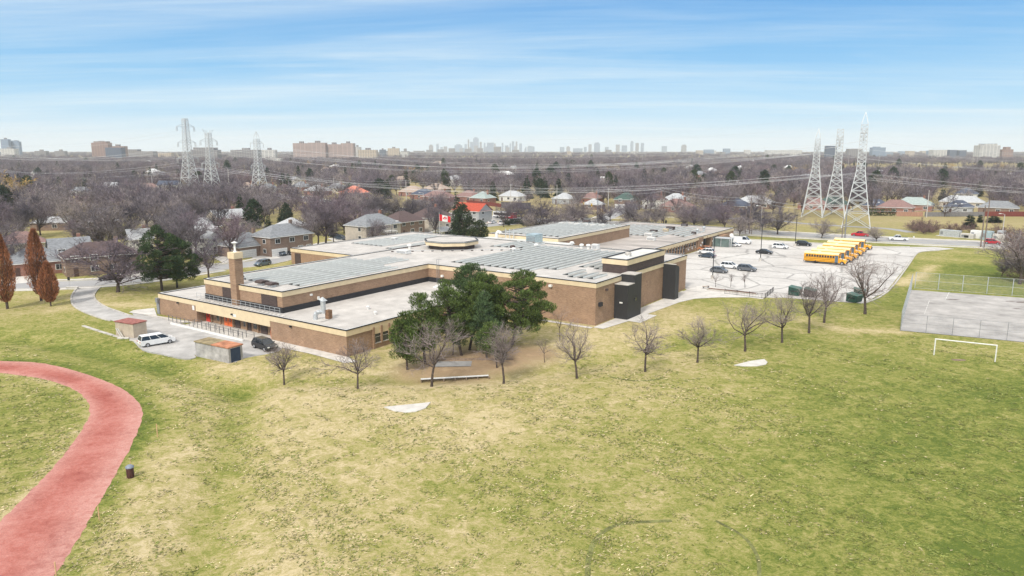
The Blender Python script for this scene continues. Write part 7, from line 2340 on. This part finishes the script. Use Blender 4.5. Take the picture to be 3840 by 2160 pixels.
for a, b_, y, d, m, lab, st in ((3079, 3117, 547, 2000, 'dark', 'dark blue glass office block between the right pylons', ()), (3162, 3212, 558, 2300, 'grey', 'grey low office left of the tallest pylon', ()), (3249, 3297, 553, 2300, 'pale', 'pale blue office with domed roof right of the tallest pylon', ((.2, .6, 550),)), (3472, 3530, 562, 2300, 'white', 'low white office block right of centre on the right horizon', ()), (3534, 3560, 562, 2200, 'dark', 'left of two dark glass low blocks on the right horizon', ()), (3570, 3596, 563, 2200, 'dark', 'right of two dark glass low blocks on the right horizon', ()), (3644, 3719, 545, 1900, 'white', 'white striped office block on the right horizon', ((.2, .85, 539),)), (3728, 3768, 560, 1900, 'brown', 'brown stepped block right of the white striped office', ((.3, .75, 551),)), (2700, 2725, 557, 3500, 'pale', 'pale distant block left of the right pylons', ()), (2778, 2800, 562, 3500, 'white', 'small white distant block left of the right pylons', ()), (2630, 2665, 561, 3600, 'pale', 'pale blue flat-roofed distant plant', ()), (2860, 2990, 563, 3000, 'white', 'long white distant warehouse left of the right pylons', ())):
    tower_b(a, b_, y, d, F_[m], lab, steps=st, cap=False)

rs = random.Random(78)
for k in range(120):
    bx, by = rs.uniform(0, 2576), 400 + 95 * rs.random() ** 1.2
    p = V(bx, by)
    s = rs.uniform(9, 15)
    if p.y < 380: continue
    kd = rs.choice((0, 1, 1, 3, 4, 5))
    me2 = SPR[kd] if kd < 4 else BUSHY[kd - 4]
    tree('evergreen_tree', 'dark evergreen dotted singly through the bare far wood', me2, p, k, (s / 10, s / 10, s / 10), 'evergreens dotted through the far wood')
for k in range(16):
    bx, by = rs.uniform(0, 2576), rs.uniform(402, 450)
    p = V(bx, by)
    tree('golden_willow', 'pale golden-brown crown dotted in the bare far wood', GOLD[0], p, k, rs.uniform(.9, 1.5), 'golden crowns dotted through the far wood')
# ---------------------------------------------------------------- the bare wood
rng = np.random.default_rng(12)
def spread_(n, y0, y1, k):
    Y = np.sqrt(rng.random(n) * (y1 ** 2 - y0 ** 2) + y0 ** 2)
    X = (rng.random(n) * 2 - 1) * (Y * .92 + 30)
    return np.stack([X, Y], 1)
pts = np.concatenate([spread_(6300, 165, 700, 1), spread_(12800, 700, 1900, 1), spread_(11000, 1900, 5200, 1)])
OPEN = [[(-300, 720), (0, 712), (250, 702), (520, 688), (660, 655), (850, 604), (1130, 582), (1350, 565), (1500, 558), (1900, 590), (2576, 622), (2900, 640), (2900, 2400), (-600, 2400)],
        [(1560, 540), (1700, 545), (1850, 547), (2000, 545), (2180, 540), (2300, 545), (2576, 548), (2800, 560), (2800, 640), (2576, 622), (1900, 592), (1500, 560), (1440, 565), (1380, 552)],
        [(330, 488), (470, 486), (640, 486), (720, 490), (760, 486), (900, 497), (1010, 503), (1240, 514), (1340, 517), (1500, 535), (1560, 540), (1450, 562), (1210, 562), (1020, 530), (900, 517), (760, 515), (640, 500), (560, 498), (400, 496)],
        [(2110, 417), (2700, 414), (2700, 438), (2110, 434)], [(1500, 515), (1590, 515), (1600, 545), (1480, 550)]]
keep = np.ones(len(pts), bool)
for poly in OPEN:
    keep &= ~in_poly(pts[:, 0], pts[:, 1], [V2(*p) for p in poly])
keep &= ~(in_poly(pts[:, 0], pts[:, 1], [V2(*p) for p in ((690, 498), (1060, 500), (1060, 562), (860, 578), (690, 562))]) & (rng.random(len(pts)) > .38))
for road, wdt in ((MAIN, 12), (LEFT, 8)):
    keep &= seg_dist(pts[:, 0], pts[:, 1], road) > wdt
for c, r_, rz in HOUSES:
    dx, dy = pts[:, 0] - c.x, pts[:, 1] - c.y
    dist = np.hypot(dx, dy)
    keep &= dist > r_ * .62 + 2.5
    # gardens and drives in front of a house stay mostly open
    u = Vector((c.x, c.y)).normalized()
    along = -(dx * u.x + dy * u.y)
    lat = np.abs(dx * u.y - dy * u.x)
    D = math.hypot(c.x, c.y)
    front = (along > 0) & (along < (20 + D * .14 if c.x < 60 else 9 + D * .06)) & (lat < r_ * .55)
    keep &= ~(front & (rng.random(len(pts)) > (.5 if c.y < 300 and c.x < -40 else .14 if c.x < 60 else .35)))
pts = pts[keep]
for o_ in [o for o in bpy.data.objects if o.parent is None and o.get('category') == 'tree' and o.name.startswith(('evergreen', 'golden'))]:
    dx, dy = pts[:, 0] - o_.location.x, pts[:, 1] - o_.location.y
    D = math.hypot(o_.location.x, o_.location.y)
    ux, uy = o_.location.x / D, o_.location.y / D
    along, lat = -(dx * ux + dy * uy), np.abs(dx * uy - dy * ux)
    hh = 10 * o_.scale.z
    cover = max(10, D * (1 - 21 / max(22, 30 - hh * .45)) * -1 + 6)
    keepm = ~((along > -3) & (along < min(140, 16 + D * .19)) & (lat < 2.6 * o_.scale.x + 2.5) & (rng.random(len(pts)) > .22))
    pts = pts[keepm]
for t_ in TW[:3]:
    q_ = t_[0].location
    D = math.hypot(q_.x, q_.y)
    ux, uy = q_.x / D, q_.y / D
    dx, dy = pts[:, 0] - q_.x, pts[:, 1] - q_.y
    along, lat = -(dx * ux + dy * uy), np.abs(dx * uy - dy * ux)
    pts = pts[~((along > -8) & (along < 75) & (lat < 9))]
# no two trunks closer than a few metres
order = np.argsort(pts[:, 1])
pts = pts[order]
cell, taken = {}, []
for i, (x, y) in enumerate(pts):
    md = 5.5 if y < 500 else 7 if y < 1200 else 10
    kx, ky = int(x // md), int(y // md)
    if any((kx + a, ky + c, md) in cell for a in (-1, 0, 1) for c in (-1, 0, 1) if (a, c) == (0, 0)):
        continue
    cell[(kx, ky, md)] = 1
    taken.append(i)
pts = pts[taken]
FARP = [bare_proto('far', 300 + k, 11, (2.0, 2.6, 1.6, 2.2)[k], (.8, .6, 1.0, .5)[k], 5, 3, .055, dense=1.25, up=(.3, .5, .15, .6)[k], minr=.04) for k in range(4)]
hs = rng.uniform(.75, 1.45, len(pts)) * np.where(pts[:, 1] < 420, 1.02, 1.0)
inview = np.abs(pts[:, 0]) < pts[:, 1] * .712 + 3
ind = [i for i in range(len(pts)) if inview[i]][:228]
iset = set(ind)
LABZ = (('bare grey-brown tree in the gardens across the side street at the left', 'bare trees in the left gardens'), ('bare grey-brown tree among the houses behind the chimney side of the school', 'bare trees behind the chimney'), ('bare grey-brown tree among the houses behind the octagonal lantern', 'bare trees behind the lantern'), ('bare grey-brown tree beyond the main road behind the hall roof', 'bare trees behind the hall'), ('bare grey-brown tree among the bungalows beyond the car park', 'bare trees beyond the car park'))
for i in ind:
    x, y = pts[i]
    px = 1920 + FPX * x / y
    z = 0 if px < 700 else 1 if px < 1150 else 2 if px < 1800 else 3 if px < 2550 else 4
    s = hs[i]
    tree('bare_tree', LABZ[z][0], MID[i % 4] if y < 300 else FARP[i % 4], (x, y, 0), rng.uniform(0, 6.28), (s * rng.uniform(.85, 1.1), s * rng.uniform(.85, 1.1), s * (.92 if y < 300 else 1)), LABZ[z][1])
rs = random.Random(77)
for k in range(20):                 # the loose row on the grass beyond the main road
    bx = 1270 + k * 34 + rs.uniform(-12, 12)
    p = V(bx, rs.uniform(548, 566) + (bx - 1270) * .028)
    s = rs.uniform(.7, 1.0)
    tree('bare_tree', 'bare tree in the loose row along the far side of the main road', MID[(0, 2, 2, 0)[k % 4]], p, k * 1.3, (s * 1.15, s * 1.15, s), 'bare trees along the main road')
rest = np.array([i for i in range(len(pts)) if i not in iset])
fm = bpy.data.meshes.new('distant_wood')
fm.vertices.add(len(rest))
fp = np.concatenate([pts[rest], np.zeros((len(rest), 1))], 1)
fm.vertices.foreach_set('co', fp.astype(np.float32).ravel())
for nm, arr in (('sz', hs[rest] * np.where(pts[rest, 1] > 1900, 1.15, 1.0)), ('turn', rng.uniform(0, 6.28, len(rest)))):
    a_ = fm.attributes.new(nm, 'FLOAT', 'POINT')
    a_.data.foreach_set('value', arr.astype(np.float32))
coll = bpy.data.collections.new('wood_patterns')
for k in range(4):
    tr, crn = FARP[k]
    a = np.zeros(len(tr.vertices) * 3, np.float32); tr.vertices.foreach_get('co', a)
    c = np.zeros(len(crn.vertices) * 3, np.float32); crn.vertices.foreach_get('co', c)
    def fl(me):
        ls = [tuple(p.vertices) for p in me.polygons]
        return ls
    nv = len(a) // 3
    me3 = bpy.data.meshes.new('wood_tree')
    me3.from_pydata(np.concatenate([a.reshape(-1, 3), c.reshape(-1, 3)]).tolist(), [], fl(tr) + [tuple(q + nv for q in f) for f in fl(crn)])
    me3.materials.append(M_bark); me3.materials.append(M_twig)
    me3.polygons.foreach_set('material_index', [0] * len(tr.polygons) + [1] * len(crn.polygons))
    coll.objects.link(bpy.data.objects.new('wood_tree', me3))
gt = bpy.data.node_groups.new('wood', 'GeometryNodeTree')
gt.interface.new_socket('Geometry', in_out='INPUT', socket_type='NodeSocketGeometry')
gt.interface.new_socket('Geometry', in_out='OUTPUT', socket_type='NodeSocketGeometry')
gi, go = gt.nodes.new('NodeGroupInput'), gt.nodes.new('NodeGroupOutput')
ci = gt.nodes.new('GeometryNodeCollectionInfo')
ci.inputs['Collection'].default_value = coll
ci.inputs['Separate Children'].default_value = True
ci.inputs['Reset Children'].default_value = True
ip_ = gt.nodes.new('GeometryNodeInstanceOnPoints')
ip_.inputs['Pick Instance'].default_value = True
n1_ = gt.nodes.new('GeometryNodeInputNamedAttribute'); n1_.data_type = 'FLOAT'; n1_.inputs[0].default_value = 'sz'
n2_ = gt.nodes.new('GeometryNodeInputNamedAttribute'); n2_.data_type = 'FLOAT'; n2_.inputs[0].default_value = 'turn'
cxyz = gt.nodes.new('ShaderNodeCombineXYZ')
ri = gt.nodes.new('FunctionNodeRandomValue'); ri.data_type = 'INT'
for s_ in ri.inputs:
    if s_.type == 'INT' and s_.name == 'Max': s_.default_value = 3
    if s_.type == 'INT' and s_.name == 'Min': s_.default_value = 0
gt.links.new(gi.outputs[0], ip_.inputs['Points'])
gt.links.new(ci.outputs[0], ip_.inputs['Instance'])
gt.links.new([o_ for o_ in ri.outputs if o_.type == 'INT' and o_.enabled][0], ip_.inputs['Instance Index'])
gt.links.new(n2_.outputs[0], cxyz.inputs[2])
e2r = gt.nodes.new('FunctionNodeEulerToRotation')
gt.links.new(cxyz.outputs[0], e2r.inputs[0])
gt.links.new(e2r.outputs[0], ip_.inputs['Rotation'])
gt.links.new(n1_.outputs[0], ip_.inputs['Scale'])
gt.links.new(ip_.outputs[0], go.inputs[0])
wood = link('distant_wood', fm)
wood.modifiers.new('trees', 'NODES').node_group = gt
tag(wood, 'wide purple-brown mass of leafless trees stretching to the horizon', 'wood', kind='stuff')
print('trees in the wood', len(rest), 'single', len(ind))
drop_ = [o for o in bpy.data.objects if o.name not in SC.objects and o.type == 'EMPTY']

# ---------------------------------------------------------------- the air
mh = bpy.data.materials.new('pale_haze')
mh.use_nodes = True
t = mh.node_tree
t.nodes.remove(t.nodes['Principled BSDF'])
pv = N(t, 'ShaderNodeVolumePrincipled')
pv.inputs['Color'].default_value = (.90, .95, 1.0, 1)
pv.inputs['Density'].default_value = HAZE if 'HAZE' in globals() else 1.0e-4
pv.inputs['Anisotropy'].default_value = 0.0
t.links.new(pv.outputs[0], t.nodes['Material Output'].inputs['Volume'])
hz_o = MB().box(-9500, -150, -3, 9500, 10600, 178).build('haze', mh)
tag(hz_o, 'thin pale blue haze lying over the far wood and skyline', 'haze', kind='stuff')
